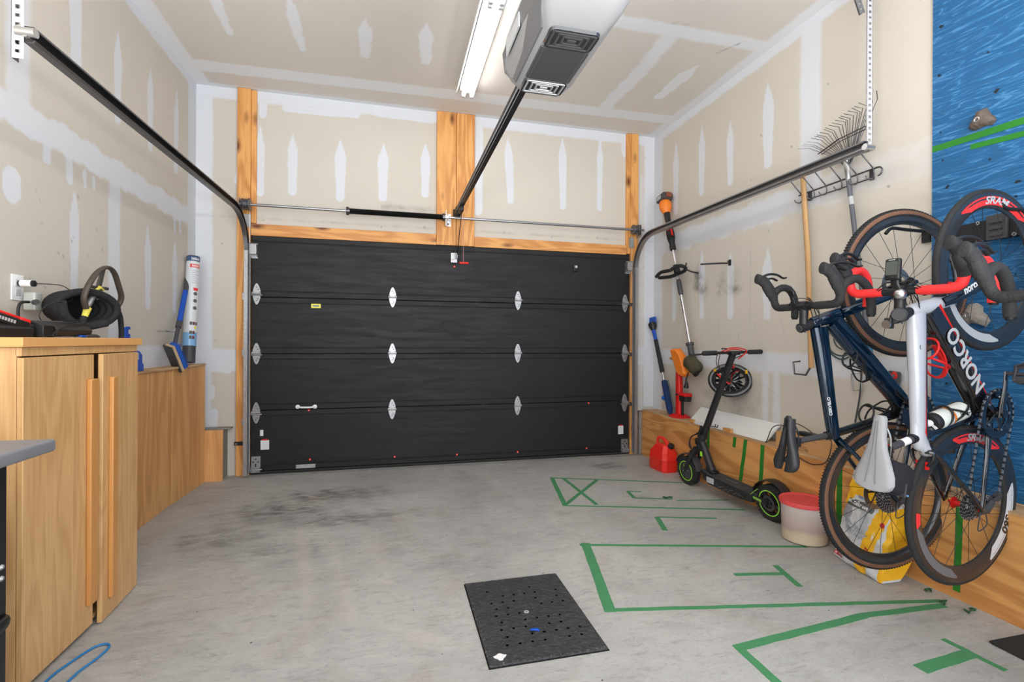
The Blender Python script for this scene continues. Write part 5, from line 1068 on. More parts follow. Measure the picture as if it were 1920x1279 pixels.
# ================================================================== LEFT: CABINET, BENCH
cb = thing('storage_cabinet', 'tall oak veneer cabinet with two doors against the left wall', 'cabinet', (-1.43, 2.36, 0))
M['ins'] = P('cabinet_inside', (.02, .019, .018), .9)
cbm = MB().box((-1.655, 1.985, .02), (-1.222, 2.003, 1.176)).box((-1.655, 2.732, .02), (-1.222, 2.75, 1.176)).box((-1.655, 2.0, 1.158), (-1.222, 2.735, 1.176)).box((-1.655, 2.0, .02), (-1.222, 2.735, .04)).box((-1.655, 2.0, .02), (-1.648, 2.735, 1.17)).box((-1.64, 2.0, .0), (-1.26, 2.735, .02))
wpart(cbm, 'body', 'oak', cb, bevel=.001)
wpart(MB().box((-1.655, 1.965, 1.1765), (-1.192, 2.765, 1.209), 0), 'worktop', 'oakx', cb, bevel=.002)
wpart(MB().box((-1.225, 1.985, 1.145), (-1.207, 2.75, 1.1755)), 'top_rail', 'oak', cb, bevel=.001)
d1 = wpart(MB().box((-1.2205, 1.985, .020), (-1.202, 2.386, 1.140)), 'cabinet_door', 'oak', cb, bevel=.002)
h1 = MB().box((-1.202, 2.335, .115), (-1.184, 2.389, 1.040)); o = h1.build('handle', 'oakd', bevel=.004); o.parent = d1; o.matrix_parent_inverse = wm(d1).inverted()
mdoor = Matrix.Translation((-1.2205, 2.748, 0)) @ Matrix.Rotation(radians(3.2), 4, 'Z')
mb = MB().box((0, -.336, .004), (.018, 0, 1.141), 0, mdoor); d2 = wpart(mb, 'cabinet_door', 'oak', cb, bevel=.002)
mb = MB().box((.018, -.286, .083), (.036, -.240, 1.040), 0, mdoor); o = mb.build('handle', 'oakd', bevel=.004); o.parent = d2; o.matrix_parent_inverse = wm(d2).inverted()
wpart(MB().box((-1.64, 2.004, .6), (-1.26, 2.73, .615)), 'shelf', 'ins', cb)
for zz, s_ in ((.74, 1), (.56, 1.1)):
    mb = MB(); rs = random.Random(int(zz*100)); rg = []
    for k in range(6):
        z = (.617 if zz > .6 else .30)+k*.045; r = .07*s_*sin(pi*(k+.7)/6.6)+.01; rg.append([Vector((-1.32+r*cos(a)*(1+.2*rs.random()), 2.40+r*sin(a)*1.2*(1+.2*rs.random()), z)) for a in [2*pi*j/12 for j in range(12)]])
    solo(mb.loft(rg), 'bundle', P('bundle_grey', (.3, .33, .38), .7, var=.5, vscale=30), ('pale grey wrapped bundle on the cabinet shelf, glimpsed between the doors' if zz > .6 else 'blue grey wrapped bundle low in the cabinet, glimpsed between the doors'), 'bundle', (-1.32, 2.4, zz), smooth=60) if zz > .6 else solo(MB().loft([[Vector((v.x, v.y, v.z)) for v in r_] for r_ in rg]), 'bundle', P('bundle_blue', (.04, .09, .16), .6, var=.5, vscale=30), 'blue grey wrapped bundle low in the cabinet, glimpsed between the doors', 'bundle', (-1.32, 2.4, .3), smooth=60)
wb = thing('workbench', 'workbench with grey top on a black metal cabinet at the left edge', 'workbench', (-1.2, 1.2, 0))
wpart(MB().rbox((-1.62, .45, .897), (-.893, 1.602, .931), .008), 'bench_top', P('grey_top', S(128, 128, 132), .5, var=.18, vscale=9), wb)
wpart(MB().box((-1.60, .50, .06), (-.985, 1.57, .897)).box((-1.58, .55, 0), (-1.0, 1.5, .06)), 'bench_cabinet', P('bench_black', (.010, .010, .012), .5, bump=.2, bscale=20), wb, bevel=.003)
for y, z in ((1.565-.12, .625), (1.445, .60), (1.50, .55), (1.50, .52)): pass
mb = MB()
for x, z in ((-.996, .585), (-.996, .555)): pass
for y, z in ((1.553, .608), (1.553, .578), (1.463, .642), (1.463, .606)): mb.lathe([(0, .006), (.004, .005), (.008, .0), (.008, 0)], (-.985, y, z), (1, 0, 0), 12)
wpart(mb, 'bolts', 'galv', wb)
wpart(MB().sweep(smoothpath([(-.980, 1.30, .470), (-.955, 1.34, .478), (-.948, 1.45, .480), (-.957, 1.52, .478), (-.980, 1.545, .472)], 4), [(.016, .010)]*17, 10, ref=(1, 0, 0)), 'drawer_handle', 'black', wb)

# things on the cabinet and the wall above ---------------------------
ot = thing('wall_outlet', 'white double wall outlet above the cabinet at the left edge', 'outlet', (XL, 2.69, 1.44))
wpart(MB().rbox((0, 0, 0), (.075, .118, .006), .004, 0, frame((XL+.001, 2.656, 1.378), (0, 1, 0), (0, 0, 1))), 'cover_plate', 'white', ot)
wpart(MB().rbox((0, 0, 0), (.034, .030, .004), .006, 0, frame((XL+.006, 2.676, 1.442), (0, 1, 0), (0, 0, 1))).rbox((0, 0, 0), (.034, .030, .004), .006, 0, frame((XL+.006, 2.676, 1.398), (0, 1, 0), (0, 0, 1))), 'sockets', 'lgrey', ot)
pl_ = thing('power_plug', 'white cylindrical charger plug in the upper socket with a thin black cable', 'plug', (XL+.01, 2.69, 1.457))
wpart(MB().lathe([(0, .002), (.013, .002), (.013, .012)], (XL+.008, 2.695, 1.457), (1, 0, 0), 16, 1).lathe([(.0155, .010), (.0155, .050), (.013, .052)], (XL+.008, 2.695, 1.457), (1, 0, 0), 18, 0).lathe([(.0145, .052), (.0145, .062), (0, .064)], (XL+.008, 2.695, 1.457), (1, 0, 0), 18, 1), 'plug_body', ['white', 'black'], pl_)
wpart(MB().sweep(smoothpath([(-1.59, 2.70, 1.457), (-1.55, 2.715, 1.458), (-1.50, 2.73, 1.452), (-1.475, 2.75, 1.42), (-1.475, 2.74, 1.385), (-1.46, 2.60, 1.365), (-1.44, 2.50, 1.34), (-1.43, 2.45, 1.30), (-1.42, 2.47, 1.275), (-1.40, 2.55, 1.282), (-1.38, 2.66, 1.29), (-1.36, 2.62, 1.272), (-1.33, 2.45, 1.262), (-1.315, 2.35, 1.235), (-1.31, 2.32, 1.213)], 6), .0022, 6), 'cable', 'black', pl_)
ad = thing('power_adapter', 'translucent boxy power adapter in the lower socket with black plug', 'adapter', (XL+.03, 2.74, 1.38))
wpart(MB().rbox((-1.650, 2.715, 1.335), (-1.60, 2.765, 1.420), .008), 'adapter_body', P('clear_grey', (.42, .44, .40), .25, coat=.5), ad)
wpart(MB().cyl((-1.60, 2.71, 1.372), (-1.575, 2.68, 1.372), .012, n=14).sweep(smoothpath([(-1.59, 2.66, 1.37), (-1.60, 2.62, 1.36), (-1.60, 2.61, 1.30), (-1.58, 2.61, 1.22)], 5), .006, 8).sweep(smoothpath([(-1.60, 2.78, 1.34), (-1.585, 2.80, 1.345), (-1.58, 2.80, 1.32), (-1.575, 2.79, 1.215)], 5), .004, 8), 'plug_cord', 'black', ad)
bc_ = thing('battery_charger', 'black battery charger on the cabinet, holding the red topped battery', 'charger', (-1.45, 2.2, 1.209))
wpart(MB().loft([[Vector((x, y, z)) for x, z in ((-1.36, 1.21), (-1.52, 1.21), (-1.52, 1.24), (-1.50, 1.27), (-1.40, 1.27), (-1.36, 1.245))] for y in (2.02, 2.30)]).rbox((-1.50, 2.25, 1.21), (-1.37, 2.328, 1.262), .008), 'charger_body', 'black', bc_, bevel=.004)
bt_ = thing('tool_battery', 'black tool battery with bright red top leaning on the charger', 'battery', (-1.42, 2.15, 1.28))
mbt = frame((-1.43, 2.165, 1.288), (.15, 1, -.27), (-1, .15, 0))
wpart(MB().rbox((-.12, -.045, -.018), (.14, .045, .016), .007, 0, mbt), 'battery_shell', 'black', bt_)
wpart(MB().rbox((-.06, -.036, .0165), (.13, .036, .028), .005, 0, mbt).rbox((.10, -.040, .004), (.145, .040, .027), .004, 0, mbt), 'battery_top', P('bright_red', (.78, .02, .015), .35), bt_)
mb = MB(); [mb.box((-.03+k*.012, -.0462, -.008+.0*k), (-.022+k*.012, -.0455, .004), 0, mbt) for k in range(9)] or text(mb, 'M18', .018, mbt @ Matrix.Translation((.0, -.0455, -.002)) @ Matrix.Rotation(pi/2, 4, 'X') if 0 else mbt @ Matrix.Translation((.0, -.0457, -.002)) @ Matrix.Rotation(pi/2, 4, 'X'), 0, .0003); wpart(mb, 'battery_lettering', 'lgrey', bt_, smooth=0)
c2 = thing('charging_dock', 'low black charging dock box on the cabinet in front of the outlet', 'charging dock', (-1.4, 2.5, 1.209))
wpart(MB().prism([(-1.345, 2.40, 1.214), (-1.335, 2.40, 1.240), (-1.35, 2.40, 1.262), (-1.39, 2.40, 1.278), (-1.50, 2.40, 1.278), (-1.50, 2.40, 1.214)], (0, .24, 0)).prism([(-1.345, 2.33, 1.21), (-1.345, 2.33, 1.258), (-1.39, 2.33, 1.278), (-1.50, 2.33, 1.278), (-1.50, 2.33, 1.21)], (0, .065, 0)), 'dock_body', 'black', c2, bevel=.003)
wpart(MB().box((-1.339, 2.43, 1.2105), (-1.3345, 2.47, 1.215)).box((-1.339, 2.52, 1.2105), (-1.3345, 2.58, 1.215)).box((-1.43, 2.44, 1.2785), (-1.40, 2.60, 1.281)), 'dock_trim', 'grey', c2)
sd_ = thing('folding_tool', 'small flat black and blue folding tool on the cabinet top', 'tool', (-1.35, 2.56, 1.209))
wpart(MB().prism([(-1.36, 2.585, 1.2098), (-1.36, 2.68, 1.2098), (-1.36, 2.70, 1.214), (-1.36, 2.665, 1.226), (-1.36, 2.59, 1.222)], (.03, 0, 0)), 'tool_body', 'dgrey', sd_, bevel=.003)
wpart(MB().box((-1.358, 2.55, 1.2098), (-1.332, 2.588, 1.221)), 'tool_end', 'blue', sd_, bevel=.003)
# coiled padded bundle with brown frame hanging on the wall
hk = thing('trimmer_harness', 'black padded coil with a brown D-shaped plastic frame hanging over the cabinet', 'harness', (-1.60, 3.05, 1.4))
mb = MB(); cx, cy, cz = -1.455, 2.80, 1.352; axd = Vector((.80, -.45, -.06)).normalized(); uu = Vector((.45, .8, .0)); uu = (uu-axd*uu.dot(axd)).normalized(); vv = axd.cross(uu)
for k in range(5):
    off = axd*(-.10+.032*k); c_ = Vector((cx, cy, cz))+off; ru, rv = .095+.010*k, .066+.004*k
    mb.sweep([c_+uu*(ru*cos(a))+vv*(rv*sin(a)) for a in [2*pi*j/28 for j in range(28)]], .017, 10, closed=True)
c_ = Vector((cx, cy, cz))-axd*.105; rgs = [[c_+axd*o+uu*(ru_*cos(a))+vv*(rv_*sin(a)) for a in [2*pi*j/24 for j in range(24)]] for o, ru_, rv_ in ((-.004, .03, .02), (.0, .092, .062), (.03, .10, .068), (.075, .115, .075))]; hm = MB(); hm.loft(rgs, cap=False); hm.add([v for v in rgs[0]], [tuple(range(24))]); wpart(hm, 'dark_liner', P('liner_black', (.006, .005, .005), .7), hk, smooth=60)
wpart(mb, 'padded_coil', P('foam_black', (.012, .012, .014), .85, bump=.5, bscale=150), hk, smooth=60)
mb = MB(); c_ = Vector((cx, cy, cz))+axd*.01
mb.sweep(smoothpath([c_+uu*-.12+vv*.03+axd*.03, c_+uu*-.10+vv*-.04+axd*.03, c_+uu*-.03+vv*-.085+axd*.03, c_+uu*.08+vv*-.065+axd*.03], 5), .019, 10); wpart(mb, 'front_pad', P('foam_speckled', (.025, .025, .028), .9, bump=.8, bscale=220), hk)
def lp3(u, v, X): # helper in a slanted plane facing the garage
    return None
loop = [(-1.42, 2.75, 1.350), (-1.415, 2.725, 1.40), (-1.40, 2.74, 1.47), (-1.395, 2.80, 1.535), (-1.39, 2.87, 1.565), (-1.39, 2.93, 1.545), (-1.395, 2.985, 1.48), (-1.40, 3.02, 1.43), (-1.41, 3.02, 1.39), (-1.42, 2.985, 1.345)]
wpart(MB().sweep(smoothpath(loop, 5), [(.009, .014)]*46, 10, ref=(1, 0, 0)), 'loop_frame', P('brown_plastic', (.055, .042, .032), .5), hk, smooth=50)
wpart(MB().sweep([(-1.41, 2.875, 1.56), (-1.43, 2.865, 1.46)], [(.006, .018)]*2, 8, ref=(0, 1, 0)).sweep([(-1.42, 2.90, 1.56), (-1.44, 2.90, 1.46)], [(.006, .010)]*2, 8, ref=(0, 1, 0)), 'frame_strut', P('brown_strut', (.09, .08, .07), .5), hk)
wpart(MB().cyl((-1.42, 2.79, 1.458), (-1.42, 2.93, 1.462), .008, n=10).box((-1.425, 2.845, 1.40), (-1.418, 2.885, 1.452), 1).cyl((-1.425, 2.845, 1.45), (-1.435, 2.79, 1.36), .014, n=12, mi=1), 'metal_clamp', ['dgrey', 'galv'], hk)
wpart(MB().sweep([(-1.418, 2.82, 1.450), (-1.412, 2.85, 1.462), (-1.418, 2.885, 1.455)], [(.010, .006)]*3, 8).cyl((-1.43, 2.785, 1.355), (-1.435, 2.765, 1.305), .016, .012, n=10), 'yellow_foam', P('yellow_foam', (.75, .66, .10), .8), hk)
wpart(MB().sweep(smoothpath([(-1.435, 2.765, 1.31), (-1.435, 2.755, 1.28), (-1.43, 2.77, 1.23), (-1.43, 2.775, 1.211)], 4), .0145, 10), 'left_tube', 'rubber', hk, smooth=60)
wpart(MB().sweep(smoothpath([(-1.42, 3.02, 1.36), (-1.42, 3.05, 1.33), (-1.42, 3.065, 1.27), (-1.415, 3.055, 1.205), (-1.42, 3.03, 1.0)], 4), .0125, 10), 'right_tube', 'rubber', hk, smooth=60)
# blue things beyond the cabinet on the ledge
bb_ = thing('blue_spray_bottle', 'blue plastic bottle with small label on the ledge behind the cabinet', 'bottle', (-1.60, 3.60, 1.0))
wpart(MB().loft([rr(-1.60, -1.545, 3.44, 3.62, .02, 1.001), rr(-1.60, -1.545, 3.44, 3.62, .02, 1.045), rr(-1.597, -1.548, 3.445, 3.61, .02, 1.05), rr(-1.597, -1.548, 3.44, 3.61, .02, 1.10), rr(-1.592, -1.553, 3.42, 3.59, .018, 1.125), rr(-1.582, -1.562, 3.42, 3.54, .008, 1.137)]), 'bottle_shell', 'blue', bb_, smooth=50)
wpart(MB().box((-1.5475, 3.515, 1.075), (-1.5465, 3.545, 1.115)).box((-1.5465, 3.52, 1.08), (-1.546, 3.54, 1.11), 1), 'bottle_label', ['paper', 'midink'], bb_, smooth=0)
bh = thing('blue_clip', 'blue hooked plastic clip standing up behind the cabinet', 'clip', (-1.58, 3.5, 1.15))
wpart(MB().box((-1.57, 3.405, 1.14), (-1.555, 3.44, 1.275)).box((-1.57, 3.435, 1.262), (-1.555, 3.462, 1.280)).box((-1.57, 3.437, 1.15), (-1.555, 3.462, 1.235)).box((-1.57, 3.40, 1.13), (-1.555, 3.47, 1.141)), 'clip_body', 'blue', bh, bevel=.002)

# snow brush leaning on the left wall
def sbrush(foot, top, lab, sd=1):
    foot, top = Vector(foot), Vector(top); d = (top-foot).normalized(); t = thing('snow_brush', lab, 'snow brush', foot); L = (top-foot).length
    p = lambda k: foot+d*L*k
    return t, p, d
t, p, d = sbrush((-1.56, 4.10, 1.15), (-1.625, 4.52, 1.70), 'blue and black snow brush leaning in the left front corner')
wpart(MB().sweep([p(.0), p(.30)], .014, 12).sweep([p(.26), p(.34)], .020, 12), 'lower_handle', 'dgrey', t)
wpart(MB().sweep([p(.33), p(.80)], .019, 14), 'blue_grip', 'blue', t)
wpart(MB().sweep([p(.80), p(.98), p(1.02)], [.017, .024, .022], 12).prism([p(.97)+Vector((0, -.02, -.02)), p(1.0)+Vector((0, .055, -.01)), p(1.0)+Vector((0, .06, .05)), p(1.0)+Vector((0, .01, .09))], (.012, 0, 0)), 'scraper', 'dgrey', t, bevel=.002)
wpart(MB().sweep([(-1.66, 4.07, 1.265), (-1.56, 4.075, 1.262)], .006, 8).sweep([(-1.60, 4.05, 1.27), (-1.56, 4.10, 1.262)], .008, 8), 'ice_chip_hook', 'galv', t)
fm_ = frame((-1.545, 4.10, 1.075), (.10, .50, -.80), (.55, -.62, .2))
wpart(MB().box((-.11, -.045, .028), (.11, .045, .036), 0, fm_).box((-.11, -.047, .02), (.11, -.040, .036), 0, fm_), 'brush_back', 'dgrey', t)
mb = MB(); rs = random.Random(4)
mb.rbox((-.105, -.040, -.030), (.105, .040, .006), .012, 0, fm_)
for k in range(900):
    x, y = rs.uniform(-.105, .105), rs.uniform(-.04, .04); q = [fm_ @ Vector((x, y, -.02)), fm_ @ Vector((x+rs.uniform(-.006, .006), y+rs.uniform(-.006, .006), -.042-rs.uniform(0, .008)))]
    mb.add([q[0], q[0]+Vector((.002, 0, 0)), q[1]], [(0, 1, 2)])
wpart(mb, 'bristles', P('blue_bristle', (.01, .08, .38), .8), t, smooth=0)
wpart(MB().box((-.108, -.040, .006), (.108, .040, .028), 0, fm_), 'brush_block', P('tan_block', (.50, .36, .22), .7), t)
# roll in printed sleeve
rl_ = thing('flooring_roll', 'tall clear roll with printed label and black ends leaning on the left wall', 'roll', (-1.60, 4.45, 1.0))
f0, f1 = Vector((-1.575, 4.40, 1.004)), Vector((-1.60, 4.56, 1.875)); dd_ = (f1-f0).normalized(); LL = (f1-f0).length
f0 += Vector((0, 0, .014))
m_r = frame(f0, Vector((.7, -.7, 0)), dd_.cross(Vector((.7, -.7, 0))))
m_r = Matrix((Vector((.75, -.66, .12)).normalized(), dd_.cross(Vector((.75, -.66, .12))).normalized(), dd_)).transposed().to_4x4(); m_r.translation = f0
mb = MB(); prof = [(0, 0), (.046, 0), (.046, .13), (.049, .131), (.049, .24), (.049, .50), (.049, LL-.055), (.049, LL-.05), (.049, LL-.006), (.045, LL), (0, LL)]
mb.lathe(prof, (0, 0, 0), (0, 0, 1), 36, mi=[0, 0, 0, 1, 2, 2, 2, 3, 0, 0]); mb.v = [tuple(m_r @ Vector(v)) for v in mb.v]
M['sleeve_blue'] = P('sleeve_blue', S(120, 165, 205), .3, coat=.5); M['sleeve_white'] = P('sleeve_white', S(205, 208, 212), .25, coat=.6); M['sleeve_navy'] = P('sleeve_navy', S(52, 80, 120), .3, coat=.5)
wpart(mb, 'roll_body', ['dgrey', 'sleeve_blue', 'sleeve_white', 'sleeve_navy'], rl_, smooth=40)
mb = MB()
def cyl_patch(a, z0, z1, da, mi, r=.0495, n=6):
    vs = []
    for i in range(n+1):
        t_ = a-da/2+da*i/n; vs += [m_r @ Vector((r*cos(t_), r*sin(t_), z0)), m_r @ Vector((r*cos(t_), r*sin(t_), z1))]
    mb.add(vs, [(2*i, 2*i+2, 2*i+3, 2*i+1) for i in range(n)], mi)
def cyl_disc(a, z, rad, mi, r=.0497):
    vs = [m_r @ Vector((r*cos(a), r*sin(a), z))]+[m_r @ Vector((r*cos(a+rad/r*cos(q)), r*sin(a+rad/r*cos(q)), z+rad*sin(q))) for q in [2*pi*k/14 for k in range(14)]]
    mb.add(vs, [(0, 1+k, 1+(k+1) % 14) for k in range(14)], mi)
AF = -.15
cyl_patch(AF, LL-.105, LL-.075, 1.5, 0)
rs = random.Random(2)
for k in range(7): cyl_patch(AF+rs.uniform(-.1, .1), LL-.135-k*.017, LL-.130-k*.017, rs.uniform(.6, 1.3), 1, n=8)
cyl_patch(AF+.25, LL-.30, LL-.275, .75, 0)
for k, z in enumerate((.325, .385, .445)): cyl_disc(AF+.2, LL-z, .015, 2)
for z, n_ in ((.30, 3), (.225, 2), (.185, 2)):
    for j in range(n_): cyl_patch(AF-.25+j*.42, z, z+.026, .36, 2 if j % 2 == 0 else 3)
cyl_patch(AF+.4, .272, .29, .4, 4)
wpart(mb, 'label_print', ['redink', 'midink', P('swatch_grey', (.10, .085, .075), .6, var=.5, vscale=80), P('swatch_brown', (.11, .04, .03), .6, var=.5, vscale=80), 'ytape'], rl_, smooth=0)
MBx = MB(); 
def wr(txt, a, z, size, rad=.0500):
    global MBx; text(MBx, txt, size, None, 0, .0002, warp=lambda v: m_r @ Vector((rad*cos(a+v.x/rad), rad*sin(a+v.x/rad), z+v.y)), bold=.0004)
mb = MBx
for k in range(9): cyl_patch(AF-.55+k*.13+(k % 2)*.01, LL-.040, LL-.018-(k % 3)*.003, .07, 0, r=.0500, n=2)
for k in range(7): cyl_patch(AF-.45+k*.15, LL-.100, LL-.080-(k % 2)*.004, .08, 0, r=.0503, n=2)
wpart(MBx, 'label_lettering', 'white', rl_, smooth=0)

# ================================================================== RIGHT WALL THINGS
X = 2.68
tr = thing('string_trimmer', 'orange and black battery string trimmer hanging head down on the right wall', 'string trimmer', (X, 3.92, 1.0))
A_, B_ = Vector((2.69, 4.40, 2.52)), Vector((2.68, 3.945, 1.086)); q = lambda k: A_+(B_-A_)*k
wpart(MB().sweep([q(.27), q(.50)], .0125, 14).sweep([q(.60), q(.97)], .0125, 14).sweep([q(.38), q(.52)], .0125, 14), 'shaft', P('aluminium', (.75, .75, .77), .28, .9), tr)
wpart(MB().sweep([q(.50), q(.515), q(.59), q(.605)], [.018, .023, .023, .018], 14), 'shaft_clamp', 'dgrey', tr)
wpart(MB().sweep([q(.93), q(1.0)+Vector((0, -.012, -.05))], .028, 12).sweep([q(.925), q(.94)], .036, 12), 'coupler', 'dgrey', tr)
wpart(MB().sweep([q(-.01), q(.02), q(.10), q(.13), q(.16), q(.20), q(.25), q(.29)], [.03, .032, .026, .032, .04, .04, .026, .022], 14).sweep([q(.255), q(.285)], .030, 14).sweep([q(.12)+Vector((-.01, -.04, 0)), q(.20)+Vector((-.01, -.045, 0))], [(.02, .012)]*2, 10), 'grip', 'black', tr, smooth=50)
wpart(MB().sweep([q(.13)+Vector((-.034, -.028, 0)), q(.15)+Vector((-.036, -.03, 0))], .012, 10).sweep([q(.13)+Vector((-.02, -.055, 0)), q(.19)+Vector((-.02, -.06, 0))], .009, 8), 'trigger', 'red', tr)
wpart(MB().sweep([q(-.075), q(-.06), q(-.03), q(.0), q(.015)], [.050, .060, .062, .045, .034], 14), 'motor_housing', 'orange', tr, smooth=50)
mbf = frame(q(-.098), (.05, -1, .22), (-1, 0, .1)); wpart(MB().rbox((-.065, -.055, -.035), (.075, .055, .035), .012, 0, mbf), 'battery', 'dgrey', tr, smooth=50)
wpart(MB().box((-.045, .054, -.018), (.025, .0565, .02), 0, mbf).rbox((.07, -.03, -.03), (.092, .03, .02), .006, 1, mbf), 'battery_trim', ['lgrey', P('rust', (.22, .06, .03), .5)], tr)
mb = MB(); hc = Vector((2.655, 4.19, 1.882)); mb.sweep(smoothpath([hc+Vector((-.05, .25, -.02)), hc+Vector((-.06, .14, .01)), hc+Vector((-.03, .03, .015)), hc+Vector((-.06, -.06, .018)), hc+Vector((-.05, -.16, .03)), hc+Vector((-.02, -.20, .01)), hc+Vector((.0, -.16, -.015)), hc+Vector((.02, -.02, -.025)), hc+Vector((.02, .12, -.035)), hc+Vector((-.02, .25, -.03))], 4), .017, 10); mb.sweep([q(.40), q(.46)], .030, 14)
wpart(mb, 'loop_handle', 'rubber', tr, smooth=60)
# head: mossy motor drum and orange guard
hd = Vector((2.66, 3.915, .985)); wpart(MB().sweep([hd+Vector((0, .055, .045)), hd+Vector((0, .03, .035)), hd+Vector((0, -.055, -.01)), hd+Vector((0, -.085, -.025)), hd+Vector((0, -.10, -.035))], [.050, .066, .064, .056, .03], 18).cyl(q(1.0)+Vector((-.02, -.01, -.05)), q(1.0)+Vector((.02, -.01, -.05)), .045), 'cutting_head', P('mossy_plastic', (.060, .052, .026), .8, var=.6, vscale=30, bump=.6, bscale=60), tr, smooth=50)
g0 = [(4.215, 1.135), (4.12, 1.14), (4.05, 1.085), (3.985, .965), (3.97, .90), (4.00, .875), (4.06, .885), (4.10, .925), (4.16, 1.03)]
mb = MB(); mb.loft([[Vector((2.615+o, 4.09+(y-4.09)*s_, 1.0+(z-1.0)*s_)) for y, z in g0] for o, s_ in ((.0, .86), (.012, .96), (.06, 1.0), (.066, .97))]); wpart(mb, 'line_guard', 'orange', tr, smooth=35)
wpart(MB().sweep(smoothpath([hd+Vector((-.02, .02, -.06)), hd+Vector((-.03, .04, -.13)), hd+Vector((-.02, .05, -.17))], 4), .006, 8).sweep([hd+Vector((-.02, .045, -.155)), hd+Vector((-.02, .055, -.205))], [.012, .024], 10).sweep(smoothpath([hd+Vector((0, -.03, -.06)), hd+Vector((0, -.06, -.085)), hd+Vector((0, -.10, -.05))], 3), .014, 8), 'spool', 'black', tr, smooth=50)
mb = MB(); da = (B_-A_).normalized(); mt_ = Matrix((da, Vector((0, -1, 0)) if 0 else da.cross(Vector((-1, 0, 0))).normalized(), Vector((-1, 0, 0)))).transposed().to_4x4(); mt_.translation = q(.68)+Vector((-.0128, 0, 0)); [mb.box((-.07+k*.017, -.006+(k % 2)*.002, 0), (-.060+k*.017, .006-(k % 3)*.002, .0008), 0, mt_) for k in range(9)]; wpart(mb, 'shaft_lettering', 'black', tr, smooth=0)

def whook(pts, name, lab, r=.006, mat='black', extra=None):
    mb = MB().sweep(smoothpath(pts, 4), r, 10); 
    if extra: extra(mb)
    return solo(mb, name, mat, lab, 'hook', pts[0], smooth=60)
whook([(2.768, 3.98, 1.845), (2.70, 3.97, 1.85), (2.62, 3.93, 1.86), (2.58, 3.90, 1.87), (2.575, 3.885, 1.895), (2.578, 3.882, 1.915)], 'wall_hook', 'black metal hook with curled tip holding the string trimmer', .007)
whook([(2.768, 3.54, 1.868), (2.70, 3.56, 1.868), (2.60, 3.60, 1.865), (2.54, 3.62, 1.862)], 'wall_hook', 'straight black empty hook right of the string trimmer', .007, extra=lambda mb: mb.cyl((2.768, 3.545, 1.885), (2.745, 3.545, 1.885), .005, n=8).box((2.766, 3.53, 1.85), (2.770, 3.56, 1.90)))
# blue snow broom
t = thing('snow_broom', 'long blue and black snow broom leaning in the right front corner', 'snow broom', (2.7, 4.36, .62))
fo, tp = Vector((2.68, 4.345, .655)), Vector((2.72, 4.70, 1.36)); p = lambda k: fo+(tp-fo)*k
wpart(MB().sweep([p(0), p(.40)], .014, 14).sweep([p(.19), p(.21)], .018, 12), 'metal_pole', 'silver', t)
wpart(MB().sweep([p(.33), p(.345), p(.80)], [.018, .023, .021], 14), 'foam_grip', 'rubber', t)
wpart(MB().sweep([p(.80), p(.96)], .019, 14), 'blue_sleeve', 'blue', t)
wpart(MB().sweep([p(.95), p(1.0), p(1.05)], [.022, .040, .045], 12), 'scraper_neck', 'black', t, smooth=50)
mt_ = frame(p(1.08), (.1, -1, .1), (0, 0, 1)); wpart(MB().prism([mt_ @ Vector(v) for v in ((-.06, -.03, 0), (.05, -.03, 0), (.055, .05, 0), (-.055, .05, 0))], (.015, 0, 0)), 'scraper_blade', 'blue', t, bevel=.003)
wpart(MB().cyl(p(-.02)+Vector((-.03, .03, 0)), p(-.02)+Vector((-.03, -.04, 0)), .024, n=14), 'pivot_joint', P('bright_blue', (.0, .16, .75), .35), t, smooth=50)
mt_ = frame((2.66, 4.275, .66), (0, -.38, -1), (-.55, -1, .3)); rg = []
for x, w_ in ((-.175, .014), (-.165, .028), (-.12, .040), (0, .044), (.12, .034), (.165, .020), (.175, .010)): rg.append([mt_ @ Vector((x, w_*cos(a), .022+ .030*sin(a)*min(1, w_/.03))) for a in [2*pi*k/12 for k in range(12)]])
bmat = P('fleece_blue', S(24, 50, 96), .9, var=.5, vscale=90, bump=1, bscale=160)
wpart(MB().loft(rg), 'brush_head', bmat, t, smooth=60)
rg = [[mt_ @ Vector((x, w_*cos(a), -.014+.008*sin(a))) for a in [2*pi*k/10 for k in range(10)]] for x, w_ in ((-.17, .012), (-.12, .030), (0, .034), (.12, .028), (.17, .010))]
wpart(MB().loft(rg), 'brush_backing', 'grey', t, smooth=50)
# red floor pump
t = thing('floor_pump', 'red standing bicycle floor pump with wooden handle on the plywood ledge', 'pump', (2.68, 4.13, .482))
wpart(MB().loft([[Vector((2.68+.085*cos(a)*s_*1.0, 4.14+.125*sin(a)*s_*(1+.25*cos(2*a)), z)) for a in [2*pi*k/20 for k in range(20)]] for s_, z in ((1, .4825), (1, .490), (.8, .503), (.3, .520))]), 'base', 'red', t, smooth=40)
wpart(MB().sweep([(2.68, 4.135, .50), (2.68, 4.14, .70), (2.68, 4.148, .90), (2.68, 4.15, .93)], [(.036, .03), (.033, .028), (.030, .026), (.024, .02)], 14, ref=(1, 0, 0), power=3), 'barrel', 'red', t, smooth=50)
wpart(MB().sweep([(2.68, 4.085, .50), (2.68, 4.09, .66)], .012, 10).sweep([(2.68, 4.15, .92), (2.68, 4.15, .975)], [.022, .016], 12).cyl((2.68, 4.14, .695), (2.68, 4.14, .705), .038, n=14), 'pump_fittings', 'black', t)
wpart(MB().rbox((2.64, 3.985, .690), (2.72, 4.10, .722), .012), 'gauge_cap', 'red', t).name; wpart(MB().loft([rr(2.645, 2.715, 3.99, 4.10, .02, .645), rr(2.642, 2.718, 3.985, 4.10, .02, .69)]), 'gauge', 'black', t)
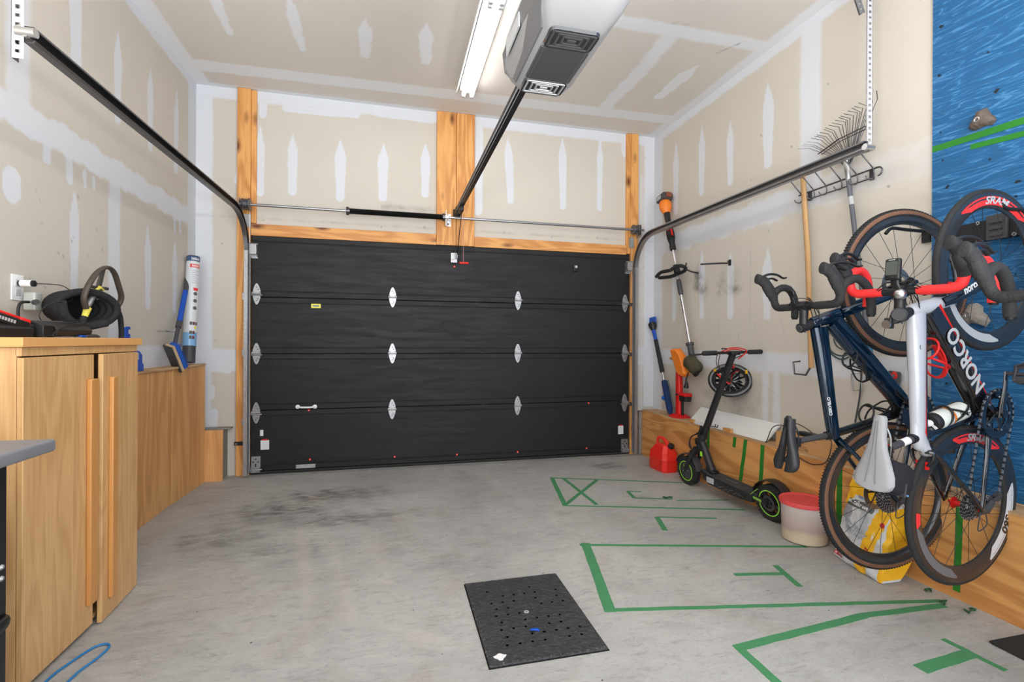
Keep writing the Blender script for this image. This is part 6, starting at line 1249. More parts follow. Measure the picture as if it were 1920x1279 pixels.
wpart(MB().sweep([(2.68, 4.30, 1.040), (2.68, 4.27, 1.040), (2.68, 4.15, 1.035), (2.68, 3.99, 1.02), (2.68, 3.96, 1.018)], [.010, .017, .019, .017, .010], 12).cyl((2.68, 4.15, .97), (2.68, 4.15, 1.03), .006, n=8), 'wooden_handle', 'oakd', t, smooth=50)
# helmet
t = thing('bicycle_helmet', 'black vented bicycle helmet hanging behind the scooter handlebar', 'helmet', (2.70, 3.40, .90))
hn = Vector((-.62, -.72, .12)).normalized(); hu = Vector((0, 0, 1)); hu = (hu-hn*hu.dot(hn)).normalized(); hw_ = hn.cross(hu); hc = Vector((2.655, 3.39, .895))
M['shell'] = P('helmet_shell', (.014, .014, .016), .25, coat=.8); M['pad'] = P('helmet_pad', (.02, .02, .022), .9)
def hp(a, b, s_=1.0): return hc+(hw_*(.148*cos(a)*cos(b))+hu*(.118*sin(a)*cos(b))-hn*(.12*sin(b)))*s_
mb = MB()
for a in [pi*k/7 for k in range(7)]: mb.sweep([hp(a, b) for b in [pi*j/12 for j in range(13)]], [(.010, .021)]*13, 8)
for b in (.28, .62, .95): mb.sweep([hp(a, b) for a in [2*pi*k/28 for k in range(28)]], .008, 8, closed=True)
mb.loft([[hp(a, b) for a in [2*pi*k/28 for k in range(28)]] for b in (.0, .2, .45)], cap=False); mb.loft([[hp(a, b, .97) for a in [2*pi*k/28 for k in range(28)]] for b in (1.05, 1.3, 1.5)])
wpart(mb, 'shell_ribs', 'shell', t, smooth=60)
wpart(MB().sweep([hp(a, .02) for a in [2*pi*k/32 for k in range(32)]], [(.020, .016)]*32, 10, closed=True), 'rim', 'shell', t, smooth=60)
wpart(MB().sweep([hp(a, .12, .86) for a in [2*pi*k/28 for k in range(28)]], [(.014, .010)]*28, 8, closed=True), 'pads', 'pad', t, smooth=60)
mb = MB()
for a, b in ((.5, 1.2), (1.2, 1.0), (2.0, 1.0), (2.7, 1.2), (3.6, 1.0), (5.6, 1.0)): c_ = hp(a, b, 1.02); mb.sweep([c_-hw_*.02, c_+hw_*.02], [(.010, .006), (.010, .006)], 8)
c_ = hp(5.5, .25, 1.05); mb.sweep([c_-hw_*.03-hu*.01, c_+hw_*.01+hu*.015], [(.016, .012)]*2, 8)
wpart(mb, 'white_panels', 'white', t, smooth=50)
wpart(MB().sweep(smoothpath([hp(2.2, .1, .9), hc+hn*.04+hu*.05+hw_*-.02, hc+hn*.03-hu*.03, hp(.6, .1, .85)], 5), [(.008, .002)]*16, 6).sweep(smoothpath([hp(1.4, .1, .95), hc+hn*.05+hu*.10-hw_*.03, hc+hn*.04+hu*.16], 4), [(.006, .003)]*9, 6), 'straps', 'red', t)
wpart(MB().cbox(hp(2.5, .0, 1.0)+hn*.02, (.014, .012, .03)).cbox(hp(.7, .0, 1.0)+hn*.02, (.014, .014, .018)), 'yellow_clip', 'yellow', t)
wpart(MB().sweep(smoothpath([hp(1.0, .05, 1), hc+hu*.17-hw_*.0+Vector((.03, 0, 0)), Vector((2.765, 3.38, 1.10))], 4), .004, 6), 'hanging_strap', 'black', t)
# shelf board leaning, blocks, cardboard box
solo(MB().prism([(2.625, 2.975, .483), (2.645, 2.975, .483), (2.768, 2.975, .598), (2.752, 2.975, .610)], (0, .93, 0)), 'shelf_board', P('white_board', (.74, .74, .73), .5), 'long white board leaning on the plywood ledge behind the scooter', 'board', (2.7, 3.4, .5), bevel=.002)
solo(MB().box((2.597, 3.31, .4825), (2.622, 3.40, .515)), 'wood_block', 'oakd', 'small brown wooden block below the middle of the white board', 'block', (2.61, 3.35, .483), bevel=.002)
solo(MB().box((2.597, 3.80, .4825), (2.622, 3.86, .512)), 'wood_block', 'oakd', 'small brown wooden block near the far end of the white board', 'block', (2.61, 3.83, .483), bevel=.002)
solo(MB().cyl((2.606, 3.75, .50), (2.606, 3.48, .50), .004, n=8).cyl((2.606, 3.48, .50), (2.606, 3.47, .522), .004, n=8).cyl((2.606, 3.51, .50), (2.606, 3.50, .522), .004, n=8), 'metal_bracket', 'dsteel', 'thin metal rod bracket lying in front of the white board', 'bracket', (2.6, 3.6, .49))
solo(MB().box((2.597, 3.55, .4825), (2.600, 3.78, .505)), 'white_strip', 'paper', 'narrow white strip standing in front of the white board', 'strip', (2.6, 3.6, .49), smooth=0)
t = thing('cardboard_box', 'brown cardboard box with printed text on the plywood ledge behind the black saddle', 'box', (2.68, 2.6, .482))
M['card'] = P('cardboard', S(190, 142, 92), .85, var=.08, vscale=6)
wpart(MB().box((2.615, 2.16, .4825), (2.76, 2.86, .585)).box((2.612, 2.50, .586), (2.763, 2.503, .587)), 'box_body', 'card', t, bevel=.002)
mb = MB(); rs = random.Random(6); Xb = 2.6145
for col, (y0, w_) in enumerate(((2.77, .05), (2.69, .10), (2.55, .03))):
    for k in range(7 if col < 2 else 1): z = .565-k*.0115; L = rs.uniform(.5, 1)*w_; mb.box((Xb-.0004, y0-L, z), (Xb, y0, z+.003))
mb.prism([(Xb, 2.80, .563), (Xb, 2.78, .578), (Xb, 2.76, .563)], (-.0005, 0, 0)).box((Xb-.0005, 2.80, .50), (Xb, 2.785, .515)).box((Xb-.0005, 2.77, .50), (Xb, 2.755, .515))
mzz = frame((Xb-.0005, 2.60, .502), (0, -1, 0), (0, 0, 1)); text(mb, '4.5', .022, mzz, 0, .0002, bold=.0005)
wpart(mb, 'box_print', P('print_brown', (.16, .09, .05), .8), t, smooth=0)
solo(MB().rbox((2.63, 2.53, .5875), (2.69, 2.70, .612), .008), 'power_brick', 'black', 'black power brick lying on top of the cardboard box', 'power brick', (2.66, 2.6, .588))
solo(MB().sweep(smoothpath([(2.64, 2.70, .60), (2.62, 2.76, .625), (2.62, 2.83, .63), (2.60, 2.88, .60), (2.600, 2.93, .50), (2.610, 2.955, .488), (2.64, 2.965, .486)], 5), .003, 6).sweep(smoothpath([(2.64, 2.53, .60), (2.60, 2.46, .62), (2.595, 2.40, .60), (2.582, 2.42, .48), (2.575, 2.50, .44), (2.578, 2.57, .442), (2.58, 2.68, .47), (2.585, 2.75, .478)], 5), .003, 6).sweep(smoothpath([(2.66, 2.60, .615), (2.64, 2.66, .65), (2.64, 2.74, .66), (2.65, 2.80, .63), (2.66, 2.82, .59)], 5), .003, 6), 'cable', 'black', 'thin black cable looping over the cardboard box and the plywood', 'cable', (2.62, 2.6, .6), smooth=60)

# hook rail, rake, tools
t = thing('hook_rail', 'steel wire tool rack with six hooks on the right wall', 'tool rack', (2.74, 2.5, 2.2))
wpart(MB().cyl((2.74, 2.80, 2.222), (2.74, 2.235, 2.226), .005, n=8).cyl((2.745, 2.78, 2.176), (2.745, 2.26, 2.176), .004, n=8).sweep(arc((2.74, 2.235, 2.201), .025, pi/2, -pi/2, (0, -1, 0), (0, 0, 1), 8), .0045, 8).box((2.755, 2.28, 2.17), (2.77, 2.30, 2.235)).box((2.755, 2.72, 2.17), (2.77, 2.74, 2.235)), 'rail_wires', 'dsteel', t, smooth=60)
hkm = None
for y in (2.765, 2.665, 2.57, 2.46, 2.355, 2.25):
    if hkm is None:
        hkm = MB().sweep(smoothpath([(-.09, .03, .13), (-.085, .02, .10), (-.05, .0, .04), (-.01, 0, .0), (-.005, 0, -.035), (-.02, 0, -.055), (-.045, .008, -.052), (-.052, .014, -.035)], 4), .0038, 8).build('hook', 'dsteel', t, smooth=60); k_ = hkm
    else: k_ = hkm.copy(); COL.objects.link(k_); k_.parent = t
    k_.location = (-.005, y-2.5, .016)
TT = [[2.713, 2.503, 2.674, 2.499], [2.679, 2.511, 2.643, 2.5], [2.663, 2.516, 2.63, 2.503], [2.639, 2.522, 2.604, 2.508], [2.604, 2.533, 2.577, 2.514], [2.58, 2.536, 2.56, 2.522], [2.561, 2.537, 2.538, 2.52], [2.537, 2.542, 2.522, 2.531], [2.507, 2.549, 2.492, 2.527], [2.496, 2.555, 2.479, 2.533], [2.474, 2.561, 2.446, 2.543], [2.451, 2.565, 2.424, 2.547], [2.428, 2.572, 2.402, 2.555], [2.403, 2.578, 2.389, 2.559], [2.39, 2.581, 2.372, 2.564], [2.37, 2.585, 2.348, 2.571], [2.342, 2.59, 2.323, 2.575], [2.316, 2.596, 2.306, 2.573], [2.301, 2.597, 2.289, 2.587], [2.274, 2.606, 2.263, 2.588], [2.223, 2.613, 2.245, 2.597], [2.203, 2.619, 2.228, 2.597], [2.164, 2.621, 2.2, 2.598]]
t = thing('leaf_rake', 'metal fan leaf rake with grey handle hanging from the tool rack', 'rake', (2.69, 2.4, 2.3))
hub = Vector((2.70, 2.392, 2.30))
for a in TT:
    wpart(MB().sweep([hub+Vector((0, (a[2]-2.42)*.12, .0)), hub.lerp(Vector((2.695, a[2], a[3])), .45)+Vector((.006, 0, 0)), (2.69, a[2], a[3]), (2.64, a[0], a[1])], [(.0018, .0026)]*4, 6, ref=(1, 0, 0)), 'tine', 'dsteel', t)
wpart(MB().sweep([(2.693, 2.60, 2.432), (2.693, 2.45, 2.47), (2.693, 2.27, 2.475)], [(.002, .007)]*3, 6, ref=(1, 0, 0)).sweep([(2.700, 2.58, 2.422), (2.700, 2.45, 2.455), (2.700, 2.28, 2.46)], .003, 8).prism([(2.690, 2.43, 2.36), (2.690, 2.36, 2.36), (2.690, 2.375, 2.29), (2.690, 2.41, 2.29)], (.012, 0, 0)), 'tine_brace', 'dsteel', t)
wpart(MB().sweep([(2.70, 2.402, 2.32), (2.70, 2.388, 2.19)], [.019, .014], 12), 'ferrule', 'silver', t)
wpart(MB().sweep([(2.70, 2.388, 2.20), (2.70, 2.256, 1.213)], .0135, 14), 'handle', P('grey_handle', (.10, .105, .12), .4), t)
wpart(MB().sweep([(2.70, 2.2565, 1.216), (2.70, 2.225, 1.00)], .0165, 14), 'handle_grip', P('teal_grip', S(36, 110, 150), .5), t)
wpart(MB().sweep([(2.70, 2.373, 2.09), (2.70, 2.366, 2.04)], .0142, 14), 'handle_label', 'lgrey', t)
t = thing('garden_hoe', 'long wooden handled garden tool with a squared wire head hanging upside down', 'garden tool', (2.72, 2.76, 1.6))
wpart(MB().sweep([(2.715, 2.745, 2.36), (2.715, 2.70, 1.80), (2.715, 2.665, 1.035)], .0165, 14), 'handle', wood('ash_handle', S(206, 168, 118), S(168, 124, 78), 'Z', 1, .6, ring=5), t)
wpart(MB().sweep([(2.70, 2.745, 1.075), (2.70, 2.80, 1.068), (2.70, 2.790, .988), (2.70, 2.695, .985), (2.712, 2.667, 1.045)], .0065, 8), 'wire_head', 'dsteel', t)
# hanging cables behind the dark bike
t = thing('cable_coil', 'loose coil of grey green cable hanging on the wall behind the dark blue bicycle', 'cable', (2.75, 2.45, 1.3)); 
for k, (a, b, c_, col) in enumerate([((2.43, 1.46), (2.60, 1.25), (2.46, 1.10), 0), ((2.42, 1.46), (2.575, 1.22), (2.45, 1.125), 1), ((2.40, 1.46), (2.53, 1.28), (2.44, 1.16), 1), ((2.38, 1.46), (2.42, 1.30), (2.36, 1.17), 0)]):
    wpart(MB().sweep(smoothpath([(2.755, *a), (2.75, (a[0]+b[0])/2+.02, (a[1]+b[1])/2+.05), (2.75, *b), (2.75, (b[0]+c_[0])/2+.03, (b[1]+c_[1])/2-.03), (2.75, *c_), (2.75, 2.36, 1.20), (2.755, 2.37, 1.46)], 6), .005, 8), 'strand', P('cable_green', (.03, .09, .075), .5) if col == 0 else P('cable_dark', (.05, .07, .07), .5), t, smooth=60)
wpart(MB().sweep([(2.745, 2.41, 1.36), (2.745, 2.385, 1.20)], .022, 10), 'cable_sleeve', P('sleeve_green', (.01, .10, .07), .45), t)
t = thing('lock_cable', 'thin dark cable with steel clip hanging below the cable coil', 'cable', (2.755, 2.37, 1.0))
wpart(MB().sweep(smoothpath([(2.755, 2.345, 1.16), (2.75, 2.34, 1.02), (2.75, 2.35, .88), (2.75, 2.375, .74), (2.75, 2.40, .60)], 5), .005, 8), 'cord', 'dgrey', t, smooth=60)
wpart(MB().sweep([(2.75, 2.405, 1.01), (2.75, 2.345, 1.02), (2.75, 2.335, .92), (2.75, 2.395, .91)], .0045, 8, closed=True), 'steel_clip', 'galv', t)
t = thing('bike_light', 'small black device with a red dot clipped on the wall right of the dark bicycle', 'light', (2.75, 2.15, 1.0))
wpart(MB().rbox((-.035, -.055, 0), (.035, .055, .02), .012, 0, frame((2.765, 2.15, .99), (0, -1, -.1), (0, -.1, 1))), 'device_body', 'dgrey', t)
wpart(MB().lathe([(0, .0), (.014, 0), (.018, -.002), (.024, -.006)], (2.742, 2.14, 1.02), (-1, 0, 0), 14), 'red_button', 'red', t); wpart(MB().lathe([(0, 0), (.009, 0)], (2.7405, 2.14, 1.02), (-1, 0, 0), 12), 'button_centre', 'silver', t)
wpart(MB().sweep(smoothpath([(2.75, 2.25, 1.05), (2.74, 2.22, 1.06), (2.745, 2.19, 1.03), (2.75, 2.16, 1.01)], 4), .006, 8), 'mount_arm', 'black', t)

# ================================================================== SCOOTER
sc = thing('electric_scooter', 'black electric kick scooter with lime green wheel rings leaning along the plywood', 'scooter', (2.47, 3.2, 0))
fx, rx = Vector((2.445, 3.635, .118)), Vector((2.500, 2.765, .122)); fwd = (fx-rx); fwd.z = 0; fwd.normalize(); sidew = Vector((fwd.y, -fwd.x, 0)).normalized()*-1     # sidew points into the room
if sidew.x > 0: sidew = -sidew
M['sblack'] = P('scooter_black', (.018, .018, .02), .38)
def swheel(c, nm, R, ax, disc):
    w = MB().lathe([(R-.012+0, -.028), (R-.004, -.022), (R, -.010), (R, .010), (R-.004, .022), (R-.012, .028), (R-.036, .026), (R-.036, -.026)], c, ax, 48, closed=True)
    for k in range(36):
        a = 2*pi*k/36; u_ = ax.orthogonal().normalized(); v_ = ax.cross(u_)
        for s_ in (-.023, .023): w.cbox(c+u_*cos(a+(s_ > 0)*.08)*(R-.004)+v_*sin(a+(s_ > 0)*.08)*(R-.004)+ax*s_, (.010, .010, .010), 0)
    wo = wpart(w, nm, 'rubber', sc, smooth=40)
    def sub(mb, n_, m_): o_ = mb.build(n_, m_, None, smooth=40); o_.parent = wo; o_.matrix_parent_inverse = wm(wo).inverted()
    sub(MB().lathe([(R-.042, .0275), (R-.035, .0275), (R-.035, .029), (R-.042, .029)], c, ax, 48, closed=True).lathe([(R-.042, -.0275), (R-.035, -.0275), (R-.035, -.029), (R-.042, -.029)], c, ax, 48, closed=True), 'lime_ring', 'lime')
    if not disc: sub(MB().lathe([(0, -.03), (.02, -.03), (.024, -.024), (R-.045, -.022), (R-.042, 0), (R-.045, .022), (.024, .024), (.02, .03), (0, .03)], c, ax, 40), 'hub_motor', 'dgrey')
    else:
        mb = MB().lathe([(0, -.03), (.022, -.03), (.022, .03), (0, .03)], c, ax, 24)
        u_ = ax.orthogonal().normalized(); v_ = ax.cross(u_)
        for k in range(6): a = k*pi/3; mb.sweep([c+(u_*cos(a)+v_*sin(a))*.015, c+(u_*cos(a+.25)+v_*sin(a+.25))*(R-.036)], [(.010, .012), (.012, .018)], 8)
        mb.lathe([(R-.05, -.02), (R-.036, -.026), (R-.036, .026), (R-.05, .02)], c, ax, 40, closed=True); sub(mb, 'spoked_hub', 'sblack')
        mb = MB().lathe([(.035, .032), (.052, .032), (.052, .034), (.035, .034)], c, ax, 36, closed=True); 
        for k in range(5): a = k*2*pi/5; mb.sweep([c+ax*.033+(u_*cos(a)+v_*sin(a))*.012, c+ax*.033+(u_*cos(a+.5)+v_*sin(a+.5))*.04], [(.004, .001)]*2, 6, ref=ax)
        sub(mb, 'brake_disc', 'dsteel')
axn = Vector((sidew.x, sidew.y, -.10)).normalized()
swheel(fx, 'front_wheel', .118, axn, False); swheel(rx, 'rear_wheel', .122, axn, True)
V_ = lambda f_, s_, z: Vector((2.472, 3.20, 0))+fwd*f_+sidew*s_+Vector((0, 0, z))
# deck: a bowed tray with grip top and side skirt
rg = []
for f_, w_, z0, z1 in ((.24, .035, .150, .178), (.20, .060, .120, .178), (.12, .072, .090, .165), (-.20, .074, .078, .150), (-.30, .066, .085, .150), (-.345, .040, .105, .150)):
    rg.append([V_(f_, w_, z1-.012), V_(f_, w_-.006, z1), V_(f_, -w_+.006, z1), V_(f_, -w_, z1-.012), V_(f_, -w_+.012, z0+.006), V_(f_, -w_+.02, z0), V_(f_, w_-.02, z0), V_(f_, w_-.012, z0+.006)])
dk = wpart(MB().loft(rg), 'deck', 'sblack', sc, smooth=30)
mb = MB(); rg = []
for f_, w_, z1 in ((.235, .030, .1782), (.20, .052, .1786), (.12, .064, .1656), (-.20, .066, .1506), (-.30, .058, .1506), (-.34, .034, .1506)): rg.append([V_(f_, w_, z1), V_(f_, w_, z1+.003), V_(f_, -w_, z1+.003), V_(f_, -w_, z1)])
wpart(mb.loft(rg), 'grip_mat', P('grip_mat', (.045, .045, .048), .9, bump=.6, bscale=150), sc, smooth=0)
mb = MB(); a = V_(.06, .073, .142); md = Matrix((-fwd, Vector((0, 0, 1)), sidew)).transposed().to_4x4()
def side_at(f_, z, off=.0765): m_ = md.copy(); m_.translation = V_(f_, off, z); return m_
wpart(MB().rbox((-.04, -.022, -.003), (.04, .022, .001), .008, 0, side_at(.085, .133, .0735)), 'charge_panel', 'lgrey', sc)
mb = MB(); rs = random.Random(1)
for k in range(14): f_ = .01-k*.02; mb.box((-.007, -.002, 0), (.004+rs.random()*.004, .002, .0008), 0, side_at(f_, .115+rs.uniform(-.01, .012), .0735))
wpart(mb, 'side_print', 'grey', sc, smooth=0)
mb = MB(); mtop = Matrix((-fwd, -sidew, Vector((0, 0, 1)))).transposed().to_4x4(); mtop.translation = V_(-.02, 0, .1625); [mb.box((-.10+k*.0135, -.006+(k % 3)*.001, 0), (-.091+k*.0135, .006-(k % 2)*.003, .0006), 0, mtop) for k in range(15)]; wpart(mb, 'deck_lettering', 'grey', sc, smooth=0)
# neck, head, fork, fender
hdp = V_(.285, 0, .395); hda = (V_(-.02, -.03, 1.115)-V_(.262, 0, .43)).normalized()
wpart(MB().sweep(smoothpath([V_(.135, 0, .165), V_(.19, 0, .26), V_(.265, 0, .385)], 4), [(.034, .034)]*3+[(.030, .030)]*6, 14).sweep([V_(.12, 0, .17), V_(.18, 0, .20)], [(.034, .042), (.026, .03)], 12, ref=sidew), 'neck', 'sblack', sc, smooth=60)
wpart(MB().sweep([V_(.292, 0, .335), V_(.262, 0, .43)], [.032, .028], 16).sweep([V_(.262, 0, .43), V_(.252, 0, .455)], [.036, .030], 12).rbox((-.03, -.03, -.01), (.03, .03, .014), .008, 0, frame(V_(.262, 0, .435), sidew, fwd)), 'head_tube', 'sblack', sc, smooth=50)
mb = MB()
for s_ in (.045, -.045): mb.sweep([V_(.31, s_*.7, .325), V_(.355, s_, .25), fx+sidew*s_+Vector((0, 0, .0))], [(.018, .012), (.018, .010), (.016, .007)], 10)
mb.sweep([V_(.31, -.04, .325), V_(.31, .04, .325)], [(.03, .022)]*2, 10); mb.sweep([V_(.30, 0, .33), V_(.345, 0, .295), V_(.39, 0, .275)], [(.03, .02)]*3, 10)
wpart(mb, 'fork', 'sblack', sc, smooth=50)
wpart(MB().sweep([fx+sidew*.052, fx+sidew*.052+Vector((0, 0, .055))+fwd*-.012], [(.004, .003)]*2, 8).rbox((-.012, -.02, 0), (.012, .02, .006), .004, 0, frame(V_(.245, .03, .30), fwd, (0, 0, 1))), 'lime_stripe', 'lime', sc)
mb = MB(); pts = [fx+fwd*(.142*cos(a))+Vector((0, 0, .142*sin(a))) for a in [radians(20+k*15) for k in range(11)]]; mb.sweep(pts, [(.004, .034)]*11, 10, ref=axn); wpart(mb, 'front_fender', 'dgrey', sc, smooth=50)
mb = MB(); pts = [rx+fwd*(.150*cos(a))+Vector((0, 0, .150*sin(a))) for a in [radians(25+k*15) for k in range(10)]]; mb.sweep(pts, [(.005, .038)]*10, 10, ref=axn); mb.sweep([V_(-.30, 0, .155), pts[0], pts[1]], [(.006, .03), (.008, .036), (.006, .036)], 10, ref=axn); wpart(mb, 'rear_fender', 'sblack', sc, smooth=50)
wpart(MB().sweep([pts[-2], pts[-1]+Vector((0, 0, -.015))-fwd*.006], [(.014, .036), (.012, .030)], 10, ref=axn), 'tail_light', P('tail_red', (.65, .02, .02), .25, coat=.6), sc, smooth=50)
mb = MB()
for s_ in (.042, -.042): mb.sweep([V_(-.31, s_, .125), rx+sidew*s_], [(.022, .007), (.018, .007)], 10, ref=axn)
mb.cbox(V_(-.30, .05, .12), (.03, .05, .05)); wpart(mb, 'rear_arms', 'sblack', sc, smooth=50)
wpart(MB().sweep([V_(-.325, .052, .128), V_(-.395, .052, .122)], [(.010, .003)]*2, 8, ref=axn).sweep(smoothpath([V_(-.28, .05, .12), V_(-.33, .06, .165), V_(-.37, .06, .20)], 3), .003, 6), 'lime_bar', P('lime_dull', (.22, .42, .06), .5), sc)
st0, st1 = V_(.252, 0, .44), V_(-.03, -.035, 1.115)
wpart(MB().sweep([st0, st1], [(.026, .021), (.024, .020)], 14, ref=sidew, power=3.5), 'stem', 'sblack', sc, smooth=40)
wpart(MB().sweep([V_(.27, .03, .45), V_(.24, .035, .50)], [(.012, .010)]*2, 8).sweep(smoothpath([V_(.27, .03, .46), V_(.34, .05, .42), V_(.36, .05, .34), V_(.31, .04, .31)], 5), .005, 8).rbox((-.012, -.03, 0), (.012, .03, .014), .005, 0, frame(V_(.275, .0, .49), sidew, (0, 0, 1))), 'folding_latch', 'black', sc)
wpart(MB().lathe([(0, 0), (.018, .0), (.020, .02), (0, .022)], V_(.31, .0, .375), fwd, 14).sweep([V_(.31, .0, .38), V_(.34, 0, .40)], .018, 10), 'headlamp', 'black', sc)
hb0 = st1+Vector((0, 0, .01)); bx = Vector((.985, -.16, .03)).normalized()
wpart(MB().sweep([hb0-bx*.23+Vector((0, 0, .00)), hb0+bx*.20], .011, 12).rbox((-.035, -.03, -.012), (.035, .05, .018), .008, 0, frame(hb0, bx, (0, -1, 0))), 'handlebar', 'black', sc, smooth=50)
wpart(MB().sweep([hb0-bx*.24, hb0-bx*.235, hb0-bx*.13, hb0-bx*.125], [.012, .018, .018, .013], 14), 'grip', 'rubber', sc, smooth=50); wpart(MB().sweep([hb0+bx*.12, hb0+bx*.125, hb0+bx*.225, hb0+bx*.23], [.013, .018, .018, .012], 14), 'grip', 'rubber', sc, smooth=50)
fwu = Vector((0, .98, -.1)).normalized()
wpart(MB().sweep([hb0-bx*.10+fwu*.02, hb0-bx*.14+fwu*.05, hb0-bx*.31+fwu*.05+Vector((0, 0, -.01))], [(.006, .008)]*3, 8).lathe([(0, .012), (.02, .010), (.022, 0), (0, 0)], hb0-bx*.07+Vector((0, 0, .025)), (0, 0, 1), 14), 'brake_lever', 'black', sc)
wpart(MB().sweep(smoothpath([hb0-bx*.09+Vector((0, 0, .01)), hb0-bx*.03+Vector((0, -.02, .035)), hb0+bx*.05+Vector((0, -.02, .03)), hb0+bx*.10+Vector((0, -.01, .005)), hb0+bx*.02+Vector((0, -.03, -.05))], 5), .0045, 8).sweep(smoothpath([hb0-bx*.08, hb0-bx*.02+Vector((0, -.02, .025)), hb0+bx*.06+Vector((0, -.015, .015))], 5), .004, 8), 'red_cable', 'red', sc, smooth=60)
wpart(MB().sweep(smoothpath([hb0-bx*.12, hb0-bx*.13+Vector((0, 0, -.08)), hb0-bx*.06+Vector((0, .01, -.19)), hb0-bx*.02+Vector((0, .02, -.21))], 5), .0028, 6).sweep(smoothpath([hb0-bx*.10, hb0-bx*.11+Vector((0, 0, -.10)), hb0-bx*.04+Vector((0, .01, -.20))], 5), .0028, 6), 'bar_cables', 'black', sc, smooth=60)
wpart(MB().sweep(smoothpath([V_(.27, .035, .47), V_(.36, .045, .40), V_(.34, .04, .32), V_(.27, .04, .36)], 5), .004, 6), 'brake_cable', 'black', sc, smooth=60)
# ================================================================== GAS CAN, BUCKET, SALT BAG
gc = thing('gas_can', 'red plastic gas can with black cap beside the scooter front wheel', 'gas can', (2.48, 4.1, 0))
def ob(xa, xb, ya, yb, z, c=.03):
    return [Vector(v) for v in ((xa+c, ya, z), (xb-c, ya, z), (xb, ya+c, z), (xb, yb-c, z), (xb-c, yb, z), (xa+c, yb, z), (xa, yb-c, z), (xa, ya+c, z))]
mg = Matrix.Translation((2.415, 3.97, 0)) @ Matrix.Rotation(radians(2), 4, 'Z')
wpart(MB().loft([ob(.005, .158, .005, .262, .0), ob(0, .165, 0, .268, .015), ob(0, .165, 0, .268, .105), ob(-.003, .168, -.003, .271, .112), ob(0, .165, 0, .268, .12), ob(.002, .163, .004, .262, .17), ob(.03, .135, .03, .215, .235, .03), ob(.045, .12, .05, .17, .247, .02)], M4=mg), 'can_body', P('can_red', (.74, .022, .012), .38, coat=.2), gc, smooth=25)
wpart(MB().prism([mg @ Vector(v) for v in ((-.002, .06, .04), (-.002, .20, .04), (-.002, .20, .09), (-.002, .13, .10), (-.002, .06, .09))], (-.002, 0, 0)), 'side_panel', 'can_red' if 0 else bpy.data.materials['can_red'], gc, bevel=.002)
wpart(MB().sweep(smoothpath([mg @ Vector(v) for v in ((.08, .225, .215), (.08, .225, .262), (.08, .20, .292), (.08, .12, .288), (.08, .06, .255), (.08, .04, .235))], 4), [(.012, .016)]*21, 10), 'carry_handle', bpy.data.materials['can_red'], gc, smooth=60)
wpart(MB().lathe([(.020, 0), (.020, .02), (0, .02)], mg @ Vector((.085, .03, .215)), (0, -.45, .9), 16, 1).lathe([(.028, .018), (.029, .045), (.022, .050), (0, .050)], mg @ Vector((.085, .03, .215)), (0, -.45, .9), 18), 'cap', ['black', bpy.data.materials['can_red']], gc, smooth=40)
bk = thing('plastic_bucket', 'round translucent bucket with red lid standing on the floor beside the scooter', 'bucket', (2.455, 2.455, 0))
def bucketmat():
    m = P('cloudy_plastic', (.62, .56, .50), .35, coat=.2); n, l = nt(m); b = n['Principled BSDF']; tc = n.new('ShaderNodeTexCoord'); sp = n.new('ShaderNodeSeparateXYZ'); l.new(tc.outputs['Object'], sp.inputs[0])
    no = n.new('ShaderNodeTexNoise'); no.inputs['Scale'].default_value = 12; l.new(tc.outputs['Object'], no.inputs['Vector']); ad = n.new('ShaderNodeMath'); ad.operation = 'MULTIPLY_ADD'; ad.inputs[1].default_value = .03; l.new(no.outputs['Fac'], ad.inputs[0]); l.new(sp.outputs['Z'], ad.inputs[2])
    r = n.new('ShaderNodeValToRGB'); e = r.color_ramp.elements; mr = n.new('ShaderNodeMapRange'); mr.inputs[2].default_value = .24; l.new(ad.outputs[0], mr.inputs[0]); l.new(mr.outputs[0], r.inputs[0])
    e[0].position = .30; e[0].color = (*S(196, 178, 152), 1); e[1].position = .9; e[1].color = (*S(200, 188, 182), 1); x = e.new(.42); x.color = (*S(172, 150, 140), 1); l.new(r.outputs[0], b.inputs['Base Color']); return m
wpart(MB().lathe([(0, .002), (.112, .002), (.122, .008), (.130, .23), (.132, .236)], (2.455, 2.455, 0), (0, 0, 1), 48), 'bucket_body', bucketmat(), bk, smooth=50)
wpart(MB().lathe([(.131, .222), (.138, .222), (.140, .240), (.136, .247), (.122, .245), (.118, .241), (0, .243)], (2.455, 2.455, 0), (0, 0, 1), 48), 'lid', P('lid_red', (.68, .07, .07), .5, var=.12, vscale=30), bk, smooth=40)
wpart(MB().lathe([(0, 0), (.006, 0), (.006, .0006), (0, .0006)], (2.365, 2.373, .125), (-.7, -.7, 0), 10).lathe([(0, .0007), (.003, .0007)], (2.365, 2.373, .125), (-.7, -.7, 0), 8, 1), 'small_mark', ['white', 'ink'], bk)
# salt bag leaning on the plywood: printed front
sbag = thing('salt_bag', 'silver white and yellow bag of salt leaning on the plywood behind the bicycles', 'bag', (2.47, 2.07, 0))
BL, BR, TL_, TR_ = Vector((2.435, 2.235, .0)), Vector((2.365, 1.905, 0)), Vector((2.53, 2.20, .475)), Vector((2.50, 1.895, .475))
nb = Vector((-.85, .18, .25)); rs = random.Random(11)
NS, NT = 44, 60
def front(s_, t_, off=0):
    p = BL.lerp(BR, s_).lerp(TL_.lerp(TR_, s_), t_)
    bul = .050*sin(pi*min(max(s_, 0), 1))**.6*sin(pi*min(t_*1.02+.02, 1))**.5*(1-.5*t_)
    wr = .0030*sin(38*t_+5*s_+2*sin(9*s_))*(1-t_*.4)+.0022*sin(61*t_-17*s_)+.002*sin(23*s_+31*t_)
    q = p+nb*(bul+wr+off)
    if t_ < .10: q = q+Vector((.10, .02, 0))*((.10-t_)/.10)**2*.12
    q.z = max(q.z, .004)
    return q
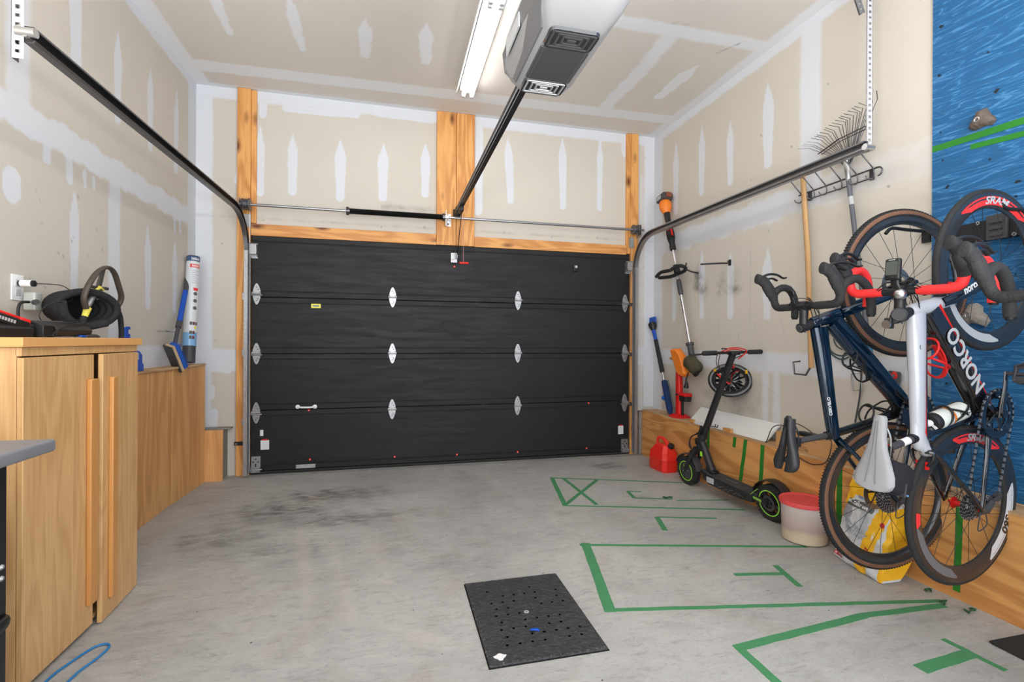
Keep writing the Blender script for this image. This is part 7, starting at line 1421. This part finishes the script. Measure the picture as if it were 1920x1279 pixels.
def bagcol(s_, t_):
    if t_ > .93: return 0 if s_ < .8 else 1
    if t_ > .79: return 1 if s_ < .9 else 0
    if t_ > .72: return 0 if (.2 < s_ < .5 and t_ < .76) else 1
    if t_ > .63 and s_ < .66: return 3 if .08 < s_ else 1
    c_ = .72-.10*(.63-t_)
    if abs(s_-(.80-.18*(.6-t_)/.6)) < .105: return 1
    if s_ > (.80-.18*(.6-t_)/.6)+.105: return 0 if s_ < .93 else 1
    if t_ > .50 and s_ < .25: return 2
    if .30 < t_ < .34 or t_ < .10: return 0
    return 4 if sin(17*s_+9*t_) > .2 else 0
vs = []; fs = []; ms = []
for i in range(NT+1):
    for j in range(NS+1): vs.append(front(j/NS, i/NT))
for i in range(NT):
    for j in range(NS): a = i*(NS+1)+j; fs.append((a, a+1, a+NS+2, a+NS+1)); ms.append(bagcol((j+.5)/NS, (i+.5)/NT))
k0 = len(vs)     # back panel
bbk = lambda s_, t_: Vector((2.584-.002*t_-.10*max(0, 1-t_/.28)**1.5, (2.235-.33*s_)-.02*t_*0, max(.004, .475*t_)))
for i in range(NT+1):
    for j in range(NS+1): vs.append(bbk(j/NS, i/NT)+Vector((-.004*abs(sin(9*i/NT)), 0, 0)))
W2 = NS+1
for i in range(NT):
    for j in range(NS): a = k0+i*W2+j; fs.append((a+W2, a+W2+1, a+1, a)); ms.append(0)
    for jj in (0, NS): a = i*W2+jj; fs.append((a, a+W2, k0+a+W2, k0+a)); ms.append(1 if (jj == NS and .03 < i/NT < .78) else 0)
for j in range(NS): fs.append((j, j+1, k0+j+1, k0+j)); ms.append(0); a = NT*W2+j; fs.append((a, a+1, k0+a+1, k0+a)); ms.append(0)
mb = MB(); mb.add(vs, fs, ms)
wpart(mb, 'bag_body', [P('bag_white', S(205, 207, 210), .45, var=.1, vscale=40), P('bag_yellow', S(240, 182, 34), .45, var=.06, vscale=30), P('bag_silver', S(150, 153, 158), .4), P('bag_darkband', S(96, 98, 96), .5), P('bag_grey', S(178, 181, 186), .42, var=.15, vscale=50)], sbag, smooth=60)
def bagtext(txt, s0, t0, size, mat, ang=0, sx=1, bold=.0008, curve=0):
    mb = MB(); L_ = .335; Hh = .48
    def wp(v):
        x = v.x*cos(ang)-v.y*sin(ang); y = v.x*sin(ang)+v.y*cos(ang)
        return front(s0+x/L_, t0+y/Hh+curve*x*x, .0022)
    text(mb, txt, size, None, 0, .0002, warp=wp, bold=bold, sx=sx); wpart(mb, 'bag_lettering', mat, sbag, smooth=0)
bagtext('eCollowe', .34, .68, .036, 'white', -.08, 1.15, .0010); bagtext('nuun', .36, .765, .026, P('print_blue', (.18, .28, .5), .5), -.1)
bagtext('~vv~lwv~', .36, .45, .060, 'midink', -.25, .9, .0014); bagtext('lwvlwv', .40, .38, .045, 'midink', -.25, 1.0, .0008)
bagtext('TUZBEKI', .67, .17, .028, P('print_red', S(200, 44, 40), .5), 1.25, 1, .0018); bagtext('ron r', .76, .42, .020, 'white', 1.25); bagtext('CEU', .12, .055, .030, bpy.data.materials['print_red'], -.1, 1.2, .0016)
for s0, t0, r_ in ((.10, .27, .014), (.86, .565, .013)):
    mb = MB(); vs = [front(s0, t0, .002)]+[front(s0+r_*cos(a)/.335, t0+r_*sin(a)/.48, .002) for a in [2*pi*k/18 for k in range(18)]]; mb.add(vs, [(0, 1+k, 1+(k+1) % 18) for k in range(18)]); wpart(mb, 'bag_badge', bpy.data.materials['print_red'], sbag, smooth=0)

solo(MB().sweep([(2.66, 2.12, .515), (2.655, 1.98, .52)], [(.035, .03), (.030, .026)], 8), 'wood_offcut', 'plyedge', 'rough pale wood offcut on the plywood ledge between the two bicycle rear wheels', 'wood piece', (2.66, 2.05, .49))
